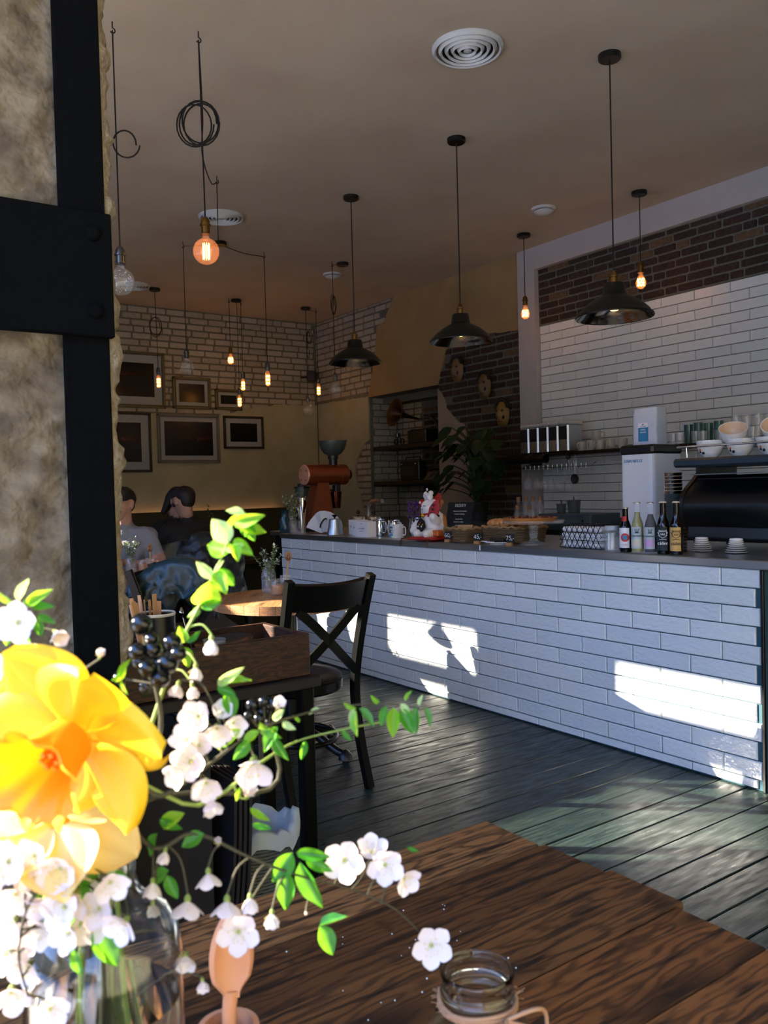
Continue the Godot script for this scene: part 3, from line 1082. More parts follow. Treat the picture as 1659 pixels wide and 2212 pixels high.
func coil(parent: Node3D, c: Vector3, rx: float, ry: float, turns: int, face: float, sd: int) -> void:
	var g := Geo.new()
	var r2 := RandomNumberGenerator.new()
	r2.seed = sd
	var pts := []
	var ex := Vector3(cos(face), 0, sin(face))
	var ez := Vector3(-sin(face), 0, cos(face))
	for i in turns * 22 + 1:
		var a := TAU * i / 22.0
		var k := 1.0 + 0.09 * sin(i * 0.13 + sd) + 0.05 * sin(i * 0.31)
		pts.append(c + ex * cos(a) * rx * k + Vector3(0, sin(a) * ry * k, 0) + ex * 0.02 * sin(i * 0.06) + ez * 0.006 * sin(i * 0.2))
	g.tube(pts, 0.004, 6)
	part("cord_coil", g, M["cord_black"], parent)

func hook(parent: Node3D, p: Vector3) -> void:
	var g := Geo.new()
	var pts := []
	for i in 10:
		var a := PI * 1.3 * i / 9.0
		pts.append(Vector3(sin(a) * 0.012, -0.028 - 0.012 + cos(a) * 0.012, 0))
	pts.push_front(Vector3(0, 0, 0))
	g.tube(pts, 0.003, 6)
	part("hook", g, M["cord_black"], parent, xf(p))

func build_lamps() -> void:
	# three enamel dome pendants above the counter
	var spots := [[-2.867, 2.10, "black dome pendant lamp hanging nearest, before the wall tiles"], [-4.078, 2.165, "black dome pendant lamp hanging in the middle of the three"], [-5.293, 2.195, "black dome pendant lamp hanging farthest, by the painted brick"]]
	for s in spots:
		var y: float = s[1]
		var t := thing("dome_pendant", s[2], "pendant lamp", Vector3(3.523, y, s[0]), 0.0, "dome pendants over the counter")
		var pr := [Vector2(0.199, 0.0), Vector2(0.2, 0.006), Vector2(0.196, 0.014), Vector2(0.184, 0.022), Vector2(0.178, 0.034), Vector2(0.155, 0.056), Vector2(0.125, 0.08), Vector2(0.09, 0.1), Vector2(0.066, 0.112), Vector2(0.061, 0.118), Vector2(0.054, 0.166), Vector2(0.05, 0.174), Vector2(0.0, 0.176)]
		var g := Geo.new()
		g.lathe(pr, 48, Transform3D.IDENTITY, 45)
		part("shade", g, M["lamp_black"], t)
		var inner := [Vector2(0.0, 0.1), Vector2(0.058, 0.1), Vector2(0.085, 0.094), Vector2(0.12, 0.074), Vector2(0.15, 0.051), Vector2(0.172, 0.03), Vector2(0.18, 0.018), Vector2(0.195, 0.006), Vector2(0.199, 0.0)]
		g = Geo.new()
		g.lathe(inner, 48, Transform3D.IDENTITY, 60)
		part("shade_lining", g, M["mirror_inside"], t)
		g = Geo.new()
		g.lathe([Vector2(0.0, 0.172), Vector2(0.022, 0.172), Vector2(0.022, 0.205), Vector2(0.025, 0.207), Vector2(0.025, 0.216), Vector2(0.016, 0.222), Vector2(0.01, 0.24), Vector2(0.0, 0.242)], 16)
		part("socket_cap", g, M["brass"], t)
		g = Geo.new()
		g.lathe([Vector2(0.013, 0.1), Vector2(0.016, 0.088), Vector2(0.028, 0.07), Vector2(0.03, 0.055), Vector2(0.02, 0.038), Vector2(0.0, 0.033)], 16, Transform3D.IDENTITY, 70)
		part("bulb", g, M["filament_dim"], t)
		glow(t, Vector3(0, 0.055, 0), 0.01)
		cord(t, [Vector3(0, 0.24, 0), Vector3(0, 3.42 - y, 0)], 0.004)
		part("ceiling_rose", canopy_geo(), M["lamp_black"], t, xf(Vector3(0, 3.44 - y, 0)))
	# single bulbs near the bar wall
	for s in [[Vector3(5.336, 3.44, -4.087), 2.915, "pear", "glowing pear bulb pendant in front of the dark bar brick"], [Vector3(5.335, 3.44, -5.31), 2.905, "pear", "glowing pear bulb pendant beside the white wall frame"]]:
		var t := thing("bulb_pendant", s[3], "pendant lamp", s[0])
		part("ceiling_rose", canopy_geo(), M["lamp_black"], t)
		var d: float = s[1] - 3.44
		cord(t, [Vector3(0, -0.02, 0), Vector3(0, d, 0)])
		bulb(t, Vector3(0, d, 0), s[2], true)
	# looped bulb by the back left
	var t := thing("bulb_pendant", "glowing tube bulb pendant with one cord loop before the largest picture", "pendant lamp", Vector3(3.269, 3.44, -8.716))
	part("ceiling_rose", canopy_geo(), M["lamp_black"], t)
	cord(t, [Vector3(0, -0.02, 0), Vector3(0.01, -0.83, 0)])
	coil(t, Vector3(-0.02, -0.41, 0), 0.06, 0.1, 2, 0.5, 3)
	bulb(t, Vector3(0.01, -0.83, 0), "tube", true)
	# three bulbs from one rose
	t = thing("bulb_cluster", "cluster of three glowing bulbs hung from one black ceiling rose", "pendant lamp", Vector3(4.242, 3.44, -8.777))
	part("ceiling_rose", canopy_geo(), M["lamp_black"], t)
	for q in [[-0.1, 0.02, 2.9, "pear"], [0.06, -0.01, 2.635, "tube"], [0.0, 0.01, 2.445, "tube"]]:
		var e := Vector3(q[0], q[2] - 3.44, q[1])
		if absf(q[0]) > 0.03: hook(t, Vector3(q[0], 0, q[1]))
		cord(t, [Vector3(0, -0.02, 0), Vector3(q[0], -0.03, q[1]), e])
		bulb(t, e, q[3], true)
	# two bulbs from one rose, middle of the room
	t = thing("bulb_cluster", "clear bulb and amber tube bulb spread wide from one rose mid ceiling", "pendant lamp", Vector3(3.17, 3.44, -6.844))
	part("ceiling_rose", canopy_geo(), M["lamp_black"], t)
	hook(t, Vector3(-0.281, 0, -0.147))
	cord(t, [Vector3(0, -0.02, 0), Vector3(-0.281, -0.04, -0.147), Vector3(-0.30, -0.93, -0.1)])
	bulb(t, Vector3(-0.30, -0.93, -0.1), "star", false)
	hook(t, Vector3(0.474, 0, -0.09))
	cord(t, smooth_path([Vector3(0, -0.02, 0), Vector3(0.24, -0.05, -0.045), Vector3(0.474, -0.04, -0.09)], 6))
	cord(t, [Vector3(0.474, -0.04, -0.09), Vector3(0.465, -1.0, -0.07)])
	bulb(t, Vector3(0.465, -1.0, -0.07), "tube", true)
	# corner rose with a clear and an amber bulb
	t = thing("bulb_cluster", "clear globe and amber tube bulb hung near the back corner", "pendant lamp", Vector3(5.138, 3.44, -8.76))
	part("ceiling_rose", canopy_geo(), M["lamp_black"], t)
	cord(t, [Vector3(0, -0.02, 0), Vector3(0.0, -1.05, 0)])
	coil(t, Vector3(0.02, -0.36, 0), 0.028, 0.07, 2, 0.6, 5)
	coil(t, Vector3(0.0, -0.5, 0), 0.012, 0.1, 1, 0.6, 6)
	bulb(t, Vector3(0, -1.05, 0), "star", false)
	hook(t, Vector3(0.14, 0, 0.0))
	cord(t, [Vector3(0, -0.03, 0), Vector3(0.14, -0.035, 0), Vector3(0.15, -0.82, 0)])
	bulb(t, Vector3(0.15, -0.82, 0), "tube", true)
	# clear globe before the painted brick corner
	t = thing("bulb_pendant", "clear sparkling globe bulb pendant with a knotted cord, left of farthest dome", "pendant lamp", Vector3(4.464, 3.44, -6.882))
	part("ceiling_rose", canopy_geo(), M["lamp_black"], t)
	hook(t, Vector3(-0.12, 0, 0.0))
	cord(t, [Vector3(0, -0.02, 0), Vector3(-0.12, -0.03, 0), Vector3(-0.12, -1.06, 0)])
	coil(t, Vector3(-0.135, -0.42, 0), 0.022, 0.09, 2, 0.6, 8)
	bulb(t, Vector3(-0.12, -1.06, 0), "star", false)
	# big amber globe on a hooked, coiled cord
	t = thing("globe_pendant", "large amber globe bulb on a coiled black cord hung from a ceiling hook", "pendant lamp", Vector3(1.676, 3.44, -3.786))
	hook(t, Vector3.ZERO)
	cord(t, [Vector3(0, -0.04, 0), Vector3(0.005, -0.87, 0)])
	cord(t, smooth_path([Vector3(0, -0.04, 0), Vector3(0.035, -0.37, -0.06), Vector3(0.08, -0.5, -0.18), Vector3(0.45, -0.35, -0.9), Vector3(0.831, -0.04, -1.646)], 8))
	hook(t, Vector3(0.831, 0, -1.646))
	cord(t, [Vector3(0.831, -0.04, -1.646), Vector3(1.45, -0.012, -3.0)])
	coil(t, Vector3(-0.02, -0.44, 0), 0.085, 0.10, 4, 0.6, 2)
	bulb(t, Vector3(0.005, -0.87, 0), "globe", true)
	# clear globe half hidden behind the stone pier
	t = thing("globe_pendant", "clear globe bulb half hidden behind the stone pier edge", "pendant lamp", Vector3(1.31, 3.44, -3.92))
	hook(t, Vector3.ZERO)
	cord(t, [Vector3(0, -0.04, 0), Vector3(0.0, -1.03, 0)])
	coil(t, Vector3(0.03, -0.56, 0), 0.06, 0.065, 1, 0.6, 9)
	bulb(t, Vector3(0, -1.03, 0), "star", false)
	# round air vents and smoke detectors
	for s in [[Vector3(2.856, 3.44, -3.204), "large round ringed air vent in the ceiling nearest the camera"], [Vector3(2.89, 3.44, -6.2), "round ringed air vent in the ceiling behind the amber globe"], [Vector3(3.02, 3.44, -8.68), "round air vent in the ceiling by the back wall brick"]]:
		var v := thing("air_vent", s[1], "vent", s[0], 0.0, "round ceiling vents")
		var g := Geo.new()
		g.lathe([Vector2(0.0, -0.004), Vector2(0.15, -0.004)], 40)
		part("recess", g, M["dark_gap"], v)
		for i in 5:
			var r := 0.178 - i * 0.031
			g = Geo.new()
			g.lathe([Vector2(r, -0.001), Vector2(r, -0.01), Vector2(r - 0.012, -0.024 - (0.004 if i else 0.0)), Vector2(r - 0.02, -0.018), Vector2(r - 0.008, -0.003)], 48, Transform3D.IDENTITY, 20)
			part("ring", g, M["white_metal"], v)
		g = Geo.new()
		g.lathe([Vector2(0.02, -0.003), Vector2(0.02, -0.02), Vector2(0.0, -0.022)], 20)
		part("hub", g, M["white_metal"], v)
	for s in [[Vector3(4.984, 3.44, -4.735), "white round smoke detector between two dome pendants on the ceiling"], [Vector3(4.6, 3.44, -7.285), "white round smoke detector on the ceiling near the back corner"]]:
		var v := thing("smoke_detector", s[1], "smoke detector", s[0], 0.0, "ceiling smoke detectors")
		var g := Geo.new()
		g.lathe([Vector2(0.098, 0.0), Vector2(0.098, -0.012), Vector2(0.088, -0.018), Vector2(0.07, -0.018)], 28)
		part("base", g, M["white_metal"], v)
		g = Geo.new()
		g.lathe([Vector2(0.066, -0.014), Vector2(0.066, -0.024)], 28)
		part("slot", g, M["dark_gap"], v)
		g = Geo.new()
		g.lathe([Vector2(0.076, -0.024), Vector2(0.076, -0.03), Vector2(0.055, -0.046), Vector2(0.0, -0.05)], 28, Transform3D.IDENTITY, 50)
		part("cover", g, M["white_metal"], v)
	# small speaker in the back corner
	var sp := thing("corner_speaker", "small black speaker on a bracket in the back corner", "speaker", Vector3(5.60, 2.72, -9.42), 0.78)
	var g := Geo.new()
	g.box(Vector3.ZERO, Vector3(0.16, 0.13, 0.12), 0.012)
	part("cabinet", g, M["black_plastic"], sp)
	g = Geo.new()
	g.tube([Vector3(0, 0, -0.06), Vector3(0, 0, -0.16)], 0.012, 8)
	part("bracket", g, M["black_plastic"], sp)
	# small lamp outside the picture, whose shadow falls on the counter
	var sl := thing("small_pendant", "unseen small black cone pendant lamp hung by the left windows", "pendant lamp", Vector3(0.6, 1.735, -6.02))
	g = Geo.new()
	g.lathe([Vector2(0.1, 0.0), Vector2(0.096, 0.01), Vector2(0.06, 0.05), Vector2(0.022, 0.075), Vector2(0.018, 0.13), Vector2(0.0, 0.132)], 28, Transform3D.IDENTITY, 40)
	part("shade", g, M["lamp_black"], sl)
	cord(sl, [Vector3(0, 0.13, 0), Vector3(0, 1.70, 0)], 0.007)

# ---------------------------------------------------------------- things on the counter
const TOP := 0.926

func lat(pr: Array, seg := 20, sharp := 35.0) -> Geo:
	var g := Geo.new()
	g.lathe(pr, seg, Transform3D.IDENTITY, sharp)
	return g

func boxg(c: Vector3, s: Vector3, e := 0.002, b := Basis.IDENTITY) -> Geo:
	var g := Geo.new()
	g.box(c, s, e, b)
	return g

# hollow vessel wall from outer radii list [(r, y)...], wall thickness w
func vessel(pr: Array, w: float, seg := 24, sharp := 50.0) -> Geo:
	var full := [Vector2(0, pr[0].y)]
	full.append_array(pr)
	for i in range(pr.size() - 1, -1, -1):
		full.append(Vector2(maxf(pr[i].x - w, 0.0005), maxf(pr[i].y, pr[0].y + w)))
	full.append(Vector2(0, pr[0].y + w))
	return lat(full, seg, sharp)

const OUT := Basis(Vector3(0, 0, 1), Vector3(0, 1, 0), Vector3(-1, 0, 0))  # lettering that faces the guests (-x)

func sprig(g: Geo, base: Vector3, h: float, spread: float, n: int, sd: int, leaf := 0.012) -> void:
	var r := RandomNumberGenerator.new()
	r.seed = sd
	for i in n:
		var a := r.randf() * TAU
		var tip := base + Vector3(cos(a) * spread * r.randf_range(0.3, 1.0), h * r.randf_range(0.6, 1.0), sin(a) * spread * r.randf_range(0.3, 1.0))
		var mid := base.lerp(tip, 0.55) + Vector3(0, h * 0.12, 0)
		var pts := smooth_path([base, mid, tip], 4)
		g.col = Color(0.10, 0.16, 0.05)
		g.tube(pts, 0.0012, 4, false)
		for j in range(2, pts.size()):
			for q in 3:
				var d := Vector3(r.randfn(), r.randfn() * 0.6 + 0.2, r.randfn()).normalized() * leaf * r.randf_range(1.0, 2.2)
				var sd2 := d.cross(Vector3.UP).normalized() * leaf * 0.55
				var p: Vector3 = pts[j]
				g.col = Color(0.7, 0.72, 0.66) if r.randf() < 0.42 else Color(0.13, 0.22, 0.07)
				g.flat([p, p + d * 0.5 + sd2, p + d, p + d * 0.5 - sd2])
	g.tinted = true

func tinted(key: String, rough := 0.6, back := 0.0) -> StandardMaterial3D:
	if M.has(key): return M[key]
	var m := mat(key, "#ffffff", rough)
	m.vertex_color_use_as_albedo = true
	if back > 0.0:
		m.backlight_enabled = true
		m.backlight = Color(back, back, back)
	return m

func build_bar_objects() -> void:
	var g: Geo
	var t: Node3D
	# blue glass bottle
	t = thing("glass_bottle", "dark blue glass bottle at the far end of the counter", "bottle", Vector3(3.245, TOP, -5.95))
	part("glass", lat([Vector2(0, 0), Vector2(0.044, 0), Vector2(0.048, 0.02), Vector2(0.047, 0.07), Vector2(0.03, 0.115), Vector2(0.027, 0.145), Vector2(0.036, 0.172), Vector2(0.033, 0.172), Vector2(0.024, 0.145), Vector2(0.0, 0.14)], 20, 50), M["blue_glass"], t)
	g = Geo.new(); g.lathe([Vector2(0.0475, 0.075), Vector2(0.031, 0.116)], 8, Transform3D.IDENTITY, 50, 0.9)
	part("paper_label", g, M["paper_white"], t, xf(Vector3.ZERO, 2.6))
	# clear bottle with a herb bunch
	t = thing("herb_vase", "clear glass bottle holding a bunch of white flowering herb sprigs", "vase", Vector3(3.24, TOP, -5.80))
	part("glass", lat([Vector2(0, 0), Vector2(0.038, 0), Vector2(0.04, 0.01), Vector2(0.04, 0.085), Vector2(0.015, 0.115), Vector2(0.013, 0.15), Vector2(0.016, 0.152)], 20, 40), M["clear_glass"], t)
	g = Geo.new(); sprig(g, Vector3(0, 0.05, 0), 0.27, 0.12, 16, 4, 0.014)
	part("herb_sprigs", g, tinted("herb", 0.7, 0.3), t)
	# steel flasks
	t = thing("steel_shaker", "tall polished steel cylinder behind the herb bottle", "flask", Vector3(3.45, TOP, -6.03))
	part("body", lat([Vector2(0, 0), Vector2(0.05, 0), Vector2(0.052, 0.01), Vector2(0.05, 0.265), Vector2(0.044, 0.272), Vector2(0.0, 0.272)], 24), M["chrome"], t)
	t = thing("blender_jug", "smoky jug with black lid behind the steel cylinder", "jug", Vector3(3.53, TOP, -6.16))
	part("jar", lat([Vector2(0, 0), Vector2(0.05, 0), Vector2(0.065, 0.1), Vector2(0.07, 0.345), Vector2(0.0, 0.345)], 8, 20), M["frost_glass"], t)
	part("lid", lat([Vector2(0.07, 0.345), Vector2(0.07, 0.36), Vector2(0.04, 0.364), Vector2(0.04, 0.385), Vector2(0.0, 0.385)], 16), M["black_plastic"], t)
	# copper coffee grinder
	mat("copper", "#9c5335", 0.36, 0.85)
	mat("copper_pale", "#d09a80", 0.38, 0.35)
	t = thing("coffee_grinder", "copper coffee grinder with smoky hopper at the counter end", "coffee grinder", Vector3(3.5, TOP, -5.86))
	var along := Basis(Vector3(0, -1, 0), Vector3(1, 0, 0), Vector3(0, 0, 1))  # turns +y to +x
	g = Geo.new()
	g.lathe([Vector2(0.0, -0.118), Vector2(0.079, -0.118), Vector2(0.084, -0.112), Vector2(0.084, 0.13), Vector2(0.078, 0.134), Vector2(0.078, 0.2), Vector2(0.084, 0.204), Vector2(0.084, 0.262), Vector2(0.07, 0.272), Vector2(0.0, 0.272)], 36, Transform3D(along, Vector3(0, 0.45, 0)), 30)
	part("motor_housing", g, M["copper"], t)
	g = Geo.new()
	g.lathe([Vector2(0.0, -0.126), Vector2(0.078, -0.126), Vector2(0.082, -0.118)], 36, Transform3D(along, Vector3(0, 0.45, 0)), 30)
	var cap := part("end_cap", g, M["copper_pale"], t)
	for a in [0.6, 2.3, 4.0, 5.4]:
		g = Geo.new()
		g.ball(Vector3(-0.127, 0.45 + sin(a) * 0.055, cos(a) * 0.055), 0.006, 8)
		part("screw", g, M["copper"], cap)
	g = Geo.new(); g.lathe([Vector2(0, -0.129), Vector2(0.026, -0.129), Vector2(0.03, -0.125)], 24, Transform3D(along, Vector3(0, 0.45, 0)))
	part("badge", g, M["copper_pale"], cap)
	g = Geo.new()
	g.lathe([Vector2(0.0, 0.272), Vector2(0.045, 0.272), Vector2(0.045, 0.3), Vector2(0.04, 0.312), Vector2(0.0, 0.312)], 24, Transform3D(along, Vector3(0, 0.45, 0)))
	part("adjuster", g, M["black_plastic"], t)
	g = Geo.new()
	g.prism([Vector2(-0.13, 0.0), Vector2(0.13, 0.0), Vector2(0.072, 0.385), Vector2(-0.03, 0.385)], 0.12, xf(Vector3(0, 0, -0.06)))
	part("stand", g, M["copper"], t)
	part("base_plate", boxg(Vector3(0.01, 0.012, 0), Vector3(0.3, 0.024, 0.2), 0.004), M["black_plastic"], t)
	g = Geo.new()
	g.lathe([Vector2(0, 0.0), Vector2(0.034, 0.0), Vector2(0.034, 0.05), Vector2(0.042, 0.052), Vector2(0.042, 0.08), Vector2(0.0, 0.08)], 20, xf(Vector3(0.155, 0.525, 0)))
	part("hopper_collar", g, M["black_plastic"], t)
	g = Geo.new()
	g.lathe([Vector2(0.04, 0.605), Vector2(0.075, 0.625), Vector2(0.1, 0.66), Vector2(0.112, 0.7), Vector2(0.115, 0.722), Vector2(0.111, 0.722), Vector2(0.108, 0.7), Vector2(0.096, 0.663), Vector2(0.072, 0.63), Vector2(0.04, 0.612)], 32, xf(Vector3(0.155, 0, 0)), 60)
	var hp := part("hopper", g, M["frost_glass"], t)
	g = Geo.new(); g.lathe([Vector2(0.117, 0.716), Vector2(0.118, 0.726), Vector2(0.0, 0.728)], 32, xf(Vector3(0.155, 0, 0)))
	part("hopper_lid", g, M["frost_glass"], hp)
	g = Geo.new()
	g.box(Vector3(0.18, 0.335, 0), Vector3(0.05, 0.07, 0.06), 0.006)
	g.tube([Vector3(0.16, 0.32, 0), Vector3(0.1, 0.325, 0), Vector3(0.07, 0.33, 0), Vector3(0.065, 0.27, 0)], 0.009, 8)
	part("bag_clamp", g, M["black_plastic"], t)
	g = Geo.new(); g.lathe([Vector2(0, 0.165), Vector2(0.034, 0.165), Vector2(0.047, 0.3), Vector2(0.044, 0.3), Vector2(0.031, 0.17), Vector2(0, 0.17)], 24, xf(Vector3(0.175, 0.01, 0)))
	mat("dark_copper", "#5a2f24", 0.22, 0.9)
	part("catch_cup", g, M["dark_copper"], t)
	# glass of stirrers, paper filters with clip
	t = thing("stirrer_glass", "small glass holding thin sticks in front of the grinder", "glass", Vector3(3.2, TOP, -5.6))
	part("glass", vessel([Vector2(0.026, 0), Vector2(0.032, 0.09)], 0.002, 16), M["clear_glass"], t)
	for i in 4:
		g = Geo.new()
		var a := i * 1.7
		g.tube([Vector3(cos(a) * 0.012, 0.004, sin(a) * 0.012), Vector3(cos(a) * 0.03 + 0.02, 0.2 - i * 0.015, sin(a) * 0.03)], 0.0035, 6)
		part("stick", g, M["spoon_wood_pale"] if i % 2 else M["black_wood"], t)
	t = thing("filter_papers", "white folded paper coffee filters held by a black clip", "filter papers", Vector3(3.24, TOP, -5.36), 0.25)
	for i in 3:
		g = Geo.new()
		var rows := []
		for a in 9:
			var row := []
			for b in 2:
				var an := deg_to_rad(18 + 15.5 * a)
				var rr := 0.02 + 0.165 * b
				row.append(Vector3(cos(an) * rr * 0.62 * 0.0 + (-0.006 * i) + 0.012 * sin(a * 1.3), sin(an) * rr * 0.92 - 0.012, cos(an) * rr))
			rows.append(row)
		g.sheet(rows, 0.0012)
		var sh := part("filter_sheet", g, M["paper_white"], t, Transform3D(Basis(Vector3.RIGHT, -0.35 + 0.18 * i), Vector3(0.008 * i, 0.012, 0.01 * i)))
	g = Geo.new(); g.tube(smooth_path([Vector3(-0.03, 0.05, 0.0), Vector3(-0.033, 0.07, 0.01), Vector3(-0.03, 0.1, 0.03), Vector3(-0.033, 0.115, 0.06), Vector3(-0.03, 0.11, 0.07)], 4), 0.006, 8)
	part("clip", g, M["black_plastic"], t)
	# pouring kettle
	t = thing("steel_kettle", "brushed steel pouring kettle with black lid knob beside white boxes", "kettle", Vector3(3.2, TOP, -5.13))
	part("body", lat([Vector2(0, 0), Vector2(0.058, 0), Vector2(0.06, 0.004), Vector2(0.056, 0.02), Vector2(0.051, 0.045), Vector2(0.05, 0.05), Vector2(0.047, 0.075), Vector2(0.046, 0.08), Vector2(0.042, 0.112), Vector2(0.036, 0.118), Vector2(0.0, 0.12)], 28), M["steel"], t)
	part("knob", lat([Vector2(0.006, 0.118), Vector2(0.006, 0.128), Vector2(0.02, 0.14), Vector2(0.022, 0.145), Vector2(0.0, 0.147)], 16), M["black_plastic"], t)
	# glass servers with round knobs behind the boxes
	for q in [[Vector3(3.45, TOP, -5.2), "dark lidded pot with round knob behind the steel kettle"], [Vector3(3.47, TOP, -5.03), "dark lidded pot with round knob behind the white boxes"]]:
		t = thing("lidded_pot", q[1], "pot", q[0])
		part("pot", lat([Vector2(0, 0), Vector2(0.06, 0), Vector2(0.062, 0.11), Vector2(0.05, 0.125), Vector2(0.0, 0.135)], 24, 40), M["chrome"], t)
		g = Geo.new(); g.ball(Vector3(0, 0.155, 0), 0.016, 12)
		part("knob", g, M["black_plastic"], t)
	# three white card boxes
	var lb := ["LA C", "LA", "LA CABRA"]
	for i in 3:
		t = thing("coffee_box", ["white printed card box, left and rearmost of the three", "white printed card box, middle of the three", "white printed card box, front right of the three"][i], "box", Vector3(3.305 - 0.0725 * i, TOP, -5.036 + 0.154 * i), 0.0, "white card boxes on the counter")
		part("carton", boxg(Vector3(0.035, 0.053, 0), Vector3(0.07, 0.106, 0.15), 0.0015), M["paper_white"], t)
		if i == 2:
			text("LA CABRA", 0.0165, 0.0006, M["print_blue"], t, Transform3D(OUT, Vector3(-0.0004, 0.058, 0.0)))
			text("COFFEE ROASTERS", 0.006, 0.0006, M["print_blue"], t, Transform3D(OUT, Vector3(-0.0004, 0.04, 0.0)))
			text("KENYA", 0.007, 0.0006, M["print_blue"], t, Transform3D(OUT, Vector3(-0.0004, 0.09, 0.0)))
		else:
			text(lb[i], 0.0165, 0.0006, M["print_blue"], t, Transform3D(OUT, Vector3(-0.0004, 0.058, -0.05 + 0.008 * (1 - i))))
	# tap
	t = thing("bar_tap", "curved steel water tap rising behind the boxes", "tap", Vector3(3.75, TOP, -5.5))
	g = Geo.new(); g.tube(smooth_path([Vector3(0, 0, 0), Vector3(0, 0.15, 0), Vector3(0, 0.205, 0.02), Vector3(0, 0.228, 0.07), Vector3(0, 0.23, 0.19)], 5), 0.017, 14)
	part("spout", g, M["steel"], t)
	part("base_ring", lat([Vector2(0, 0), Vector2(0.03, 0), Vector2(0.03, 0.012), Vector2(0.018, 0.016)], 20), M["steel"], t)
	# steel pitchers
	for q in [[Vector3(3.3, TOP, -4.72), 0.052, 0.115, "shiny steel milk pitcher directly right of the white boxes"], [Vector3(3.32, TOP, -4.57), 0.048, 0.11, "shiny steel milk pitcher between two other pitchers"], [Vector3(3.45, TOP, -4.5), 0.05, 0.12, "shiny steel milk pitcher just behind the white mug"]]:
		t = thing("milk_pitcher", q[3], "pitcher", q[0], 0.0, "steel pitchers on the counter")
		var r: float = q[1]
		var h: float = q[2]
		part("body", vessel([Vector2(r * 0.94, 0), Vector2(r, 0.01), Vector2(r, h * 0.6), Vector2(r * 0.84, h * 0.85), Vector2(r * 0.9, h)], 0.0015, 24), M["chrome"], t)
		g = Geo.new(); g.tube(smooth_path([Vector3(0, h * 0.85, r * 0.85), Vector3(0, h * 0.85, r * 1.55), Vector3(0, h * 0.3, r * 1.5), Vector3(0, h * 0.2, r)], 4), 0.004, 8)
		part("handle", g, M["chrome"], t)
	# printed mug
	t = thing("mug", "white mug with blue square print beside the red cushion", "mug", Vector3(3.235, TOP, -4.42))
	part("cup", vessel([Vector2(0.038, 0), Vector2(0.041, 0.006), Vector2(0.041, 0.088)], 0.0035, 28), M["white_ceramic"], t)
	g = Geo.new(); g.tube(smooth_path([Vector3(0.01, 0.07, 0.04), Vector3(0.015, 0.07, 0.065), Vector3(0.015, 0.025, 0.065), Vector3(0.01, 0.02, 0.04)], 4), 0.0045, 8)
	part("handle", g, M["white_ceramic"], t)
	var pr := Geo.new()
	for q in [[0.0, 0.07, 0.03, 0.014], [0.0, 0.022, 0.03, 0.01]]:
		pr.box(Vector3(-0.0405, q[1], -0.012), Vector3(0.002, q[3], q[2]), 0.0)
	for q in [[0.056, 0.03, 0.003], [0.034, 0.03, 0.003]]:
		pr.box(Vector3(-0.0405, q[0], -0.012), Vector3(0.002, 0.003, 0.03), 0.0)
	for zz in [-0.027, 0.003]:
		pr.box(Vector3(-0.0402, 0.045, zz), Vector3(0.002, 0.022, 0.003), 0.0)
	part("print", pr, M["print_blue"], t)
	lucky_cat()
	pastries()
	drinks()
	machine()

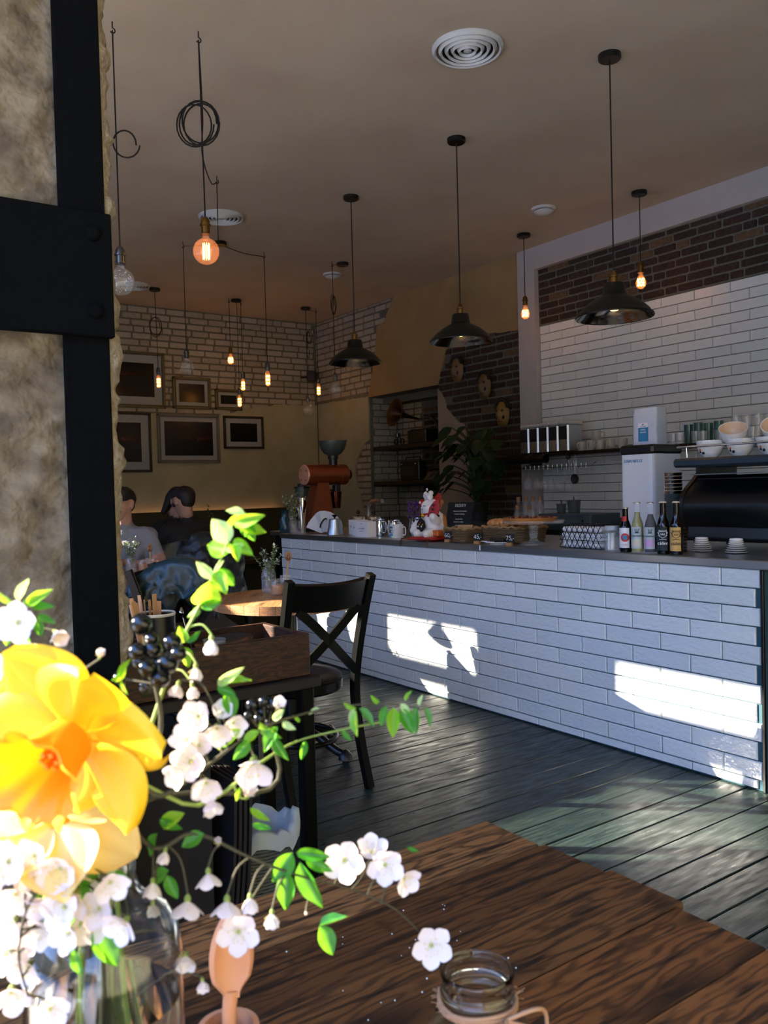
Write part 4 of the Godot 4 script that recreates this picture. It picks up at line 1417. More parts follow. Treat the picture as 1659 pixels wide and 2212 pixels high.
func lucky_cat() -> void:
	var W := Color(0.82, 0.8, 0.78)
	var R := Color(0.55, 0.03, 0.02)
	var K := Color(0.02, 0.02, 0.02)
	var O := Color(0.45, 0.17, 0.04)
	# the cat faces the guests (-x), head tipped back
	var t := thing("cat_figurine", "white ceramic lucky cat figurine with red ear lining on a red cushion", "figurine", Vector3(3.2, TOP + 0.026, -4.03))
	var b := [[Vector3(0.03, 0.05, 0), Vector3(0.02, 0.1, 0), 0.075, 0.065, W], [Vector3(0.02, 0.1, 0), Vector3(0.0, 0.13, 0), 0.06, 0.04, W],
		[Vector3(-0.01, 0.175, 0.0), Vector3(0.012, 0.178, 0.0), 0.048, 0.05, W],
		[Vector3(0.0, 0.09, -0.055), Vector3(-0.045, 0.06, -0.08), 0.03, 0.026, W], [Vector3(-0.045, 0.06, -0.08), Vector3(-0.07, 0.035, -0.075), 0.026, 0.026, W],
		[Vector3(0.0, 0.095, 0.06), Vector3(-0.035, 0.12, 0.07), 0.026, 0.024, W],
		[Vector3(-0.03, 0.02, 0.05), Vector3(-0.075, 0.018, 0.055), 0.03, 0.024, W], [Vector3(-0.03, 0.02, -0.03), Vector3(-0.08, 0.018, -0.035), 0.03, 0.024, W],
		[Vector3(0.055, 0.06, 0.05), Vector3(0.06, 0.1, 0.04), 0.03, 0.03, O], [Vector3(0.05, 0.2, 0.03), Vector3(0.05, 0.19, 0.03), 0.03, 0.02, O]]
	var m := tinted("glazed_paint", 0.12)
	part("body", blob(b, 0.0065, 0.02), m, t)
	for s in [-1.0, 1.0]:
		var g := Geo.new()
		g.prism([Vector2(-0.028, 0), Vector2(0.028, 0), Vector2(0.018, 0.045), Vector2(0.0, 0.068), Vector2(-0.016, 0.045)], 0.02, Transform3D(Basis.from_euler(Vector3(s * 0.5, PI / 2, 0)), Vector3(0.01, 0.205, s * 0.03 + (0.0 if s < 0 else 0.006))))
		part("ear", g, mat("ear_red", "#a5221c", 0.2) if s > 0 else M["white_ceramic"], t)
	var g := Geo.new()
	g.prism([Vector2(-0.03, -0.05), Vector2(0.03, -0.045), Vector2(0.05, 0.02), Vector2(0.036, 0.062), Vector2(0.008, 0.05), Vector2(-0.02, 0.01)], 0.012, Transform3D(Basis.from_euler(Vector3(0, -PI / 2 + 0.5, -0.1)), Vector3(-0.018, 0.165, 0.052)))
	var pl := part("red_plaque", g, M["ear_red"], t)
	for i in 3:
		g = Geo.new()
		g.box(Vector3(-0.036 - 0.0 * i, 0.14 + 0.025 * i, 0.062 + 0.006 * i), Vector3(0.003, 0.015, 0.012), 0.001, Basis(Vector3.UP, 0.5))
		part("brush_mark", g, M["ink_black"], pl)
	g = Geo.new()
	for q in [[-0.02, 0.35], [0.018, 0.35]]:
		var pts := []
		for i in 6:
			var a := PI * i / 5.0
			pts.append(Vector3(-0.056 - 0.002 * sin(a), 0.182 + sin(a) * 0.006, q[0] + cos(a) * 0.01))
		g.tube(pts, 0.0016, 5)
	g.tube([Vector3(-0.06, 0.168, -0.006), Vector3(-0.061, 0.164, 0.0), Vector3(-0.06, 0.168, 0.006)], 0.0015, 5)
	part("face_lines", g, M["ink_black"], t)
	g = Geo.new(); g.ball(Vector3(-0.055, 0.128, 0.0), 0.014, 12)
	mat("gold_paint", "#c99a32", 0.3, 0.7)
	part("bell", g, M["gold_paint"], t)
	g = Geo.new(); g.tube(smooth_path([Vector3(-0.04, 0.135, -0.045), Vector3(-0.055, 0.133, -0.01), Vector3(-0.05, 0.137, 0.035), Vector3(-0.01, 0.14, 0.058)], 4), 0.006, 8)
	part("collar", g, M["ear_red"], t)
	g = Geo.new()
	g.prism([Vector2(-0.035, -0.03), Vector2(0.02, -0.035), Vector2(0.038, 0.0), Vector2(0.025, 0.035), Vector2(-0.02, 0.03), Vector2(-0.045, 0.005)], 0.012, Transform3D(Basis.from_euler(Vector3(0, -PI / 2, 0.7)), Vector3(-0.058, 0.07, -0.01)))
	var fan := part("painted_fan", g, M["ink_black"], t)
	for i in 5:
		g = Geo.new()
		g.ball(Vector3(-0.073, 0.062 + 0.012 * (i % 3), -0.03 + 0.011 * i), 0.0065, 8, Vector3(0.5, 1, 1))
		part("painted_spot", g, [M["white_ceramic"], M["gold_paint"], M["ear_red"]][i % 3], fan)
	g = Geo.new(); g.box(Vector3(-0.02, 0.022, 0.095), Vector3(0.05, 0.036, 0.055), 0.006)
	mat("orange_glaze", "#c8672a", 0.2)
	part("gold_brick", g, M["orange_glaze"], t)
	g = Geo.new(); g.ball(Vector3(0.0, 0.125, 0.077), 0.01, 8, Vector3(1.2, 1, 0.4)); g.ball(Vector3(-0.052, 0.095, -0.095), 0.007, 8)
	part("black_spots", g, M["ink_black"], t)
	# offerings carried by the cat
	g = Geo.new(); g.ball(Vector3(-0.02, 0.2, -0.05), 0.022, 14, Vector3(1, 1.15, 1))
	var dm := part("red_doll", g, M["ear_red"], t)
	g = Geo.new(); g.ball(Vector3(-0.036, 0.204, -0.05), 0.011, 10, Vector3(0.6, 1, 1))
	part("doll_face", g, M["white_ceramic"], dm)
	g = Geo.new(); g.tube([Vector3(-0.01, 0.12, -0.06), Vector3(-0.018, 0.18, -0.052)], 0.01, 8)
	part("doll_stand", g, M["white_ceramic"], dm)
	g = Geo.new(); g.ball(Vector3(0.0, 0.262, 0.012), 0.017, 12); g.ball(Vector3(-0.005, 0.238, 0.01), 0.02, 12)
	part("kitten_ornament", g, M["white_ceramic"], t)
	var pf := thing("purple_flowers", "bunch of purple artificial blossoms tucked behind the cat figurine", "flowers", Vector3(3.17, TOP, -4.16))
	var r := RandomNumberGenerator.new()
	r.seed = 12
	g = Geo.new()
	for i in 70:
		var a := r.randf() * TAU
		var h := r.randf()
		var p := Vector3(cos(a) * 0.034 * (1.1 - h * 0.4), 0.13 + h * 0.11, sin(a) * 0.034 * (1.1 - h * 0.4))
		for q in 4:
			var d := Vector3(r.randfn(), r.randfn(), r.randfn()).normalized() * 0.011
			var s := d.cross(Vector3.UP).normalized() * 0.005
			g.flat([p, p + d * 0.5 + s, p + d, p + d * 0.5 - s])
	part("petals", g, mat("violet", "#6a2f9a", 0.7), pf)
	g = Geo.new(); g.tube([Vector3(0, 0.0, 0), Vector3(0, 0.2, 0)], 0.004, 6)
	part("stem", g, mat("stem_green", "#2f4a22", 0.7), pf)
	var ws := thing("white_blossom_twig", "thin twig with tiny white blossoms above the cat figurine", "twig", Vector3(3.24, TOP, -4.13))
	g = Geo.new()
	g.tube(smooth_path([Vector3(0, 0, 0), Vector3(0, 0.2, 0.0), Vector3(-0.005, 0.29, 0.02), Vector3(0, 0.315, 0.02)], 4), 0.0014, 5)
	part("stem", g, M["stem_green"], ws)
	g = Geo.new()
	for p in [Vector3(-0.004, 0.29, 0.016), Vector3(0, 0.31, 0.024), Vector3(-0.002, 0.27, -0.004), Vector3(0.0, 0.25, 0.02)]:
		for i in 5:
			var a := TAU * i / 5.0
			g.ball(p + Vector3(0, sin(a) * 0.006, cos(a) * 0.006), 0.0045, 6)
	part("blossoms", g, M["white_ceramic"], ws)
	# cushion
	t = thing("red_cushion", "red patterned cushion with corner tassels under the cat figurine", "cushion", Vector3(3.19, TOP, -4.02), 0.12)
	g = Geo.new()
	var rows := []
	for i in 17:
		var row := []
		for j in 13:
			var u := i / 8.0 - 1.0
			var v := j / 6.0 - 1.0
			var h := 0.014 * pow(maxf(1.0 - pow(absf(u), 4.0), 0.0) * maxf(1.0 - pow(absf(v), 4.0), 0.0), 0.6)
			var pinch := 1.0 - 0.07 * (1.0 - u * u) * absf(v) - 0.05 * (1.0 - v * v) * absf(u)
			row.append(Vector3(v * 0.105 * pinch, 0.014 + h, u * 0.125 * pinch))
		rows.append(row)
	g.sheet(rows)
	var rows2 := []
	for row in rows:
		var q := []
		for p in row: q.append(Vector3(p.x, maxf(0.028 - p.y, 0.0005), p.z))
		rows2.append(q)
	g.sheet(rows2)
	part("cover", g, mat("silk_red", "#b3140f", 0.5), t)
	g = Geo.new()
	var r3 := RandomNumberGenerator.new()
	r3.seed = 3
	for i in 22:
		var p := Vector3(-0.095 + 0.19 * r3.randf(), 0.028, -0.11 + 0.22 * r3.randf())
		g.ball(p - Vector3(0, 0.001, 0), 0.007, 6, Vector3(1, 0.25, 1.4))
	part("brocade", g, mat("brocade_orange", "#d9622a", 0.5), t)
	for q in [[Vector3(-0.105, 0.014, -0.125), -1.0], [Vector3(-0.105, 0.014, 0.1), 1.0]]:
		g = Geo.new()
		g.tube(smooth_path([q[0], q[0] + Vector3(-0.02, 0.002, 0.0), q[0] + Vector3(-0.035, -0.02, 0.004), q[0] + Vector3(-0.036, -0.045, 0.008)], 4), 0.0018, 6)
		g.tube(smooth_path([q[0], q[0] + Vector3(-0.02, 0.004, 0.01), q[0] + Vector3(-0.034, -0.015, 0.016), q[0] + Vector3(-0.036, -0.035, 0.018)], 4), 0.0018, 6)
		part("tassel", g, mat("dark_red", "#4a1512", 0.7), t)

func basket(t: Node3D, w: float, d: float, h: float) -> void:
	# woven sides: strands going over and under upright stakes
	var g := Geo.new()
	var per := [Vector3(-d, 0, -w), Vector3(d, 0, -w), Vector3(d, 0, w), Vector3(-d, 0, w)]
	var pts := []
	for e in 4:
		var a: Vector3 = per[e]
		var b: Vector3 = per[(e + 1) % 4]
		var m := int(a.distance_to(b) / 0.012)
		for i in m: pts.append(a.lerp(b, float(i) / m))
	var rows := int(h / 0.009)
	for k in rows:
		var loop := []
		for i in pts.size() + 1:
			var p: Vector3 = pts[i % pts.size()]
			var o := Vector3(p.x / d if absf(p.x) > d * 0.98 else 0.0, 0, p.z / w if absf(p.z) > w * 0.98 else 0.0).normalized()
			var f := 1.0 + 0.1 * k / rows
			loop.append(Vector3(p.x * f, 0.005 + k * 0.009, p.z * f) + o * 0.0025 * (1 if (i / 2 + k) % 2 else -1))
		g.tube(loop, 0.0046, 5, false)
	part("weave", g, M["wicker"], t)
	g = Geo.new()
	var rim := []
	for i in pts.size() + 1:
		var p: Vector3 = pts[i % pts.size()]
		rim.append(Vector3(p.x * 1.11, h + 0.004 * sin(i * 1.4), p.z * 1.11))
	g.tube(rim, 0.0075, 6, false)
	part("rim", g, M["wicker_pale"], t)
	part("base", boxg(Vector3(0, 0.004, 0), Vector3(d * 2, 0.006, w * 2), 0.0), M["wicker"], t)

func croissant() -> Geo:
	var g := Geo.new()
	g.tinted = true
	var rows := []
	for i in 33:
		var u := i / 32.0 * 2.0 - 1.0
		var a := u * 1.15
		var c := Vector3(0.055 * (1.0 - cos(a)) * 1.1, 0, 0.075 * sin(a))
		var dir := Vector3(sin(a), 0, cos(a)).normalized()
		var side := dir.cross(Vector3.UP)
		var r := 0.033 * pow(maxf(1.0 - u * u, 0.0), 0.55) * (1.0 + 0.13 * absf(sin(i * 0.62))) + 0.003
		var row := []
		for j in 13:
			var q := TAU * j / 12.0
			row.append(c + side * cos(q) * r + Vector3(0, sin(q) * r * 0.85 + 0.026, 0))
		rows.append(row)
	g.sheet(rows)
	for i in g.v.size():
		var s := sin(float(i / 13) * 0.62)
		g.k[i] = Color(0.42, 0.16, 0.045).lerp(Color(0.62, 0.30, 0.10), absf(s))
	return g

func pastries() -> void:
	mat("wicker", "#6f5a3c", 0.75)
	mat("wicker_pale", "#9a7a50", 0.75)
	var t := thing("bread_basket", "small woven basket holding wrapped pastry beside the cat figurine", "basket", Vector3(3.235, TOP, -3.76), 0.0)
	basket(t, 0.085, 0.065, 0.08)
	var g := Geo.new()
	g.prism([Vector2(-0.05, 0), Vector2(0.05, 0), Vector2(0.012, 0.045), Vector2(-0.01, 0.05)], 0.09, xf(Vector3(-0.03, 0.05, -0.01), 0.5))
	single("wrapped_pastry", g, M["kraft"], "pastry in folded brown paper in the small basket", "pastry", Vector3(3.235, TOP, -3.76))
	t = thing("bread_basket", "long woven basket full of golden croissants", "basket", Vector3(3.37, TOP, -3.48), 0.0)
	basket(t, 0.15, 0.085, 0.088)
	var cm := tinted("pastry_crust", 0.45)
	var c0: Node3D = null
	var places := [[Vector3(3.35, 0.075, -3.585), 0.4, "small croissant at the left end of the long basket"], [Vector3(3.40, 0.075, -3.53), 1.2, "croissant half hidden behind others in the long basket"], [Vector3(3.34, 0.085, -3.48), 1.9, "big ridged croissant in the middle of the long basket"], [Vector3(3.41, 0.085, -3.40), 0.7, "round backed croissant at the right end of the long basket"], [Vector3(3.40, 0.06, -3.62), 2.3, "flat croissant lying low at the basket's left rim"]]
	for q in places:
		if c0 == null:
			c0 = single("croissant", croissant(), cm, q[2], "croissant", q[0] + Vector3(0, TOP, 0), q[1], "croissants in the long basket")
		else:
			dup(c0, q[2], q[0] + Vector3(0, TOP, 0), q[1])
	# price tags on wooden feet
	for q in [[Vector3(3.142, TOP, -3.80), "60,-", "sixty at the small basket"], [Vector3(3.135, TOP, -3.535), "45,-", "forty-five at the croissants"], [Vector3(3.147, TOP, -3.29), "75,-", "seventy-five by the cake stand"]]:
		t = thing("price_tag", "black chalk price tag reading %s" % q[2], "price tag", q[0], 0.35, "chalk price tags")
		part("foot", boxg(Vector3(0, 0.0085, 0), Vector3(0.02, 0.017, 0.034), 0.001), M["light_wood_1"], t)
		part("card", boxg(Vector3(0.004, 0.038, 0.004), Vector3(0.003, 0.046, 0.048), 0.0005), M["chalkboard"], t)
		text(q[1], 0.030, 0.0006, M["chalk"], t, Transform3D(OUT, Vector3(0.002, 0.04, 0.005)), "Droid Sans")
	# plates with cake and cutlery
	for q in [[Vector3(3.192, TOP, -3.42), "white plate with a dark brownie slice behind the middle price tag", true], [Vector3(3.4, TOP, -3.02), "white plate with small cutlery beneath the cake stand", false]]:
		t = thing("plate", q[1], "plate", q[0])
		part("dish", lat([Vector2(0, 0), Vector2(0.05, 0), Vector2(0.052, 0.004), Vector2(0.076, 0.012), Vector2(0.074, 0.015), Vector2(0.05, 0.007), Vector2(0, 0.006)], 28), M["white_ceramic"], t)
		if q[2]:
			single("brownie", boxg(Vector3(0, 0.013, 0), Vector3(0.05, 0.026, 0.11), 0.004), mat("brownie_dark", "#1f120d", 0.8), "dark chocolate brownie slice on the white plate", "cake", q[0] + Vector3(0, 0.007, 0.005))
		g = Geo.new(); g.tube([Vector3(-0.03, 0.016, -0.08), Vector3(0.0, 0.012, -0.04), Vector3(0.0, 0.012, 0.0)], 0.003, 6)
		single("small_fork", g, M["chrome"], "small steel fork laid on the plate %s" % ("with the brownie" if q[2] else "under the cake stand"), "fork", q[0] + Vector3(-0.03, 0.002, 0))
	# glass cake stand with a fruit tart
	t = thing("cake_stand", "clear pressed glass cake stand carrying a fruit tart", "cake stand", Vector3(3.24, TOP, -3.2))
	part("stem", lat([Vector2(0, 0), Vector2(0.075, 0.002), Vector2(0.07, 0.012), Vector2(0.03, 0.022), Vector2(0.016, 0.035), Vector2(0.022, 0.05), Vector2(0.026, 0.065), Vector2(0.02, 0.08), Vector2(0.03, 0.095), Vector2(0.028, 0.11), Vector2(0.02, 0.118)], 24, 30), M["clear_glass"], t)
	part("plate", lat([Vector2(0, 0.118), Vector2(0.16, 0.118), Vector2(0.165, 0.128), Vector2(0.162, 0.134), Vector2(0.155, 0.124), Vector2(0, 0.123)], 40, 30), M["clear_glass"], t)
	t = thing("fruit_tart", "round fluted fruit tart on the glass cake stand", "tart", Vector3(3.235, TOP + 0.125, -3.22))
	g = Geo.new()
	var rows := []
	for i in 97:
		var a := TAU * i / 96.0
		var w := 0.004 * (1 if i % 2 else -1)
		var row := []
		for q in [[0.125, 0.0], [0.142 + w, 0.022], [0.138 + w, 0.024], [0.13, 0.018]]:
			row.append(Vector3(cos(a) * q[0], q[1], sin(a) * q[0]))
		rows.append(row)
	g.sheet(rows)
	part("crust", g, mat("tart_crust", "#b5763a", 0.6), t)
	part("filling", lat([Vector2(0.132, 0.016), Vector2(0.08, 0.02), Vector2(0, 0.021)], 32), mat("tart_fill", "#9a5a2a", 0.4), t)
	var r := RandomNumberGenerator.new()
	r.seed = 5
	for i in 16:
		var a := r.randf() * TAU
		var d := sqrt(r.randf()) * 0.12
		g = Geo.new(); g.ball(Vector3(cos(a) * d, 0.024, sin(a) * d), 0.009, 8)
		part("berry", g, mat("tart_berry", "#5a1a22", 0.3), t)
	# napkins in a wire holder
	t = thing("napkin_holder", "black wire basket with diamond mesh full of napkins", "napkin holder", Vector3(3.235, TOP, -2.83), 0.0)
	g = Geo.new()
	var W2 := 0.135
	var D2 := 0.05
	var HH := 0.115
	for s in [-1.0, 1.0]:
		for i in 9:
			var a := -W2 + W2 * 2 * i / 8.0
			for dirs in [-1.0, 1.0]:
				var e: float = a + dirs * 0.065
				var k := 1.0
				if absf(e) > W2:
					k = (W2 - absf(a)) / 0.065
					if k < 0.05: continue
					e = a + dirs * 0.065 * k
				g.tube([Vector3(s * D2, 0.004, a), Vector3(s * D2, 0.004 + HH * k, e)], 0.0013, 4, false)
				g.tube([Vector3(s * D2, 0.004 + HH, a), Vector3(s * D2, 0.004 + HH - HH * k, e)], 0.0013, 4, false)
		for y in [0.004, 0.042, 0.08, 0.119]:
			g.tube([Vector3(s * D2, y, -W2), Vector3(s * D2, y, W2)], 0.0016, 4, false)
			g.tube([Vector3(-D2, y, s * W2), Vector3(D2, y, s * W2)], 0.0016, 4, false)
	part("wire_mesh", g, M["cord_black"], t)
	for i in 4:
		for j in 2:
			g = boxg(Vector3(0, 0, 0), Vector3(0.085, 0.024, 0.14 if j == 0 else 0.105), 0.009)
			single("napkin_stack", g, M["paper_white"], "%s fold of white napkins at the %s of the wire basket" % [["lowest", "second", "third", "topmost"][i], ["left", "right"][j]], "napkins", Vector3(3.235 + rng.randf_range(-0.004, 0.004), TOP + 0.0165 + i * 0.0262, -2.888 + j * 0.126), rng.randf_range(-0.05, 0.05), "napkins in the wire basket")
	# jars with clip lids
	for q in [[Vector3(3.255, TOP, -2.695), 0.028, 0.08, "small clear glass jar right of the napkins, behind the lidded jar"], [Vector3(3.19, TOP, -2.635), 0.038, 0.118, "square clear glass jar with frosted lid left of the dark bottle"]]:
		t = thing("glass_jar", q[3], "jar", q[0])
		part("glass", vessel([Vector2(q[1], 0), Vector2(q[1] * 1.02, q[2] * 0.15), Vector2(q[1] * 1.02, q[2] * 0.7), Vector2(q[1] * 0.8, q[2] * 0.82)], 0.003, 12, 20), M["clear_glass"], t)
		part("lid", lat([Vector2(q[1] * 0.85, q[2] * 0.82), Vector2(q[1] * 0.85, q[2]), Vector2(0, q[2])], 20), M["frost_lid"] if M.has("frost_lid") else mat("frost_lid", "#aeb9ba", 0.4), t)
		g = Geo.new()
		for i in 5:
			g.tube([Vector3(0.004 * i - 0.01, 0.006, -0.012 + 0.005 * i), Vector3(0.006 * (i - 2), q[2] * 0.7, 0.004 * (i - 3))], 0.0022, 5)
		part("stirrers", g, M["chrome"], t)
	# chalk menu on an easel
	t = thing("menu_board", "black chalk menu board on an easel behind the croissants", "menu board", Vector3(3.86, TOP, -4.55), 0.15)
	var lean := Basis(Vector3(0, 0, 1), -0.22)
	part("board", boxg(Vector3(0.02, 0.11, 0), Vector3(0.008, 0.21, 0.24), 0.002, lean), M["chalkboard"], t)
	var lines := [["DEZERTY", 0.026, 0.19], ["cheesecake dle nabidky", 0.012, 0.15], ["croissant maslovy", 0.012, 0.13], ["ovocny kolac", 0.012, 0.095], ["brownie, cookies", 0.012, 0.075], ["quiche dne", 0.012, 0.05]]
	for l in lines:
		text(l[0], l[1], 0.0006, M["chalk"], t, Transform3D(lean * OUT, Vector3(0.0155 + (l[2] - 0.11) * 0.223, l[2], 0)))
	g = Geo.new()
	g.bar(Vector3(0.03, 0.004, 0.1), Vector3(0.06, 0.16, 0.06), 0.012, 0.012)
	g.bar(Vector3(0.12, 0.006, 0.0), Vector3(0.055, 0.2, 0.0), 0.012, 0.012)
	part("easel", g, mat("easel_red", "#3a1714", 0.6), t)

func bottle(label: String, at0: Vector3, h: float, glass: Material, fill: float, liquid: Material, cap: Material) -> Node3D:
	var t := thing("drink_bottle", label, "bottle", at0, 0.0, "bottled drinks in a row on the counter")
	var r := 0.0275
	part("glass", lat([Vector2(0, 0), Vector2(r * 0.92, 0), Vector2(r, 0.006), Vector2(r, h * 0.52), Vector2(r * 0.86, h * 0.6), Vector2(r * 0.5, h * 0.72), Vector2(0.0135, h * 0.8), Vector2(0.0125, h * 0.96), Vector2(0.0145, h * 0.965), Vector2(0.0145, h * 0.985)], 28, 40), glass, t)
	if liquid:
		var pr := [Vector2(0, 0.004), Vector2(r * 0.95, 0.006), Vector2(r * 0.95, h * 0.52), Vector2(r * 0.8, h * 0.6), Vector2(r * 0.45, h * 0.72)]
		pr.append(Vector2(0.011, h * fill)); pr.append(Vector2(0, h * fill))
		part("drink", lat(pr, 24, 40), liquid, t)
	part("crown_cap", lat([Vector2(0.0165, h * 0.968), Vector2(0.0165, h * 0.985), Vector2(0.012, h), Vector2(0, h)], 20), cap, t)
	return t

func wrap_label(t: Node3D, y0: float, y1: float, m: Material, arc := 2.6, face := PI, r := 0.0281) -> MeshInstance3D:
	var g := Geo.new()
	g.lathe([Vector2(r, y0), Vector2(r, y1)], 18, Transform3D(Basis(Vector3.UP, -(face - arc / 2)), Vector3.ZERO), 30, arc)
	return part("paper_label", g, m, t)

func drinks() -> void:
	mat("cola_glass", "#0d0706", 0.06)
	mat("cider_glass", "#120b07", 0.06)
	mat("lemon_drink", "#8f8a2c", 0.2)
	mat("berry_drink", "#1c0a0e", 0.6, 0.0, {"metallic_specular": 0.1})
	mat("cap_silver", "#c2c3bf", 0.35, 0.7)
	mat("cap_cream", "#cbb99c", 0.5)
	var face := Transform3D(Basis(Vector3.UP, 0.5) * OUT, Vector3.ZERO)
	# 1 cola
	var t := bottle("dark cola bottle with red ring label, leftmost of the row", Vector3(3.165, TOP, -2.535), 0.208, M["cola_glass"], 0, null, M["cap_silver"])
	var lb := wrap_label(t, 0.02, 0.112, M["paper_white"])
	var ring := Geo.new()
	ring.lathe([Vector2(0.0275, 0.0), Vector2(0.0275, 0.003)], 4)
	var n := Basis(Vector3.UP, 0.55) * OUT
	for q in [[0.020, "ink_red", 0.0290], [0.011, "print_blue", 0.0294]]:
		var g := Geo.new()
		var rows := []
		for i in 13:
			var row := []
			for j in 25:
				var a := TAU * j / 24.0
				var rr: float = q[0] * i / 12.0
				var u: float = cos(a) * rr
				var ang: float = u / 0.028
				row.append(n * Vector3(sin(ang) * q[2], 0.068 + sin(a) * rr, cos(ang) * q[2]))
			rows.append(row)
		g.sheet(rows)
		part("print", g, M[q[1]], lb)
	var nk := wrap_label(t, 0.142, 0.165, M["ink_red"], 2.0, PI, 0.0165)
	text("cola", 0.012, 0.0008, M["ink_red"], lb, Transform3D(n, n * Vector3(0, 0.035, 0.029)))
	# 2, 3 lemonades
	for q in [[Vector3(3.165, TOP, -2.468), "lemon_drink", "pale yellow lemonade bottle with grey label, second from left", "#cfc9b4", 0.8], [Vector3(3.17, TOP, -2.4), "berry_drink", "dark red lemonade bottle with grey and pink label", "#c9a3cf", 0.76]]:
		t = bottle(q[2], q[0], 0.231, M["drink_glass"] if M.has("drink_glass") else clear_copy(), q[4], M[q[1]], M["cap_silver"])
		lb = wrap_label(t, 0.02, 0.118, mat("label_grey", "#b6bfc0", 0.7))
		var band := wrap_label(t, 0.03, 0.062, mat("label_%s" % q[1], q[3], 0.7), 2.2, PI, 0.0284)
		text("lemonade", 0.0115, 0.0008, M["print_teal"] if M.has("print_teal") else mat("print_teal", "#1d3d42", 0.6), lb, Transform3D(n, n * Vector3(0.0, 0.078, 0.0289)), "Droid Serif", true)
		var g := Geo.new()
		for x in [-0.009, 0.0, 0.009]:
			g.tube([Vector3(x * 0.4, 0.094, 0), Vector3(x, 0.110, 0)], 0.0014, 5)
		g.tube([Vector3(-0.009, 0.092, 0), Vector3(0.009, 0.092, 0)], 0.0022, 5)
		part("fruit_mark", g, M["print_teal"], lb, Transform3D(n, n * Vector3(0, 0, 0.0285)))
	# 4, 5 ciders with antler label
	for q in [[Vector3(3.17, TOP, -2.333), "dark cider bottle with black antler label, second from right", "#1d2c30", "chalk"], [Vector3(3.175, TOP, -2.268), "dark cider bottle with tan antler label, rightmost of the row", "#d3a862", "ink_black"]]:
		t = bottle(q[1], q[0], 0.234, M["cider_glass"], 0, null, M["cap_cream"])
		lb = wrap_label(t, 0.016, 0.12, mat("label" + q[2], q[2], 0.7))
		var ink: Material = M[q[3]]
		text("cider", 0.0165, 0.0008, ink, lb, Transform3D(n, n * Vector3(0, 0.048, 0.0289)), "Droid Serif", true)
		text("BEUV", 0.0105, 0.0008, ink, lb, Transform3D(n, n * Vector3(0, 0.102, 0.0289)), "Droid Sans", true)
		text("SAD", 0.0105, 0.0008, ink, lb, Transform3D(n, n * Vector3(0, 0.088, 0.0289)), "Droid Sans", true)
		var g := Geo.new()
		for s in [-1.0, 1.0]:
			g.tube([Vector3(0, 0.072, 0), Vector3(s * 0.012, 0.078, 0), Vector3(s * 0.017, 0.09, -0.001), Vector3(s * 0.015, 0.108, -0.001)], 0.0011, 5)
			g.tube([Vector3(s * 0.017, 0.088, -0.001), Vector3(s * 0.021, 0.098, -0.004)], 0.001, 5)
			g.tube([Vector3(s * 0.014, 0.081, 0), Vector3(s * 0.02, 0.083, -0.003)], 0.001, 5)
			g.tube([Vector3(0, 0.067, 0), Vector3(s * 0.015, 0.066, 0)], 0.0012, 5)
		part("antler_mark", g, ink, lb, Transform3D(n, n * Vector3(0, 0, 0.0288)))

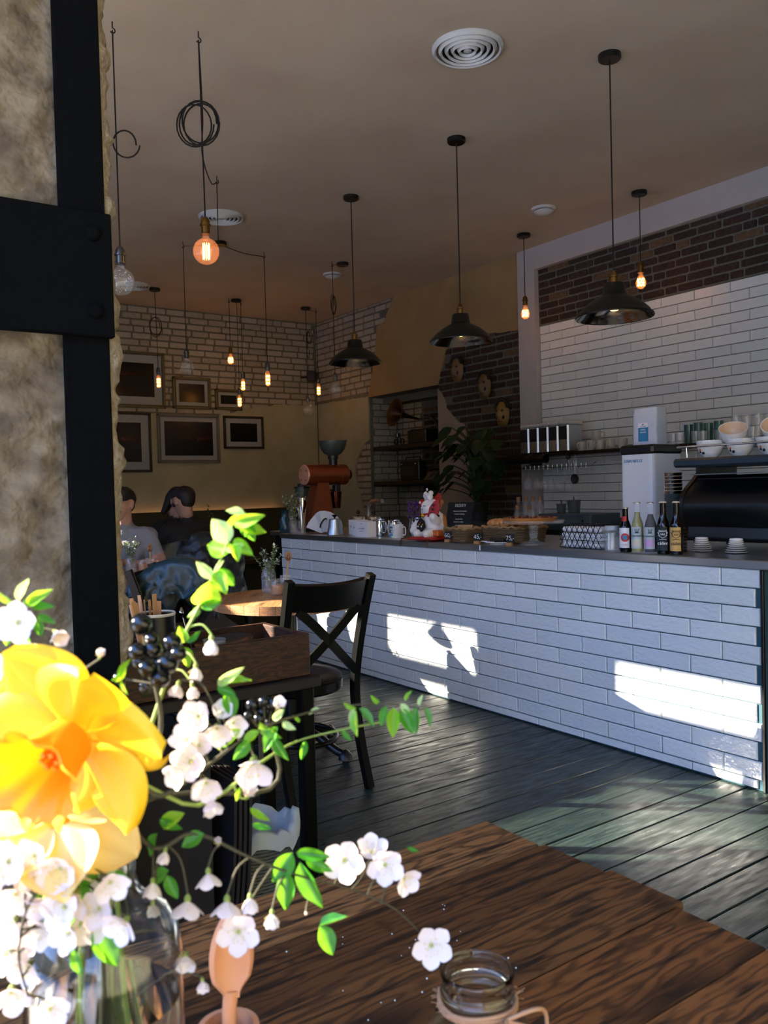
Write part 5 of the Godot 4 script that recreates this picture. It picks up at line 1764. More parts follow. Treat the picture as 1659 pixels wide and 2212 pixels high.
func machine() -> void:
	# espresso machine, its back to the guests; front plane near x = 3.42, from z = -2.45 on
	var t := thing("espresso_machine", "large black espresso machine with cup rail at the counter's right end", "espresso machine", Vector3(3.5, TOP, -2.45))
	var L := 0.8
	var prof := [Vector2(0.02, 0.05), Vector2(-0.03, 0.105), Vector2(-0.05, 0.16), Vector2(-0.055, 0.2), Vector2(-0.045, 0.24), Vector2(-0.01, 0.285), Vector2(0.06, 0.335), Vector2(0.09, 0.36), Vector2(0.09, 0.385), Vector2(0.4, 0.385), Vector2(0.4, 0.05)]
	var across := Transform3D(Basis(Vector3(1, 0, 0), Vector3(0, 1, 0), Vector3(0, 0, 1)), Vector3(0, 0, 0.03))
	var g := Geo.new()
	# rolled body panel, smooth
	var rows := []
	for p in [Vector2(0.0, 0.075), Vector2(-0.025, 0.105), Vector2(-0.042, 0.14), Vector2(-0.05, 0.175), Vector2(-0.05, 0.205), Vector2(-0.043, 0.235), Vector2(-0.025, 0.262), Vector2(0.0, 0.285), Vector2(0.045, 0.315), Vector2(0.085, 0.345)]:
		rows.append([Vector3(p.x, p.y, 0.02), Vector3(p.x, p.y, L - 0.02)])
	g.sheet(rows)
	mat("machine_black", "#0b0f11", 0.3, 0.3)
	part("back_panel", g, M["machine_black"], t)
	g = Geo.new()
	g.prism(prof, 0.022, Transform3D(Basis.IDENTITY, Vector3(0, 0, 0.0)))
	part("side_panel", g, M["black_plastic"], t)
	g = Geo.new()
	g.prism(prof, 0.022, Transform3D(Basis.IDENTITY, Vector3(0, 0, L - 0.022)))
	part("side_panel", g, M["black_plastic"], t)
	part("core", slab(Vector3(0.06, 0.06, 0.03), Vector3(0.38, 0.33, L - 0.03)), M["black_plastic"], t)
	part("drip_tray", boxg(Vector3(0.16, 0.08, L / 2), Vector3(0.38, 0.055, L - 0.06), 0.006), mat("tray_grey", "#2b3338", 0.45), t)
	part("cup_shelf", boxg(Vector3(0.17, 0.405, L / 2), Vector3(0.5, 0.042, L + 0.02), 0.01), mat("shelf_blue", "#20313c", 0.4, 0.2), t)
	g = Geo.new(); g.tube([Vector3(0.0, 0.35, 0.03), Vector3(0.0, 0.35, L)], 0.003, 6)
	part("trim_line", g, M["steel"], t)
	g = Geo.new()
	g.tube([Vector3(-0.055, 0.48, 0.0), Vector3(-0.055, 0.48, L)], 0.005, 8)
	g.tube([Vector3(-0.05, 0.43, 0.05), Vector3(-0.055, 0.48, 0.05)], 0.004, 6)
	g.tube([Vector3(-0.05, 0.43, L - 0.05), Vector3(-0.055, 0.48, L - 0.05)], 0.004, 6)
	part("cup_rail", g, M["chrome"], t)
	for z in [0.04, L - 0.06]:
		part("foot", boxg(Vector3(0.06, 0.028, z), Vector3(0.05, 0.056, 0.05), 0.004), M["black_plastic"], t)
		part("foot", boxg(Vector3(0.33, 0.028, z), Vector3(0.05, 0.056, 0.05), 0.004), M["black_plastic"], t)
	# bowls on top
	var bowl := [Vector2(0.032, 0.0), Vector2(0.034, 0.004), Vector2(0.05, 0.022), Vector2(0.06, 0.05), Vector2(0.064, 0.078)]
	var spots := [[Vector3(3.53, 0.427, -2.33), 0.0, 0.0, "cream cup with a small rider print, leftmost on the machine"], [Vector3(3.55, 0.427, -2.19), 0.0, 0.0, "cream cup second from left on the machine, holding a tilted cup"], [Vector3(3.56, 0.427, -2.05), 0.0, 0.0, "cream cup third from left on the machine"], [Vector3(3.57, 0.427, -1.91), 0.0, 0.0, "cream cup rightmost in the front row on the machine"],
		[Vector3(3.57, 0.49, -2.235), 0.55, 0.5, "cream cup tipped open above the leftmost pair"], [Vector3(3.58, 0.50, -2.03), 0.75, 0.4, "cream cup tipped open above the third cup"], [Vector3(3.6, 0.5, -1.9), 0.5, 0.4, "cream cup tipped open at the right edge"]]
	for q in spots:
		var b := thing("cup", q[3], "cup", q[0] + Vector3(0, TOP + 0.001, 0), 0.0, "cream cups on the espresso machine")
		b.basis = Basis.from_euler(Vector3(0.0, q[2], q[1]))
		part("bowl", vessel(bowl, 0.004, 28), M["white_ceramic"], b)
		g = Geo.new()
		g.lathe([Vector2(0.0597, 0.076), Vector2(0.0555, 0.05), Vector2(0.045, 0.022), Vector2(0.0, 0.0055)], 28, Transform3D.IDENTITY, 60)
		part("inside_glaze", g, M["cream_ceramic"], b)
		g = Geo.new()
		g.ball(Vector3(-0.046, 0.026, -0.02), 0.006, 8); g.ball(Vector3(-0.05, 0.02, -0.004), 0.007, 8)
		part("printed_bike", g, M["ink_black"], b)
		g = Geo.new()
		g.ball(Vector3(-0.051, 0.036, -0.018), 0.006, 8)
		part("printed_rider", g, M["orange_glaze"], b)
	# saucers stacked below the machine
	for k in 2:
		for i in 7:
			g = lat([Vector2(0, 0), Vector2(0.028, 0), Vector2(0.046 - 0.003 * i, 0.006), Vector2(0.045 - 0.003 * i, 0.0075), Vector2(0.025, 0.003), Vector2(0, 0.003)], 24)
			single("saucer", g, M["white_ceramic"], "%s white saucer from the bottom of the %s stack under the machine" % [NTH[i], ["left", "right"][k]], "saucer", Vector3(3.36, TOP + 0.0005 + i * 0.0095, -2.27 + 0.17 * k), 0.0, "saucers stacked under the machine")
	# paper cup tower beside the machine
	t = thing("cup_stack", "tall stack of nested clear cups between white boiler and machine", "cup stack", Vector3(3.62, TOP, -2.60))
	for i in 16:
		g = Geo.new()
		var y := i * 0.018
		g.lathe([Vector2(0.034, y), Vector2(0.044, y + 0.09), Vector2(0.046, y + 0.093), Vector2(0.044, y + 0.096)], 20, Transform3D.IDENTITY, 30)
		part("nested_cup", g, M["chrome"] if i > 9 else M["frost_glass"], t)
	# metal bead chain look of stacked lids left of the machine
	t = thing("lid_stack", "thin stack of small lids standing beside the rightmost cider bottle", "lids", Vector3(3.33, TOP, -2.36))
	for i in 14:
		g = Geo.new(); g.lathe([Vector2(0, i * 0.008), Vector2(0.03, i * 0.008), Vector2(0.031, i * 0.008 + 0.004), Vector2(0.0, i * 0.008 + 0.0065)], 16)
		part("lid", g, M["brass"] if i % 2 else M["black_plastic"], t)
	# white water boiler and bag of beans
	t = thing("water_boiler", "white upright boiler cabinet with black top behind the bottles", "boiler", Vector3(3.845, TOP, -2.9))
	g = Geo.new()
	var pr := []
	for q in [[1, 1], [-1, 1], [-1, -1], [1, -1]]:
		for i in 5:
			var a := atan2(q[1], q[0]) - PI / 4 + PI / 2 * i / 4.0
			pr.append(Vector2(q[0] * 0.1 + cos(a) * 0.03, q[1] * 0.078 + sin(a) * 0.03))
	g.prism(pr, 0.47, Transform3D(Basis(Vector3(1, 0, 0), Vector3(0, 0, 1), Vector3(0, 1, 0)), Vector3.ZERO))
	part("cabinet", g, mat("enamel_white", "#dfe1e2", 0.25), t)
	g = Geo.new(); g.box(Vector3(0, 0.495, 0), Vector3(0.265, 0.05, 0.22), 0.012)
	part("top", g, M["black_plastic"], t)
	text("SIMONELLI", 0.022, 0.001, M["print_blue"], t, Transform3D(OUT, Vector3(-0.1305, 0.435, -0.018)), "Droid Sans", true)
	t = thing("coffee_bag", "pale grey coffee bag with blue and white label on the boiler", "coffee bag", Vector3(3.84, TOP + 0.52, -2.9))
	g = Geo.new()
	rows = []
	for i in 13:
		var y := 0.2 * i / 12.0
		var f := 1.0 - 0.1 * pow(y / 0.2, 3.0)
		var row := []
		for j in 33:
			var a := TAU * j / 32.0
			var sx := signf(cos(a)) * pow(absf(cos(a)), 0.3) * 0.055 * f
			var sz := signf(sin(a)) * pow(absf(sin(a)), 0.3) * 0.078 * (1.0 + 0.02 * sin(y * 60.0))
			sx += 0.003 * sin(j * 2.1 + y * 90.0)
			row.append(Vector3(sx, y, sz))
		rows.append(row)
	g.sheet(rows)
	var rim := []
	for j in 33: rim.append([rows[12][j], Vector3(0, 0.2, rows[12][j].z * 0.9)])
	g.sheet(rim)
	part("bag", g, mat("bag_grey", "#c3cad2", 0.7), t)
	part("bag_label", boxg(Vector3(-0.0585, 0.058, 0.0), Vector3(0.002, 0.075, 0.062), 0.0), M["print_blue"], t)
	part("bag_label", boxg(Vector3(-0.0585, 0.107, 0.0), Vector3(0.002, 0.024, 0.062), 0.0), M["paper_white"], t)
	g = Geo.new()
	g.prism([Vector2(-0.008, 0.0), Vector2(0.002, 0.003), Vector2(0.009, 0.011), Vector2(0.001, 0.008), Vector2(-0.004, 0.006)], 0.001, Transform3D(OUT, Vector3(-0.0598, 0.106, 0.0)))
	part("bird_mark", g, M["ink_black"], t)
	text("LA CABRA", 0.009, 0.0006, M["ink_black"], t, Transform3D(OUT, Vector3(-0.0598, 0.101, 0)))
	text("KENYA", 0.011, 0.0006, M["chalk"], t, Transform3D(OUT, Vector3(-0.0598, 0.083, 0)))
	text("washed", 0.011, 0.0006, M["chalk"], t, Transform3D(OUT, Vector3(-0.0598, 0.070, 0)))

func clear_copy() -> StandardMaterial3D:
	var m: StandardMaterial3D = M["clear_glass"].duplicate()
	m.metallic_specular = 0.22
	M["drink_glass"] = m
	return m

# ---------------------------------------------------------------- behind the bar
func build_back_bar() -> void:
	var g: Geo
	var t: Node3D
	t = thing("back_counter", "dark work counter along the tiled bar wall", "counter", Vector3.ZERO)
	part("body", slab(Vector3(5.12, 0.0, -6.3), Vector3(5.66, 0.88, -1.2)), M["dark_paint"], t)
	part("worktop", slab(Vector3(5.06, 0.88, -6.32), Vector3(5.67, 0.918, -1.18)), mat("worktop_dark", "#2a3234", 0.4), t)
	t = thing("wall_shelf", "long black shelf on the bar wall above hanging glasses", "shelf", Vector3.ZERO)
	part("board", boxg(Vector3(5.57, 1.51, -4.3), Vector3(0.26, 0.03, 2.8), 0.003), M["black_plastic"], t)
	for z in [-5.5, -4.4, -3.2]:
		part("bracket", boxg(Vector3(5.62, 1.46, z), Vector3(0.14, 0.07, 0.02), 0.002), M["black_plastic"], t)
	# tea tins
	for i in 5:
		t = thing("tea_tin", "%s tall pale tin with black label on the wall shelf" % ["first", "second", "third", "fourth", "fifth"][i], "tin", Vector3(5.56, 1.5255, -5.49 + i * 0.118), 0.0, "row of five tins on the shelf")
		part("body", boxg(Vector3(0, 0.12, 0), Vector3(0.19, 0.24, 0.108), 0.012), M["steel"], t)
		part("lid", boxg(Vector3(0, 0.252, 0), Vector3(0.195, 0.026, 0.112), 0.01), M["white_metal"], t)
		part("black_label", boxg(Vector3(-0.0955, 0.165, -0.004), Vector3(0.003, 0.115, 0.092), 0.0), M["chalkboard"], t)
	# mugs
	var names := ["leftmost pale mug beside the tins", "second pale mug on the shelf, handle forward", "third pale mug on the shelf, handle forward", "pale mug with red print on the shelf", "rightmost pale mug half behind the coffee bag", "pale mug standing on top of two others"]
	var mz := [-4.86, -4.77, -4.67, -4.57, -4.44, -4.715]
	for i in 6:
		t = thing("shelf_mug", names[i], "mug", Vector3(5.53, 1.5255 + (0.0835 if i == 5 else 0.0), mz[i]), [0.0, 0.2, -0.1, 0.3, 0.9, 2.2][i], "pale mugs on the wall shelf")
		part("cup", vessel([Vector2(0.036, 0), Vector2(0.039, 0.005), Vector2(0.039, 0.08)], 0.004, 20), mat("mug_grey", "#b9b5a8", 0.3), t)
		g = Geo.new(); g.tube(smooth_path([Vector3(-0.038, 0.066, 0), Vector3(-0.066, 0.06, 0), Vector3(-0.062, 0.026, 0), Vector3(-0.038, 0.016, 0)], 4), 0.006, 7)
		part("handle", g, M["mug_grey"], t)
	# tumblers on the shelf, clear then green
	var specs := []
	for i in 12:
		specs.append([-4.28 + i * 0.098, 5.5 + 0.06 * (i % 2), 0.034, 0.085 + 0.004 * (i % 3), "clear_glass"])
	for i in 4:
		specs.append([-3.9 + i * 0.085, 5.63, 0.034, 0.15 + 0.01 * (i % 2), "green_glass"])
	for i in 5:
		specs.append([-3.5 + i * 0.085, 5.62, 0.036, 0.185, "clear_glass"])
	for i in specs.size():
		var s: Array = specs[i]
		g = vessel([Vector2(s[2] * 0.85, 0), Vector2(s[2], s[3])], 0.002, 14)
		single("tumbler", g, M[s[4]], "%s glass tumbler on the wall shelf, %s" % [["short clear", "teal green", "tall clear"][0 if i < 12 else (1 if i < 16 else 2)], "%s from the left" % NTH[i if i < 12 else (i - 12 if i < 16 else i - 16)]], "glass", Vector3(s[1], 1.5255, s[0]), 0.0, "tumblers on the wall shelf")
	# black cups laid in a row under the shelf
	for i in 6:
		g = Geo.new()
		g.lathe([Vector2(0, 0), Vector2(0.036, 0.0), Vector2(0.04, 0.088), Vector2(0.037, 0.088), Vector2(0.033, 0.004), Vector2(0, 0.004)], 18, Transform3D(Basis(Vector3.RIGHT, PI / 2), Vector3(5.40, 1.475, -5.66 + i * 0.082)))
		single("black_cup", g, M["dark_paint"], "%s black metal cup from the left lying under the shelf" % NTH[i], "cup", Vector3.ZERO, 0.0, "black cups nested under the shelf")
	# hook rail with wine glasses, strainer and whisk
	t = thing("hook_rail", "steel rail with hooks below the wall shelf", "rail", Vector3.ZERO)
	g = Geo.new(); g.tube([Vector3(5.62, 1.43, -4.80), Vector3(5.55, 1.40, -4.80), Vector3(5.55, 1.40, -5.6), Vector3(5.62, 1.43, -5.6)], 0.006, 8)
	part("bar", g, M["steel"], t)
	for i in 14:
		g = Geo.new(); g.tube([Vector3(5.55, 1.425, -5.56 + i * 0.055), Vector3(5.548, 1.385, -5.56 + i * 0.055)], 0.004, 6)
		part("hook", g, M["chrome"], t)
	for i in 7:
		g = Geo.new()
		var z := [-5.48, -5.36, -5.28, -5.2, -5.12, -5.0, -4.9][i] as float
		g.lathe([Vector2(0, 0), Vector2(0.03, -0.002), Vector2(0.004, -0.01), Vector2(0.0035, -0.075), Vector2(0.012, -0.085), Vector2(0.04, -0.12), Vector2(0.042, -0.145), Vector2(0.034, -0.185)], 20, Transform3D.IDENTITY, 50)
		single("wine_glass", g, M["clear_glass"], "%s wine glass from the left hanging upside down on the rail" % NTH[i], "wine glass", Vector3(5.5, 1.394, z), 0.0, "wine glasses hung on the rail")
	t = thing("sieve", "round dark sieve with long wire handle hanging from the shelf", "sieve", Vector3(5.45, 1.29, -4.88))
	g = Geo.new(); g.lathe([Vector2(0, -0.012), Vector2(0.025, -0.008), Vector2(0.043, 0.004), Vector2(0.044, 0.008)], 20, Transform3D(Basis(Vector3.BACK, PI / 2), Vector3.ZERO), 60)
	part("mesh_bowl", g, mat("sieve_mesh", "#1c2322", 0.6), t)
	g = Geo.new(); g.tube([Vector3(0, 0.04, 0.004), Vector3(0.0, 0.15, 0.012), Vector3(0, 0.24, 0.002), Vector3(0, 0.15, -0.012), Vector3(0, 0.04, -0.004)], 0.003, 6)
	part("wire_handle", g, M["steel"], t)
	t = thing("sieve", "small round sieve hanging directly under the tins", "sieve", Vector3(5.43, 1.485, -4.93))
	g = Geo.new(); g.lathe([Vector2(0, -0.01), Vector2(0.026, 0.0), Vector2(0.03, 0.006)], 18, Transform3D(Basis(Vector3.BACK, PI / 2), Vector3.ZERO), 60)
	part("mesh_bowl", g, M["sieve_mesh"], t)
	g = Geo.new(); g.tube([Vector3(0, -0.028, 0.0), Vector3(0, -0.13, 0.004)], 0.003, 6)
	part("wire_handle", g, M["steel"], t)
	# steel unit and pots on the back counter
	t = thing("grey_appliance", "low grey steel appliance on the back counter behind the tart", "appliance", Vector3(5.28, 0.918, -4.7))
	part("body", boxg(Vector3(0, 0.045, 0), Vector3(0.36, 0.09, 0.56), 0.006), mat("steel_blue", "#55646b", 0.45, 0.3), t)
	for i in 5:
		g = Geo.new(); g.tube([Vector3(-0.181, 0.07, -0.22 + i * 0.1), Vector3(-0.186, 0.07, -0.2 + i * 0.1)], 0.003, 6)
		part("catch", g, M["black_plastic"], t)
	g = Geo.new(); g.ball(Vector3(-0.182, 0.035, 0.2), 0.012, 12, Vector3(0.4, 1, 1))
	part("dial", g, M["black_plastic"], t)
	for q in [[Vector3(5.25, 1.009, -4.72), 0.055, 0.1, "frosted plastic tub with dark lid on the grey appliance"], [Vector3(5.22, 1.009, -4.83), 0.04, 0.07, "small frosted tub left of the lidded tub"]]:
		t = thing("plastic_tub", q[3], "tub", q[0])
		part("tub", lat([Vector2(0, 0), Vector2(q[1] * 0.85, 0), Vector2(q[1], q[2]), Vector2(q[1] * 1.08, q[2]), Vector2(q[1] * 1.05, q[2] + 0.008), Vector2(0, q[2] + 0.01)], 20), M["frost_glass"], t)
		g = Geo.new(); g.tube([Vector3(0, q[2], 0), Vector3(0, q[2] + 0.035, 0)], 0.005, 6)
		part("spoon_handle", g, M["black_plastic"], t)
	# corked bottles
	var bz := [-5.36, -5.27, -5.18, -5.1, -5.27, -5.13]
	for i in 6:
		var tall := i < 4
		var h := 0.2 if tall else 0.13
		t = thing("cork_bottle", "%s clear corked bottle behind the tart, %s" % [["tall", "short"][0 if tall else 1], ["leftmost", "second", "third", "rightmost", "left one in front", "right one in front"][i]], "bottle", Vector3(5.25 if tall else 5.15, 0.918, bz[i]), 0.0, "corked bottles on the back counter")
		part("glass", lat([Vector2(0, 0), Vector2(0.034, 0), Vector2(0.036, 0.01), Vector2(0.036, h * 0.7), Vector2(0.018, h * 0.86), Vector2(0.017, h)], 16, 40), M["clear_glass"], t)
		g = Geo.new(); g.lathe([Vector2(0, h * 0.92), Vector2(0.016, h * 0.92), Vector2(0.02, h + 0.028), Vector2(0, h + 0.028)], 14)
		part("cork", g, M["kraft"], t)
	# big leafy plant in front of the brick
	t = thing("potted_plant", "large potted plant with drooping heart shaped leaves before the dark brick", "plant", Vector3(5.36, 0.918, -6.02))
	part("pot", vessel([Vector2(0.08, 0), Vector2(0.11, 0.18)], 0.01, 24), mat("pot_dark", "#23282a", 0.5), t)
	var r := RandomNumberGenerator.new()
	r.seed = 21
	var leaf := leaf_mesh(0.16, 0.11, 0.18)
	mat("deep_green", "#16301f", 0.35, 0.0, {"backlight_enabled": true, "backlight": Color(0.12, 0.2, 0.06)})
	mat("deep_green_b", "#1d3a22", 0.35, 0.0, {"backlight_enabled": true, "backlight": Color(0.12, 0.2, 0.06)})
	g = Geo.new()
	for i in 58:
		var a := r.randf() * TAU
		var h := 0.12 + 0.78 * sqrt(r.randf())
		var sp := r.randf_range(0.1, 0.32) * (1.15 - 0.4 * h)
		var p := Vector3(cos(a) * sp * 0.7 - 0.08, h, sin(a) * sp * 1.45 - 0.02)
		if p.x > 0.28: p.x = 0.28
		g.tube(smooth_path([Vector3(0, 0.14, 0), Vector3(p.x * 0.3, h * 0.8, p.z * 0.3), p], 4), 0.006, 5, false)
		var out := Vector3(p.x * 0.8 - 0.2, 0, p.z).normalized()
		var dir := (out + Vector3(0, -0.75 - 0.6 * r.randf(), 0)).normalized()
		var sd := dir.cross(Vector3.UP).normalized()
		var b := Basis(sd, dir, sd.cross(dir)) * Basis(Vector3.UP, r.randf_range(-0.5, 0.5))
		inst("leaf", leaf, t, Transform3D(b.scaled(Vector3.ONE * r.randf_range(0.75, 1.35)), p), M["deep_green"] if r.randf() < 0.5 else M["deep_green_b"])
	part("stems", g, M["deep_green_b"], t)

# leaf lying along +y from its stalk, w wide, folded along the midrib
func leaf_mesh(l: float, w: float, fold: float, tip := 0.0) -> Mesh:
	var g := Geo.new()
	var rows := []
	for i in 11:
		var u := i / 10.0
		var half := w * 0.5 * pow(sin(PI * pow(u, 0.72)), 0.85) if i > 0 and i < 10 else 0.0008
		var row := []
		for j in 5:
			var s := j / 2.0 - 1.0
			row.append(Vector3(s * half, l * u, absf(s) * half * fold * 2.0 + 0.10 * l * u * u + 0.02 * w * sin(u * 14.0) * absf(s)))
		rows.append(row)
	g.sheet(rows)
	return g.mesh(null)

# ---------------------------------------------------------------- alcove and masks
func build_alcove() -> void:
	var g: Geo
	var t: Node3D
	for q in [[1.73, "upper dark wooden shelf in the alcove"], [1.315, "lower dark wooden shelf in the alcove"]]:
		single("alcove_shelf", boxg(Vector3(5.95, q[0], -7.70), Vector3(0.36, 0.05, 1.28), 0.006), mat("dark_oak", "#1b1512", 0.6), q[1], "shelf", Vector3.ZERO, 0.0, "shelves in the alcove")
	# gramophone
	t = thing("gramophone", "old gramophone with a flared horn on the upper alcove shelf", "gramophone", Vector3(5.93, 1.756, -7.62))
	part("case", boxg(Vector3(0, 0.075, 0.1), Vector3(0.26, 0.15, 0.34), 0.01), mat("case_black", "#0d0c0b", 0.4), t)
	part("turntable", lat([Vector2(0, 0.15), Vector2(0.11, 0.15), Vector2(0.11, 0.16), Vector2(0, 0.162)], 24), M["case_black"], t)
	g = Geo.new()
	var horn := [Vector2(0.012, 0.0), Vector2(0.016, 0.1), Vector2(0.03, 0.18), Vector2(0.06, 0.25), Vector2(0.115, 0.3), Vector2(0.155, 0.315)]
	var hy := Vector3(-1.0, 0.2, -0.05).normalized()
	var hx := hy.cross(Vector3.UP).normalized()
	g.lathe(horn, 10, Transform3D(Basis(hx, hy, hx.cross(hy)).scaled(Vector3.ONE * 1.08), Vector3(0.14, 0.3, -0.2)), 25)
	part("horn", g, mat("horn_brass", "#4a3520", 0.4, 0.7), t)
	g = Geo.new(); g.tube(smooth_path([Vector3(0.09, 0.15, 0.24), Vector3(0.14, 0.3, 0.05), Vector3(0.14, 0.3, -0.2)], 4), 0.012, 8)
	part("arm", g, M["steel_dark"], t)
	t = thing("toy_car", "small dark model tricycle at the left of the upper alcove shelf", "model", Vector3(5.9, 1.756, -7.98))
	for q in [Vector3(0, 0.04, -0.06), Vector3(0, 0.04, 0.06)]:
		g = Geo.new(); g.lathe([Vector2(0.03, -0.006), Vector2(0.04, -0.006), Vector2(0.04, 0.006), Vector2(0.03, 0.006), Vector2(0.03, -0.006)], 18, Transform3D(Basis(Vector3.BACK, PI / 2), q))
		part("wheel", g, M["case_black"], t)
	g = Geo.new(); g.tube([Vector3(0, 0.04, -0.06), Vector3(0, 0.11, 0), Vector3(0, 0.04, 0.06)], 0.007, 6); g.box(Vector3(0, 0.12, -0.03), Vector3(0.05, 0.05, 0.06), 0.006)
	part("frame", g, M["steel_dark"], t)
	t = thing("storm_lantern", "dark storm lantern at the right of the upper alcove shelf", "lantern", Vector3(5.92, 1.756, -7.22))
	part("base", lat([Vector2(0, 0), Vector2(0.05, 0), Vector2(0.05, 0.03), Vector2(0.02, 0.05), Vector2(0, 0.05)], 18), M["case_black"], t)
	part("globe", lat([Vector2(0.02, 0.05), Vector2(0.04, 0.09), Vector2(0.035, 0.14), Vector2(0.02, 0.17)], 16, 60), M["clear_glass"], t)
	g = Geo.new(); g.lathe([Vector2(0.03, 0.17), Vector2(0.03, 0.2), Vector2(0, 0.22)], 16); g.tube(smooth_path([Vector3(0, 0.02, -0.055), Vector3(0, 0.2, -0.06), Vector3(0, 0.27, 0), Vector3(0, 0.2, 0.06), Vector3(0, 0.02, 0.055)], 4), 0.003, 6)
	part("top", g, M["case_black"], t)
	# radio and telephone on the lower shelf
	t = thing("radio", "old black portable radio on the lower alcove shelf", "radio", Vector3(5.9, 1.341, -7.72))
	part("cabinet", boxg(Vector3(0, 0.11, 0), Vector3(0.12, 0.22, 0.36), 0.012), M["case_black"], t)
	for i in 6:
		part("grille_bar", boxg(Vector3(-0.0625, 0.06 + 0.018 * i, -0.02), Vector3(0.004, 0.004, 0.26), 0.0), M["steel_dark"], t)
	g = Geo.new(); g.ball(Vector3(-0.065, 0.185, 0.13), 0.013, 10); g.ball(Vector3(-0.065, 0.185, -0.13), 0.013, 10)
	part("knobs", g, M["chrome"], t)
	g = Geo.new(); g.tube([Vector3(0, 0.215, -0.14), Vector3(0, 0.265, -0.13), Vector3(0, 0.265, 0.13), Vector3(0, 0.215, 0.14)], 0.007, 6)
	part("handle", g, M["case_black"], t)
	t = thing("telephone", "old dial telephone at the right of the lower alcove shelf", "telephone", Vector3(5.88, 1.341, -7.3))
	g = Geo.new(); g.prism([Vector2(-0.1, 0), Vector2(0.1, 0), Vector2(0.06, 0.09), Vector2(-0.02, 0.09)], 0.17, xf(Vector3(0, 0, -0.085)))
	part("body", g, mat("phone_grey", "#4a4f47", 0.35), t)
	part("dial", boxg(Vector3(-0.075, 0.05, 0), Vector3(0.01, 0.06, 0.06), 0.004, Basis(Vector3.BACK, -0.7)), M["steel_dark"], t)
	g = Geo.new(); g.tube(smooth_path([Vector3(0.02, 0.085, -0.11), Vector3(0.02, 0.12, -0.07), Vector3(0.02, 0.125, 0.07), Vector3(0.02, 0.085, 0.11)], 4), 0.018, 10)
	part("handset", g, M["case_black"], t)
	# clock and record player on the bottom ledge
	t = thing("alarm_clock", "round dark alarm clock with pale dial on the alcove ledge", "clock", Vector3(5.86, 0.905, -7.55))
	var cb := Transform3D(Basis(Vector3.BACK, PI / 2), Vector3(0, 0.085, 0))
	g = Geo.new(); g.lathe([Vector2(0, -0.05), Vector2(0.08, -0.05), Vector2(0.085, 0.0), Vector2(0.085, 0.03), Vector2(0.07, 0.034)], 28, cb)
	part("case", g, M["case_black"], t)
	g = Geo.new(); g.lathe([Vector2(0.072, 0.032), Vector2(0, 0.032)], 28, cb)
	part("dial", g, mat("dial_cream", "#8d8b78", 0.5), t)
	g = Geo.new(); g.tube([Vector3(-0.034, 0.085, 0), Vector3(-0.034, 0.13, 0.01)], 0.003, 5); g.tube([Vector3(-0.034, 0.085, 0), Vector3(-0.034, 0.1, -0.03)], 0.003, 5)
	part("hands", g, M["ink_black"], t)
	t = thing("suitcase", "black case lying on the alcove ledge behind the cat figurine", "case", Vector3(5.93, 0.905, -7.27))
	part("shell", boxg(Vector3(0, 0.07, 0), Vector3(0.24, 0.14, 0.34), 0.015), M["case_black"], t)
	part("latch", boxg(Vector3(-0.122, 0.08, 0), Vector3(0.006, 0.02, 0.03), 0.001), M["brass"], t)
	# three painted masks
	var cols := [["#6e5638", "#5a1c17", "#171310"], ["#655230", "#1a2f45", "#5a1c17"], ["#7d632a", "#171310", "#5a1c17"]]
	var pos := [Vector3(5.70, 2.455, -6.66), Vector3(5.70, 2.245, -6.25), Vector3(5.70, 1.945, -6.0)]
	var lab := ["pale carved mask with red cheek, highest on the dark brick", "striped carved mask with blue cheek in the middle on the brick", "yellow carved mask with black hair, lowest on the brick"]
	for i in 3:
		t = thing("wall_mask", lab[i], "mask", pos[i], 0.0, "carved masks on the brick wall")
		g = Geo.new()
		var rows := []
		for a in 13:
			var row := []
			for b in 13:
				var u := a / 6.0 - 1.0
				var v := b / 6.0 - 1.0
				var d := sqrt(maxf(0.0, 1.0 - minf(u * u + v * v, 1.0)))
				var k := 1.0 if u * u + v * v <= 1.0 else 1.0 / sqrt(u * u + v * v)
				row.append(Vector3(-0.06 * d - (0.03 * exp(-(u * u * 18.0 + (v + 0.1) * (v + 0.1) * 8.0))), v * k * 0.135, u * k * 0.085))
			rows.append(row)
		g.sheet(rows)
		part("face", g, mat("mask_a%d" % i, cols[i][0], 0.5), t)
		for s in [-1.0, 1.0]:
			g = Geo.new(); g.ball(Vector3(-0.052, 0.03, s * 0.034), 0.016, 10, Vector3(0.5, 0.7, 1.2))
			part("eye", g, M["ink_black"], t)
			g = Geo.new(); g.ball(Vector3(-0.046, -0.035, s * 0.042), 0.02, 10, Vector3(0.4, 1, 1))
			part("cheek", g, mat("mask_b%d" % i, cols[i][1], 0.5), t)
		g = Geo.new(); g.ball(Vector3(-0.05, -0.075, 0), 0.022, 10, Vector3(0.5, 0.4, 1.2))
		part("mouth", g, mat("mask_c%d" % i, cols[i][2], 0.5), t)
		g = Geo.new()
		for j in 12:
			var a := PI * j / 11.0
			g.ball(Vector3(-0.02, 0.07 + sin(a) * 0.065, cos(a) * 0.082), 0.022, 8)
		part("hair", g, M["ink_black"], t)

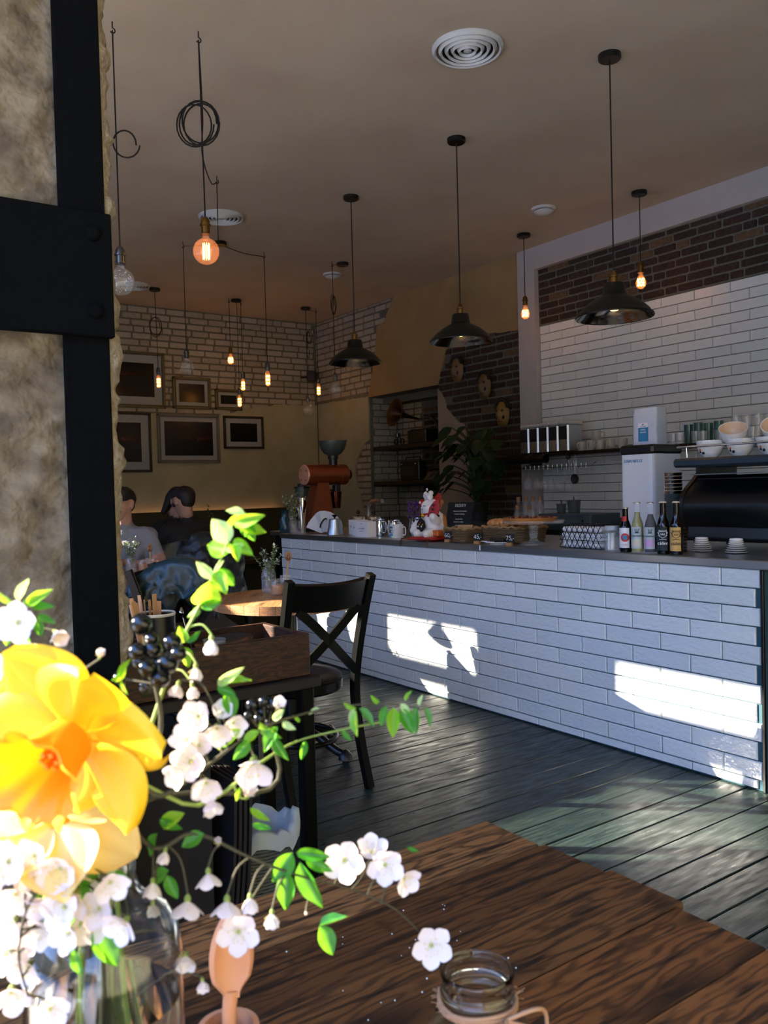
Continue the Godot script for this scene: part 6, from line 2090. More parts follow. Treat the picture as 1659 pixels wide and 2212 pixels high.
# ---------------------------------------------------------------- framed photographs
func sunset(w: int, h: int, sd: int, sky: Color, glow_c: Color, land: Color, hor: float, at_x: float) -> ImageTexture:
	var im := Image.create(w, h, false, Image.FORMAT_RGB8)
	var f := noise(1.0, 4, sd)
	for y in h:
		for x in w:
			var u := float(x) / w
			var v := 1.0 - float(y) / h
			var k: Color
			if v > hor + 0.06 * f.get_noise_2d(u * 9.0, 3.0):
				k = sky.lerp(glow_c, exp(-absf(v - hor) * 7.0) * exp(-pow((u - at_x) * 2.2, 2.0)))
				k = k.lerp(sky * 0.5, clampf(f.get_noise_2d(u * 6.0, v * 18.0) + 0.2, 0, 1))
			else:
				k = land * (0.7 + 0.6 * f.get_noise_2d(u * 12.0, v * 30.0))
				k = k.lerp(glow_c * 0.5, maxf(0.0, f.get_noise_2d(u * 22.0, v * 70.0)) * 0.3 * exp(-pow((u - at_x) * 3.0, 2.0)))
			k.a = 1.0
			im.set_pixel(x, y, k)
	return ImageTexture.create_from_image(im)

func build_pictures() -> void:
	mat("frame_gold", "#5d5a42", 0.5, 0.2)
	mat("frame_grey", "#666a66", 0.6)
	mat("frame_dark", "#211f1d", 0.5)
	mat("mount", "#8f989c", 0.8)
	var d := [[2.95, 3.662, 2.256, 2.90, "frame_gold", 0.1, Color("#07080c"), Color("#5a2417"), Color("#07080b"), 0.62, 0.25, "largest gilt framed dark red sunset picture, upper left"],
		[3.755, 4.232, 2.264, 2.64, "frame_gold", 0.05, Color("#0d121d"), Color("#35243a"), Color("#05070b"), 0.5, 0.4, "gilt framed blue dusk mountain picture, middle of upper row"],
		[4.289, 4.644, 2.266, 2.519, "frame_gold", 0.045, Color("#0e1118"), Color("#1d2630"), Color("#07090c"), 0.45, 0.7, "smallest gilt framed night picture, right end of upper row"],
		[2.85, 3.475, 1.515, 2.202, "frame_dark", 0.09, Color("#0a0b11"), Color("#6a3a22"), Color("#07080a"), 0.55, 0.6, "dark framed orange horizon picture beside the stone pier"],
		[3.549, 4.331, 1.619, 2.199, "frame_grey", 0.06, Color("#0e0f18"), Color("#552a22"), Color("#050608"), 0.48, 0.75, "wide grey framed coast sunset picture, middle of lower row"],
		[4.387, 4.929, 1.792, 2.196, "frame_dark", 0.06, Color("#0a0c10"), Color("#241f1b"), Color("#0a0c0e"), 0.5, 0.6, "dark framed dim seascape picture, right end of lower row"]]
	for i in d.size():
		var q: Array = d[i]
		var w: float = q[1] - q[0]
		var h: float = q[3] - q[2]
		var t := thing("framed_picture", q[11], "picture", Vector3((q[0] + q[1]) * 0.5, (q[2] + q[3]) * 0.5, -9.552), 0.0, "framed photographs on the back wall")
		var g := Geo.new()
		var b := 0.028
		for s in [-1.0, 1.0]:
			g.box(Vector3(0, s * (h * 0.5 - b * 0.5), 0.016), Vector3(w, b, 0.032), 0.004)
			g.box(Vector3(s * (w * 0.5 - b * 0.5), 0, 0.016), Vector3(b, h, 0.032), 0.004)
		if q[4] != "frame_dark":
			for s in [-1.0, 1.0]:
				g.box(Vector3(0, s * (h * 0.5 - b * 1.2), 0.019), Vector3(w - b * 2.2, 0.006, 0.03), 0.002)
				g.box(Vector3(s * (w * 0.5 - b * 1.2), 0, 0.019), Vector3(0.006, h - b * 2.2, 0.03), 0.002)
		part("frame", g, M[q[4]], t)
		part("mount", boxg(Vector3(0, 0, 0.008), Vector3(w - b, h - b, 0.012), 0.0), M["mount"], t)
		var m := mat("photo_%d" % i, "#ffffff", 0.25)
		m.albedo_texture = sunset(160, 112, 60 + i, q[6], q[7], q[8], q[9], q[10])
		g = Geo.new()
		var x: float = w * 0.5 - b - q[5]
		var y: float = h * 0.5 - b - q[5]
		var ids := [g.vert(Vector3(-x, -y, 0.016), Vector3.BACK, Vector2(0, 1)), g.vert(Vector3(x, -y, 0.016), Vector3.BACK, Vector2(1, 1)), g.vert(Vector3(x, y, 0.016), Vector3.BACK, Vector2(1, 0)), g.vert(Vector3(-x, y, 0.016), Vector3.BACK, Vector2(0, 0))]
		g.quad(ids[0], ids[1], ids[2], ids[3])
		part("photograph", g, m, t)

# ---------------------------------------------------------------- tables, chairs and what lies on them
func cross_chair(label: String, at0: Vector3, turn: float) -> Node3D:
	# faces -z; the back posts stand at z = 0
	var t := thing("bistro_chair", label, "chair", at0, turn)
	var g: Geo
	for s in [-1.0, 1.0]:
		var pts := [Vector3(s * 0.184, 0.0, 0.055), Vector3(s * 0.182, 0.18, 0.0), Vector3(s * 0.18, 0.36, -0.03), Vector3(s * 0.18, 0.52, -0.015), Vector3(s * 0.184, 0.74, 0.045), Vector3(s * 0.19, 0.9, 0.098)]
		g = Geo.new()
		var sm := smooth_path(pts, 4)
		g.sweep(sm, Vector3.RIGHT, 0.03, 0.034)
		part("back_post", g, M["black_wood"], t)
		g = Geo.new()
		g.bar(Vector3(s * 0.165, 0.0, -0.44), Vector3(s * 0.155, 0.42, -0.40), 0.034, 0.034, Vector3.RIGHT, 0.005)
		part("leg", g, M["black_wood"], t)
	# curved top rail
	g = Geo.new()
	var rows := []
	for i in 15:
		var u := i / 7.0 - 1.0
		var z := 0.035 + 0.055 * (1.0 - u * u) * 0.6
		var row := []
		for y in [0.768, 0.80, 0.84, 0.875]:
			row.append(Vector3(u * 0.19, y + 0.012 * u * u, z + (y - 0.74) * 0.35))
		rows.append(row)
	g.sheet(rows, 0.024)
	part("top_rail", g, M["black_wood"], t)
	# crossed braces
	for s in [-1.0, 1.0]:
		g = Geo.new()
		var a := Vector3(s * 0.17, 0.49, -0.01)
		var b := Vector3(-s * 0.14, 0.775, 0.07)
		var path := smooth_path([a, a.lerp(b, 0.35) + Vector3(-s * -0.015, -0.02, 0.02), a.lerp(b, 0.7) + Vector3(0, 0.0, 0.022), b], 5)
		g.sweep(path, Vector3(0.68, 0.7 * s, 0).normalized(), 0.036, 0.013)
		part("cross_brace", g, M["black_wood"], t)
	g = Geo.new()
	g.lathe([Vector2(0, 0.40), Vector2(0.185, 0.40), Vector2(0.196, 0.41), Vector2(0.198, 0.445), Vector2(0.19, 0.45)], 36, Transform3D(Basis.from_scale(Vector3(1.0, 1, 1.05)), Vector3(0, 0, -0.215)))
	part("seat_ring", g, M["black_wood"], t)
	g = Geo.new()
	g.lathe([Vector2(0.19, 0.448), Vector2(0.194, 0.458), Vector2(0.18, 0.47), Vector2(0.12, 0.477), Vector2(0, 0.474)], 36, Transform3D(Basis.from_scale(Vector3(1.0, 1, 1.05)), Vector3(0, 0, -0.215)), 60)
	part("seat_pad", g, M["black_leather"], t)
	g = Geo.new()
	var hoop := []
	for i in 25:
		var a := TAU * i / 24.0
		hoop.append(Vector3(cos(a) * 0.155, 0.2, -0.215 + sin(a) * 0.195))
	g.tube(hoop, 0.011, 8, false)
	part("foot_hoop", g, M["black_wood"], t)
	return t

func jar_of_flowers(label: String, at0: Vector3, sd: int, h := 0.13) -> void:
	var t := thing("flower_vase", label, "vase", at0)
	part("glass", lat([Vector2(0, 0), Vector2(0.034, 0), Vector2(0.036, 0.006), Vector2(0.036, h * 0.62), Vector2(0.019, h * 0.8), Vector2(0.018, h * 0.95), Vector2(0.022, h)], 20, 40), M["clear_glass"], t)
	part("water_fill", lat([Vector2(0, 0.004), Vector2(0.033, 0.006), Vector2(0.033, h * 0.4), Vector2(0, h * 0.4)], 18), M["clear_glass"], t)
	var g := Geo.new()
	sprig(g, Vector3(0, 0.03, 0), 0.2, 0.085, 14, sd, 0.012)
	part("flower_sprigs", g, tinted("herb", 0.7, 0.3), t)

func sugar_jar(label: String, at0: Vector3) -> void:
	var t := thing("sugar_jar", label, "jar", at0)
	part("glass", lat([Vector2(0, 0), Vector2(0.031, 0), Vector2(0.033, 0.005), Vector2(0.033, 0.052), Vector2(0.026, 0.062), Vector2(0.026, 0.075), Vector2(0.028, 0.076)], 18, 40), M["clear_glass"], t)
	part("sugar", lat([Vector2(0, 0.004), Vector2(0.03, 0.005), Vector2(0.03, 0.045), Vector2(0.012, 0.052), Vector2(0, 0.05)], 18, 60), M["brown_sugar"], t)

func number_spoon(called: String, label: String, at0: Vector3, digit: String, turn: float, lean := Vector3.ZERO, scale := 1.0) -> void:
	var t := thing(called, label, "spoon", at0, turn)
	var g := Geo.new()
	g.tube([Vector3(0, 0, 0), Vector3(lean.x * 0.5, 0.06, lean.z * 0.5), Vector3(lean.x, 0.12, lean.z)], [0.0045, 0.005, 0.006], 8)
	part("handle", g, M["spoon_wood_pale"], t)
	g = Geo.new()
	g.ball(Vector3(lean.x * 1.25, 0.147, lean.z * 1.25), 0.021, 16, Vector3(0.95, 1.4, 0.28))
	var b := part("bowl", g, M["spoon_wood_pale"], t)
	if digit: text(digit, 0.036, 0.0008, M["ink_black"], b, Transform3D(Basis.IDENTITY, Vector3(lean.x * 1.25, 0.147, lean.z * 1.25 + 0.0066)), "Droid Sans")
	t.scale = Vector3.ONE * scale

func drape(ridge: Array, over: Vector3, down_a: float, down_b: float, m: Material, label: String, called: String, fold: float, sd: int) -> void:
	var g := Geo.new()
	var rows := []
	var f := noise(1.0, 3, sd)
	var sm := smooth_path(ridge, 5)
	for i in sm.size():
		var row := []
		var p: Vector3 = sm[i]
		for j in 19:
			var s := j / 9.0 - 1.0
			var a := absf(s)
			var dn := (down_a if s < 0 else down_b) * maxf(a - 0.12, 0.0) * (0.85 + 0.3 * f.get_noise_2d(i * 0.4, signf(s) * 5.0))
			var out := (0.05 * minf(a * 5.0, 1.0) + 0.03 * a) * signf(s)
			var w := f.get_noise_2d(i * 0.55, j * 0.35) * fold * (0.3 + a)
			row.append(p + over * (out + w) + Vector3(0, -dn + 0.01 * f.get_noise_2d(i * 0.7, 3.0), 0))
		rows.append(row)
	g.sheet(rows, 0.006)
	single(called, g, m, label, "jacket")

func build_seating() -> void:
	var g: Geo
	var t: Node3D
	rough_mat("brown_sugar", ["#9a5a2c", "#c78a52", "#ddae7c"], 0.25, 18.0, 0.9, 0.1, 0.3, 91)
	# bench along the back wall with a lit strip behind its back
	t = thing("wall_bench", "long olive painted bench along the back wall", "bench", Vector3.ZERO)
	part("backrest", boxg(Vector3(2.3, 0.74, -9.42), Vector3(5.7, 0.62, 0.06), 0.006), M["olive_paint"], t)
	part("seat", boxg(Vector3(2.3, 0.43, -9.18), Vector3(5.7, 0.06, 0.46), 0.008), M["olive_paint"], t)
	part("base", slab(Vector3(-0.5, 0.0, -9.5), Vector3(5.1, 0.4, -9.02)), M["olive_paint"], t)
	t = thing("led_strip", "warm glowing light strip behind the bench top", "light", Vector3(2.3, 0.99, -9.51))
	part("strip", boxg(Vector3.ZERO, Vector3(5.6, 0.012, 0.012), 0.0), M["led_strip"], t)
	var al := AreaLight3D.new()
	al.name = "strip_light"
	al.light_color = Color(1.0, 0.66, 0.42)
	al.light_energy = 0.05
	al.area_size = Vector2(5.6, 0.03)
	al.area_range = 8.0
	al.area_attenuation = 2.0
	al.shadow_enabled = true
	t.add_child(al)
	al.transform = Transform3D(Basis(Vector3.RIGHT, PI / 2), Vector3(0, 0.012, 0))
	# round table number 8
	t = thing("round_table", "round wooden plank table set with spoon number 8", "table", Vector3(1.93, 0.0, -3.52), 0.9)
	var x := -0.36
	var i := 0
	while x < 0.355:
		var w := 0.072
		var p := []
		var e := minf(x + w - 0.0015, 0.36)
		for k in 7:
			var xx := lerpf(x, e, k / 6.0)
			p.append(Vector2(xx, -sqrt(maxf(0.36 * 0.36 - xx * xx, 0.0))))
		for k in 7:
			var xx := lerpf(e, x, k / 6.0)
			p.append(Vector2(xx, sqrt(maxf(0.36 * 0.36 - xx * xx, 0.0)) + 0.0005))
		g = Geo.new()
		g.prism(p, 0.04, Transform3D(Basis(Vector3(0, 0, 1), Vector3(1, 0, 0), Vector3(0, 1, 0)), Vector3(0, 0.71, 0)))
		part("plank", g, M["light_wood_%d" % (i % 3)], t)
		x += w
		i += 1
	part("pillar", lat([Vector2(0.035, 0.03), Vector2(0.035, 0.69), Vector2(0.12, 0.70), Vector2(0.12, 0.709), Vector2(0, 0.709)], 20), M["dark_paint"], t)
	for k in 4:
		g = Geo.new()
		var a := TAU * k / 4.0 + 0.5
		var d := Vector3(cos(a), 0, sin(a))
		g.tube(smooth_path([d * 0.02 + Vector3(0, 0.14, 0), d * 0.14 + Vector3(0, 0.1, 0), d * 0.25 + Vector3(0, 0.045, 0), d * 0.3 + Vector3(0, 0.035, 0)], 4), 0.02, 8)
		g.lathe([Vector2(0.016, 0), Vector2(0.016, 0.01), Vector2(0.035, 0.014), Vector2(0.03, 0.035), Vector2(0.012, 0.055), Vector2(0, 0.06)], 14, xf(d * 0.3))
		part("foot", g, M["dark_paint"], t)
	jar_of_flowers("clear bottle vase of small white flowers on round table 8", Vector3(1.935, 0.751, -3.735), 31, 0.15)
	sugar_jar("glass jar of brown sugar on round table 8", Vector3(1.915, 0.751, -3.61))
	t = thing("spoon_glass", "small glass of dark seeds holding a numbered spoon", "glass", Vector3(2.015, 0.751, -3.70))
	part("glass", vessel([Vector2(0.027, 0), Vector2(0.031, 0.08)], 0.002, 16), M["clear_glass"], t)
	part("seeds", lat([Vector2(0, 0.003), Vector2(0.026, 0.003), Vector2(0.028, 0.045), Vector2(0, 0.047)], 16), mat("seeds_dark", "#1a1715", 0.9), t)
	number_spoon("number_spoon", "wooden spoon marked 8 standing on round table", Vector3(2.015, 0.80, -3.70), "8", -0.55, Vector3(0.012, 0, 0.0), 0.85)
	cross_chair("black cross back chair in the foreground facing round table 8", Vector3(1.757, 0, -2.95), 0.0)
	cross_chair("black cross back chair with a teal jacket at round table 8", Vector3(1.47, 0, -3.97), -2.2)
	cross_chair("black cross back chair with a dark puffer jacket behind round table 8", Vector3(1.93, 0, -4.33), -3.04)
	mat("teal_nylon", "#16343c", 0.38)
	mat("navy_puffer", "#0e171b", 0.5)
	drape([Vector3(1.33, 0.83, -3.99), Vector3(1.40, 0.895, -3.94), Vector3(1.5, 0.945, -3.87), Vector3(1.6, 0.925, -3.78), Vector3(1.65, 0.87, -3.74)], Vector3(-0.55, 0, 0.83), 0.3, 0.22, M["teal_nylon"], "teal nylon jacket draped over a chair left of round table", "jacket", 0.035, 5)
	var pb := []
	for q in [[Vector3(1.74, 0.72, -4.36), Vector3(1.78, 0.9, -4.36), 0.06, 0.06], [Vector3(1.78, 0.9, -4.36), Vector3(1.84, 0.985, -4.34), 0.06, 0.045], [Vector3(1.84, 0.985, -4.34), Vector3(1.93, 0.985, -4.3), 0.05, 0.05], [Vector3(1.93, 0.985, -4.3), Vector3(1.99, 0.9, -4.27), 0.05, 0.06], [Vector3(1.99, 0.9, -4.27), Vector3(2.0, 0.7, -4.26), 0.06, 0.06], [Vector3(1.84, 0.9, -4.3), Vector3(1.86, 0.68, -4.3), 0.07, 0.07], [Vector3(1.93, 0.9, -4.28), Vector3(1.94, 0.68, -4.28), 0.07, 0.07]]:
		pb.append([q[0], q[1], q[2], q[3], Color.WHITE])
	single("puffer_jacket", blob(pb, 0.016, 0.035, 0.02, 4), M["navy_puffer"], "dark puffer jacket hung over the chair behind round table", "jacket")
	# wooden booth back between chairs and bar
	t = thing("booth", "low brown wooden booth back behind round table 8", "booth", Vector3(2.02, 0, -4.6), 0.1)
	part("panel", boxg(Vector3(0, 0.41, 0), Vector3(0.3, 0.82, 0.05), 0.005), mat("booth_brown", "#241a13", 0.6), t)
	part("seat", boxg(Vector3(0, 0.42, -0.22), Vector3(0.3, 0.06, 0.4), 0.01), M["black_leather"], t)
	part("base", boxg(Vector3(0, 0.19, -0.2), Vector3(0.27, 0.38, 0.34), 0.004), M["dark_paint"], t)
	# side table of the capped guest
	t = thing("side_table", "light wooden table before the guest in a cap", "table", Vector3(1.52, 0, -5.42))
	for k in 5:
		part("plank", boxg(Vector3(0, 0.73, -0.24 + 0.12 * k), Vector3(1.0, 0.04, 0.118), 0.002), M["light_wood_%d" % (k % 3)], t)
	for q in [[-0.45, -0.25], [-0.45, 0.25], [0.45, -0.25], [0.45, 0.25]]:
		part("leg", boxg(Vector3(q[0], 0.355, q[1]), Vector3(0.04, 0.71, 0.04), 0.003), M["black_wood"], t)
	jar_of_flowers("clear vase of white flowers on the table before the capped guest", Vector3(1.83, 0.751, -5.47), 37, 0.12)
	sugar_jar("glass jar of brown sugar on the table before the capped guest", Vector3(1.90, 0.751, -5.44))
	t = thing("spoon_glass", "clear glass beside the sugar before the capped guest", "glass", Vector3(1.955, 0.751, -5.46))
	part("glass", vessel([Vector2(0.027, 0), Vector2(0.031, 0.08)], 0.002, 16), M["clear_glass"], t)
	number_spoon("number_spoon", "wooden spoon marked 2 before the capped guest", Vector3(1.955, 0.757, -5.46), "2", -0.3, Vector3(0.0, 0, 0.0), 0.95)
	single("paper_menu", boxg(Vector3(0, 0.004, 0), Vector3(0.12, 0.008, 0.16), 0.001), M["paper_white"], "white booklet lying at the table's right end", "menu", Vector3(1.95, 0.7505, -5.24), 0.3)
	# dark blue shell chair
	t = thing("shell_chair", "dark blue shell chair beyond the capped guest's table", "chair", Vector3(2.36, 0, -6.12), 0.5)
	g = Geo.new()
	var rows := []
	for a in 9:
		var row := []
		for b in 11:
			var u := a / 4.0 - 1.0
			var v := b / 10.0
			row.append(Vector3(u * 0.2 * (1.0 - 0.45 * v * v * v), 0.46 + 0.44 * v - 0.03 * u * u * v, 0.02 + 0.08 * v - 0.09 * u * u))
		rows.append(row)
	g.sheet(rows, 0.012)
	part("backrest", g, mat("shell_blue", "#14283a", 0.3), t)
	part("seat", boxg(Vector3(0, 0.45, -0.19), Vector3(0.4, 0.02, 0.4), 0.008), M["shell_blue"], t)
	for q in [[-0.17, 0.0], [0.17, 0.0], [-0.17, -0.36], [0.17, -0.36]]:
		g = Geo.new(); g.tube([Vector3(q[0] * 1.15, 0, q[1]), Vector3(q[0], 0.44, q[1] * 0.9 - 0.02)], 0.011, 8)
		part("leg", g, M["steel"], t)
	# table of the couple
	t = thing("couple_table", "dark square table between the two guests at the back", "table", Vector3(2.72, 0, -6.98))
	part("top", boxg(Vector3(0, 0.735, 0), Vector3(0.7, 0.03, 0.5), 0.004), M["dark_oak"], t)
	part("pillar", lat([Vector2(0, 0), Vector2(0.22, 0), Vector2(0.22, 0.015), Vector2(0.035, 0.03), Vector2(0.03, 0.72)], 20), M["dark_paint"], t)
	t = thing("twig_vase", "small dark vase with bare twigs right of the couple", "vase", Vector3(3.02, 0.7505, -6.9))
	part("vase", lat([Vector2(0, 0), Vector2(0.03, 0), Vector2(0.035, 0.06), Vector2(0.015, 0.12)], 16, 50), M["dark_paint"], t)
	g = Geo.new(); sprig(g, Vector3(0, 0.1, 0), 0.33, 0.1, 6, 44, 0.014)
	for c in g.k.size(): g.k[c] = g.k[c] * 0.35
	part("twigs", g, tinted("herb", 0.7, 0.3), t)
	for q in [[Vector3(2.66, 0, -6.45), -0.1, "dark stool under the guest seen from behind"], [Vector3(2.86, 0, -7.42), 0.0, "dark stool under the guest with dark hair"], [Vector3(1.99, 0, -6.05), 0.0, "dark stool under the guest in a cap"]]:
		t = thing("stool", q[2], "stool", q[0], q[1], "stools under the guests")
		part("seat", lat([Vector2(0, 0.41), Vector2(0.17, 0.41), Vector2(0.18, 0.43), Vector2(0.17, 0.45), Vector2(0, 0.452)], 24), M["black_leather"], t)
		for k in 4:
			g = Geo.new()
			var a := TAU * (k + 0.5) / 4.0
			g.tube([Vector3(cos(a) * 0.19, 0, sin(a) * 0.19), Vector3(cos(a) * 0.13, 0.41, sin(a) * 0.13)], 0.014, 8)
			part("leg", g, M["black_wood"], t)
	# service table with the cutlery crate
	t = thing("service_table", "dark service table under the wooden cutlery crate", "table", Vector3(1.0, 0, -2.5))
	part("top", boxg(Vector3(0, 0.635, 0), Vector3(0.76, 0.036, 0.36), 0.004), M["dark_oak"], t)
	for q in [[-0.34, -0.14], [-0.34, 0.14], [0.34, -0.14], [0.34, 0.14]]:
		part("leg", boxg(Vector3(q[0], 0.308, q[1]), Vector3(0.045, 0.616, 0.045), 0.004), M["black_wood"], t)
	t = thing("cutlery_crate", "brown wooden crate with ribbed grain holding cutlery and cups", "crate", Vector3(1.0, 0.654, -2.5))
	var gr := mat("crate_wood", "#ffffff", 0.55)
	gr.albedo_texture = wood_img(512, 256, 77, Color("#5a3116"), Color("#2e180a"), Color("#070302"), Color("#070302"), 0.7, 1)
	gr.uv1_triplanar = true
	gr.uv1_scale = Vector3(1.4, 2.4, 1.4)
	part("front_board", boxg(Vector3(0, 0.068, 0.142), Vector3(0.714, 0.136, 0.022), 0.003), gr, t)
	part("back_board", boxg(Vector3(0, 0.068, -0.142), Vector3(0.714, 0.136, 0.022), 0.003), gr, t)
	for s in [-1.0, 1.0]:
		part("end_board", boxg(Vector3(s * 0.345, 0.068, 0), Vector3(0.024, 0.134, 0.262), 0.003), gr, t)
	part("floor_board", boxg(Vector3(0, 0.006, 0), Vector3(0.66, 0.012, 0.26), 0.001), gr, t)
	part("divider", boxg(Vector3(-0.02, 0.06, 0), Vector3(0.012, 0.1, 0.26), 0.001), gr, t)
	for k in 7:
		g = lat([Vector2(0, 0), Vector2(0.06, 0.0), Vector2(0.095, 0.012), Vector2(0.093, 0.015), Vector2(0.06, 0.005), Vector2(0, 0.005)], 24)
		var o := single("dark_saucer", g, mat("dark_glaze", "#10171a", 0.2), "%s dark glazed saucer from below in the crate's right half" % NTH[k], "saucer", Vector3(1.13 + 0.012 * (k % 3), 0.667 + k * 0.0155, -2.5), 0.0, "dark saucers stacked in the crate")
		o.rotation = Vector3(0.0, 0, 0.03 * (k % 3) + (0.12 if k == 6 else 0.0))
	t = thing("stirrer_tin", "black tin with white rim full of wooden stirrers", "tin", Vector3(0.905, 0.667, -2.49))
	part("tin", vessel([Vector2(0.05, 0), Vector2(0.056, 0.215)], 0.003, 28), M["dark_paint"], t)
	g = Geo.new(); g.lathe([Vector2(0.0565, 0.213), Vector2(0.0585, 0.218), Vector2(0.0565, 0.222), Vector2(0.052, 0.219)], 28)
	part("rim", g, M["white_ceramic"], t)
	for k in 11:
		g = Geo.new()
		var a := 2.3 + k * 0.35
		var b := Vector3(-0.012 + cos(a) * 0.02, 0.004, sin(a) * 0.02)
		var e := Vector3(-0.035 + cos(a) * 0.034 + 0.004 * k - 0.02, 0.265 + 0.012 * sin(k * 2.3), sin(a) * 0.03)
		g.bar(b, e, 0.014, 0.0025, Vector3(cos(k * 0.7), 0, sin(k * 0.7)), 0.001)
		single("stirrer", g, M["spoon_wood_pale"], "%s flat wooden stirrer from the left in the black tin" % NTH[k], "stirrer", Vector3(0.905, 0.667, -2.49), 0.0, "wooden stirrers in the tin")
	g = Geo.new()
	g.tube([Vector3(0, 0.0, 0), Vector3(-0.05, 0.2, 0.0)], 0.0035, 6)
	g.ball(Vector3(-0.053, 0.215, 0), 0.011, 10, Vector3(0.7, 1.7, 0.35))
	single("teaspoon", g, M["chrome"], "steel teaspoon leaning up out of the crate", "spoon", Vector3(1.03, 0.667, -2.47))
	t = thing("cutlery_glass", "clear glass standing in the middle of the crate", "glass", Vector3(1.06, 0.667, -2.42))
	part("glass", vessel([Vector2(0.03, 0), Vector2(0.036, 0.13)], 0.002, 18), M["clear_glass"], t)
	# waste basket with liner, stacked boards
	t = thing("waste_basket", "woven grey waste basket with a crumpled white liner", "basket", Vector3(1.075, 0, -2.22))
	g = Geo.new()
	for k in 26:
		var y := 0.006 + k * 0.0098
		var loop := []
		for a in 41:
			var q := TAU * a / 40.0
			var r := 0.09 + 0.1 * y + 0.002 * (1 if (a + k) % 2 else -1)
			loop.append(Vector3(cos(q) * r, y, sin(q) * r))
		g.tube(loop, 0.005, 5, false)
	part("weave", g, mat("basket_grey", "#5c6360", 0.8), t)
	g = Geo.new()
	rows = []
	var f := noise(1.0, 2, 6)
	for a in 49:
		var q := TAU * a / 48.0
		var row := []
		for v in [[0.078, 0.05], [0.094, 0.2], [0.101, 0.255], [0.112, 0.285], [0.131, 0.275], [0.134, 0.235]]:
			var w := f.get_noise_2d(cos(q) * 1.1, sin(q) * 1.1)
			row.append(Vector3(cos(q) * (v[0] + 0.008 * w), v[1] + (0.06 * w if v[1] > 0.22 else 0.0), sin(q) * (v[0] + 0.008 * w)))
		rows.append(row)
	g.sheet(rows)
	part("liner", g, mat("liner_white", "#b9c6cb", 0.45, 0.0, {"backlight_enabled": true, "backlight": Color(0.4, 0.4, 0.4)}), t)
	for k in 4:
		g = Geo.new()
		rows = []
		for a in 11:
			var u := a / 10.0
			rows.append([Vector3(0.0 + 0.05 * u, 0.02 + 0.5 * u, -0.09), Vector3(0.0 + 0.05 * u + 0.012 * sin(u * PI), 0.02 + 0.5 * u, 0.09)])
		g.sheet(rows, 0.008)
		single("stacked_board", g, M["dark_oak"], "%s dark curved board from the left, leaning beside the waste basket" % NTH[k], "board", Vector3(0.84 + 0.014 * k, 0.0, -2.02), 0.0, "boards leaning by the waste basket")
	single("brown_carton", boxg(Vector3(0, 0.3, 0), Vector3(0.2, 0.6, 0.2), 0.004), mat("carton_brown", "#171310", 0.8), "tall dark brown carton behind the flowers, beside the leaning boards", "box", Vector3(0.735, 0.0, -2.05))

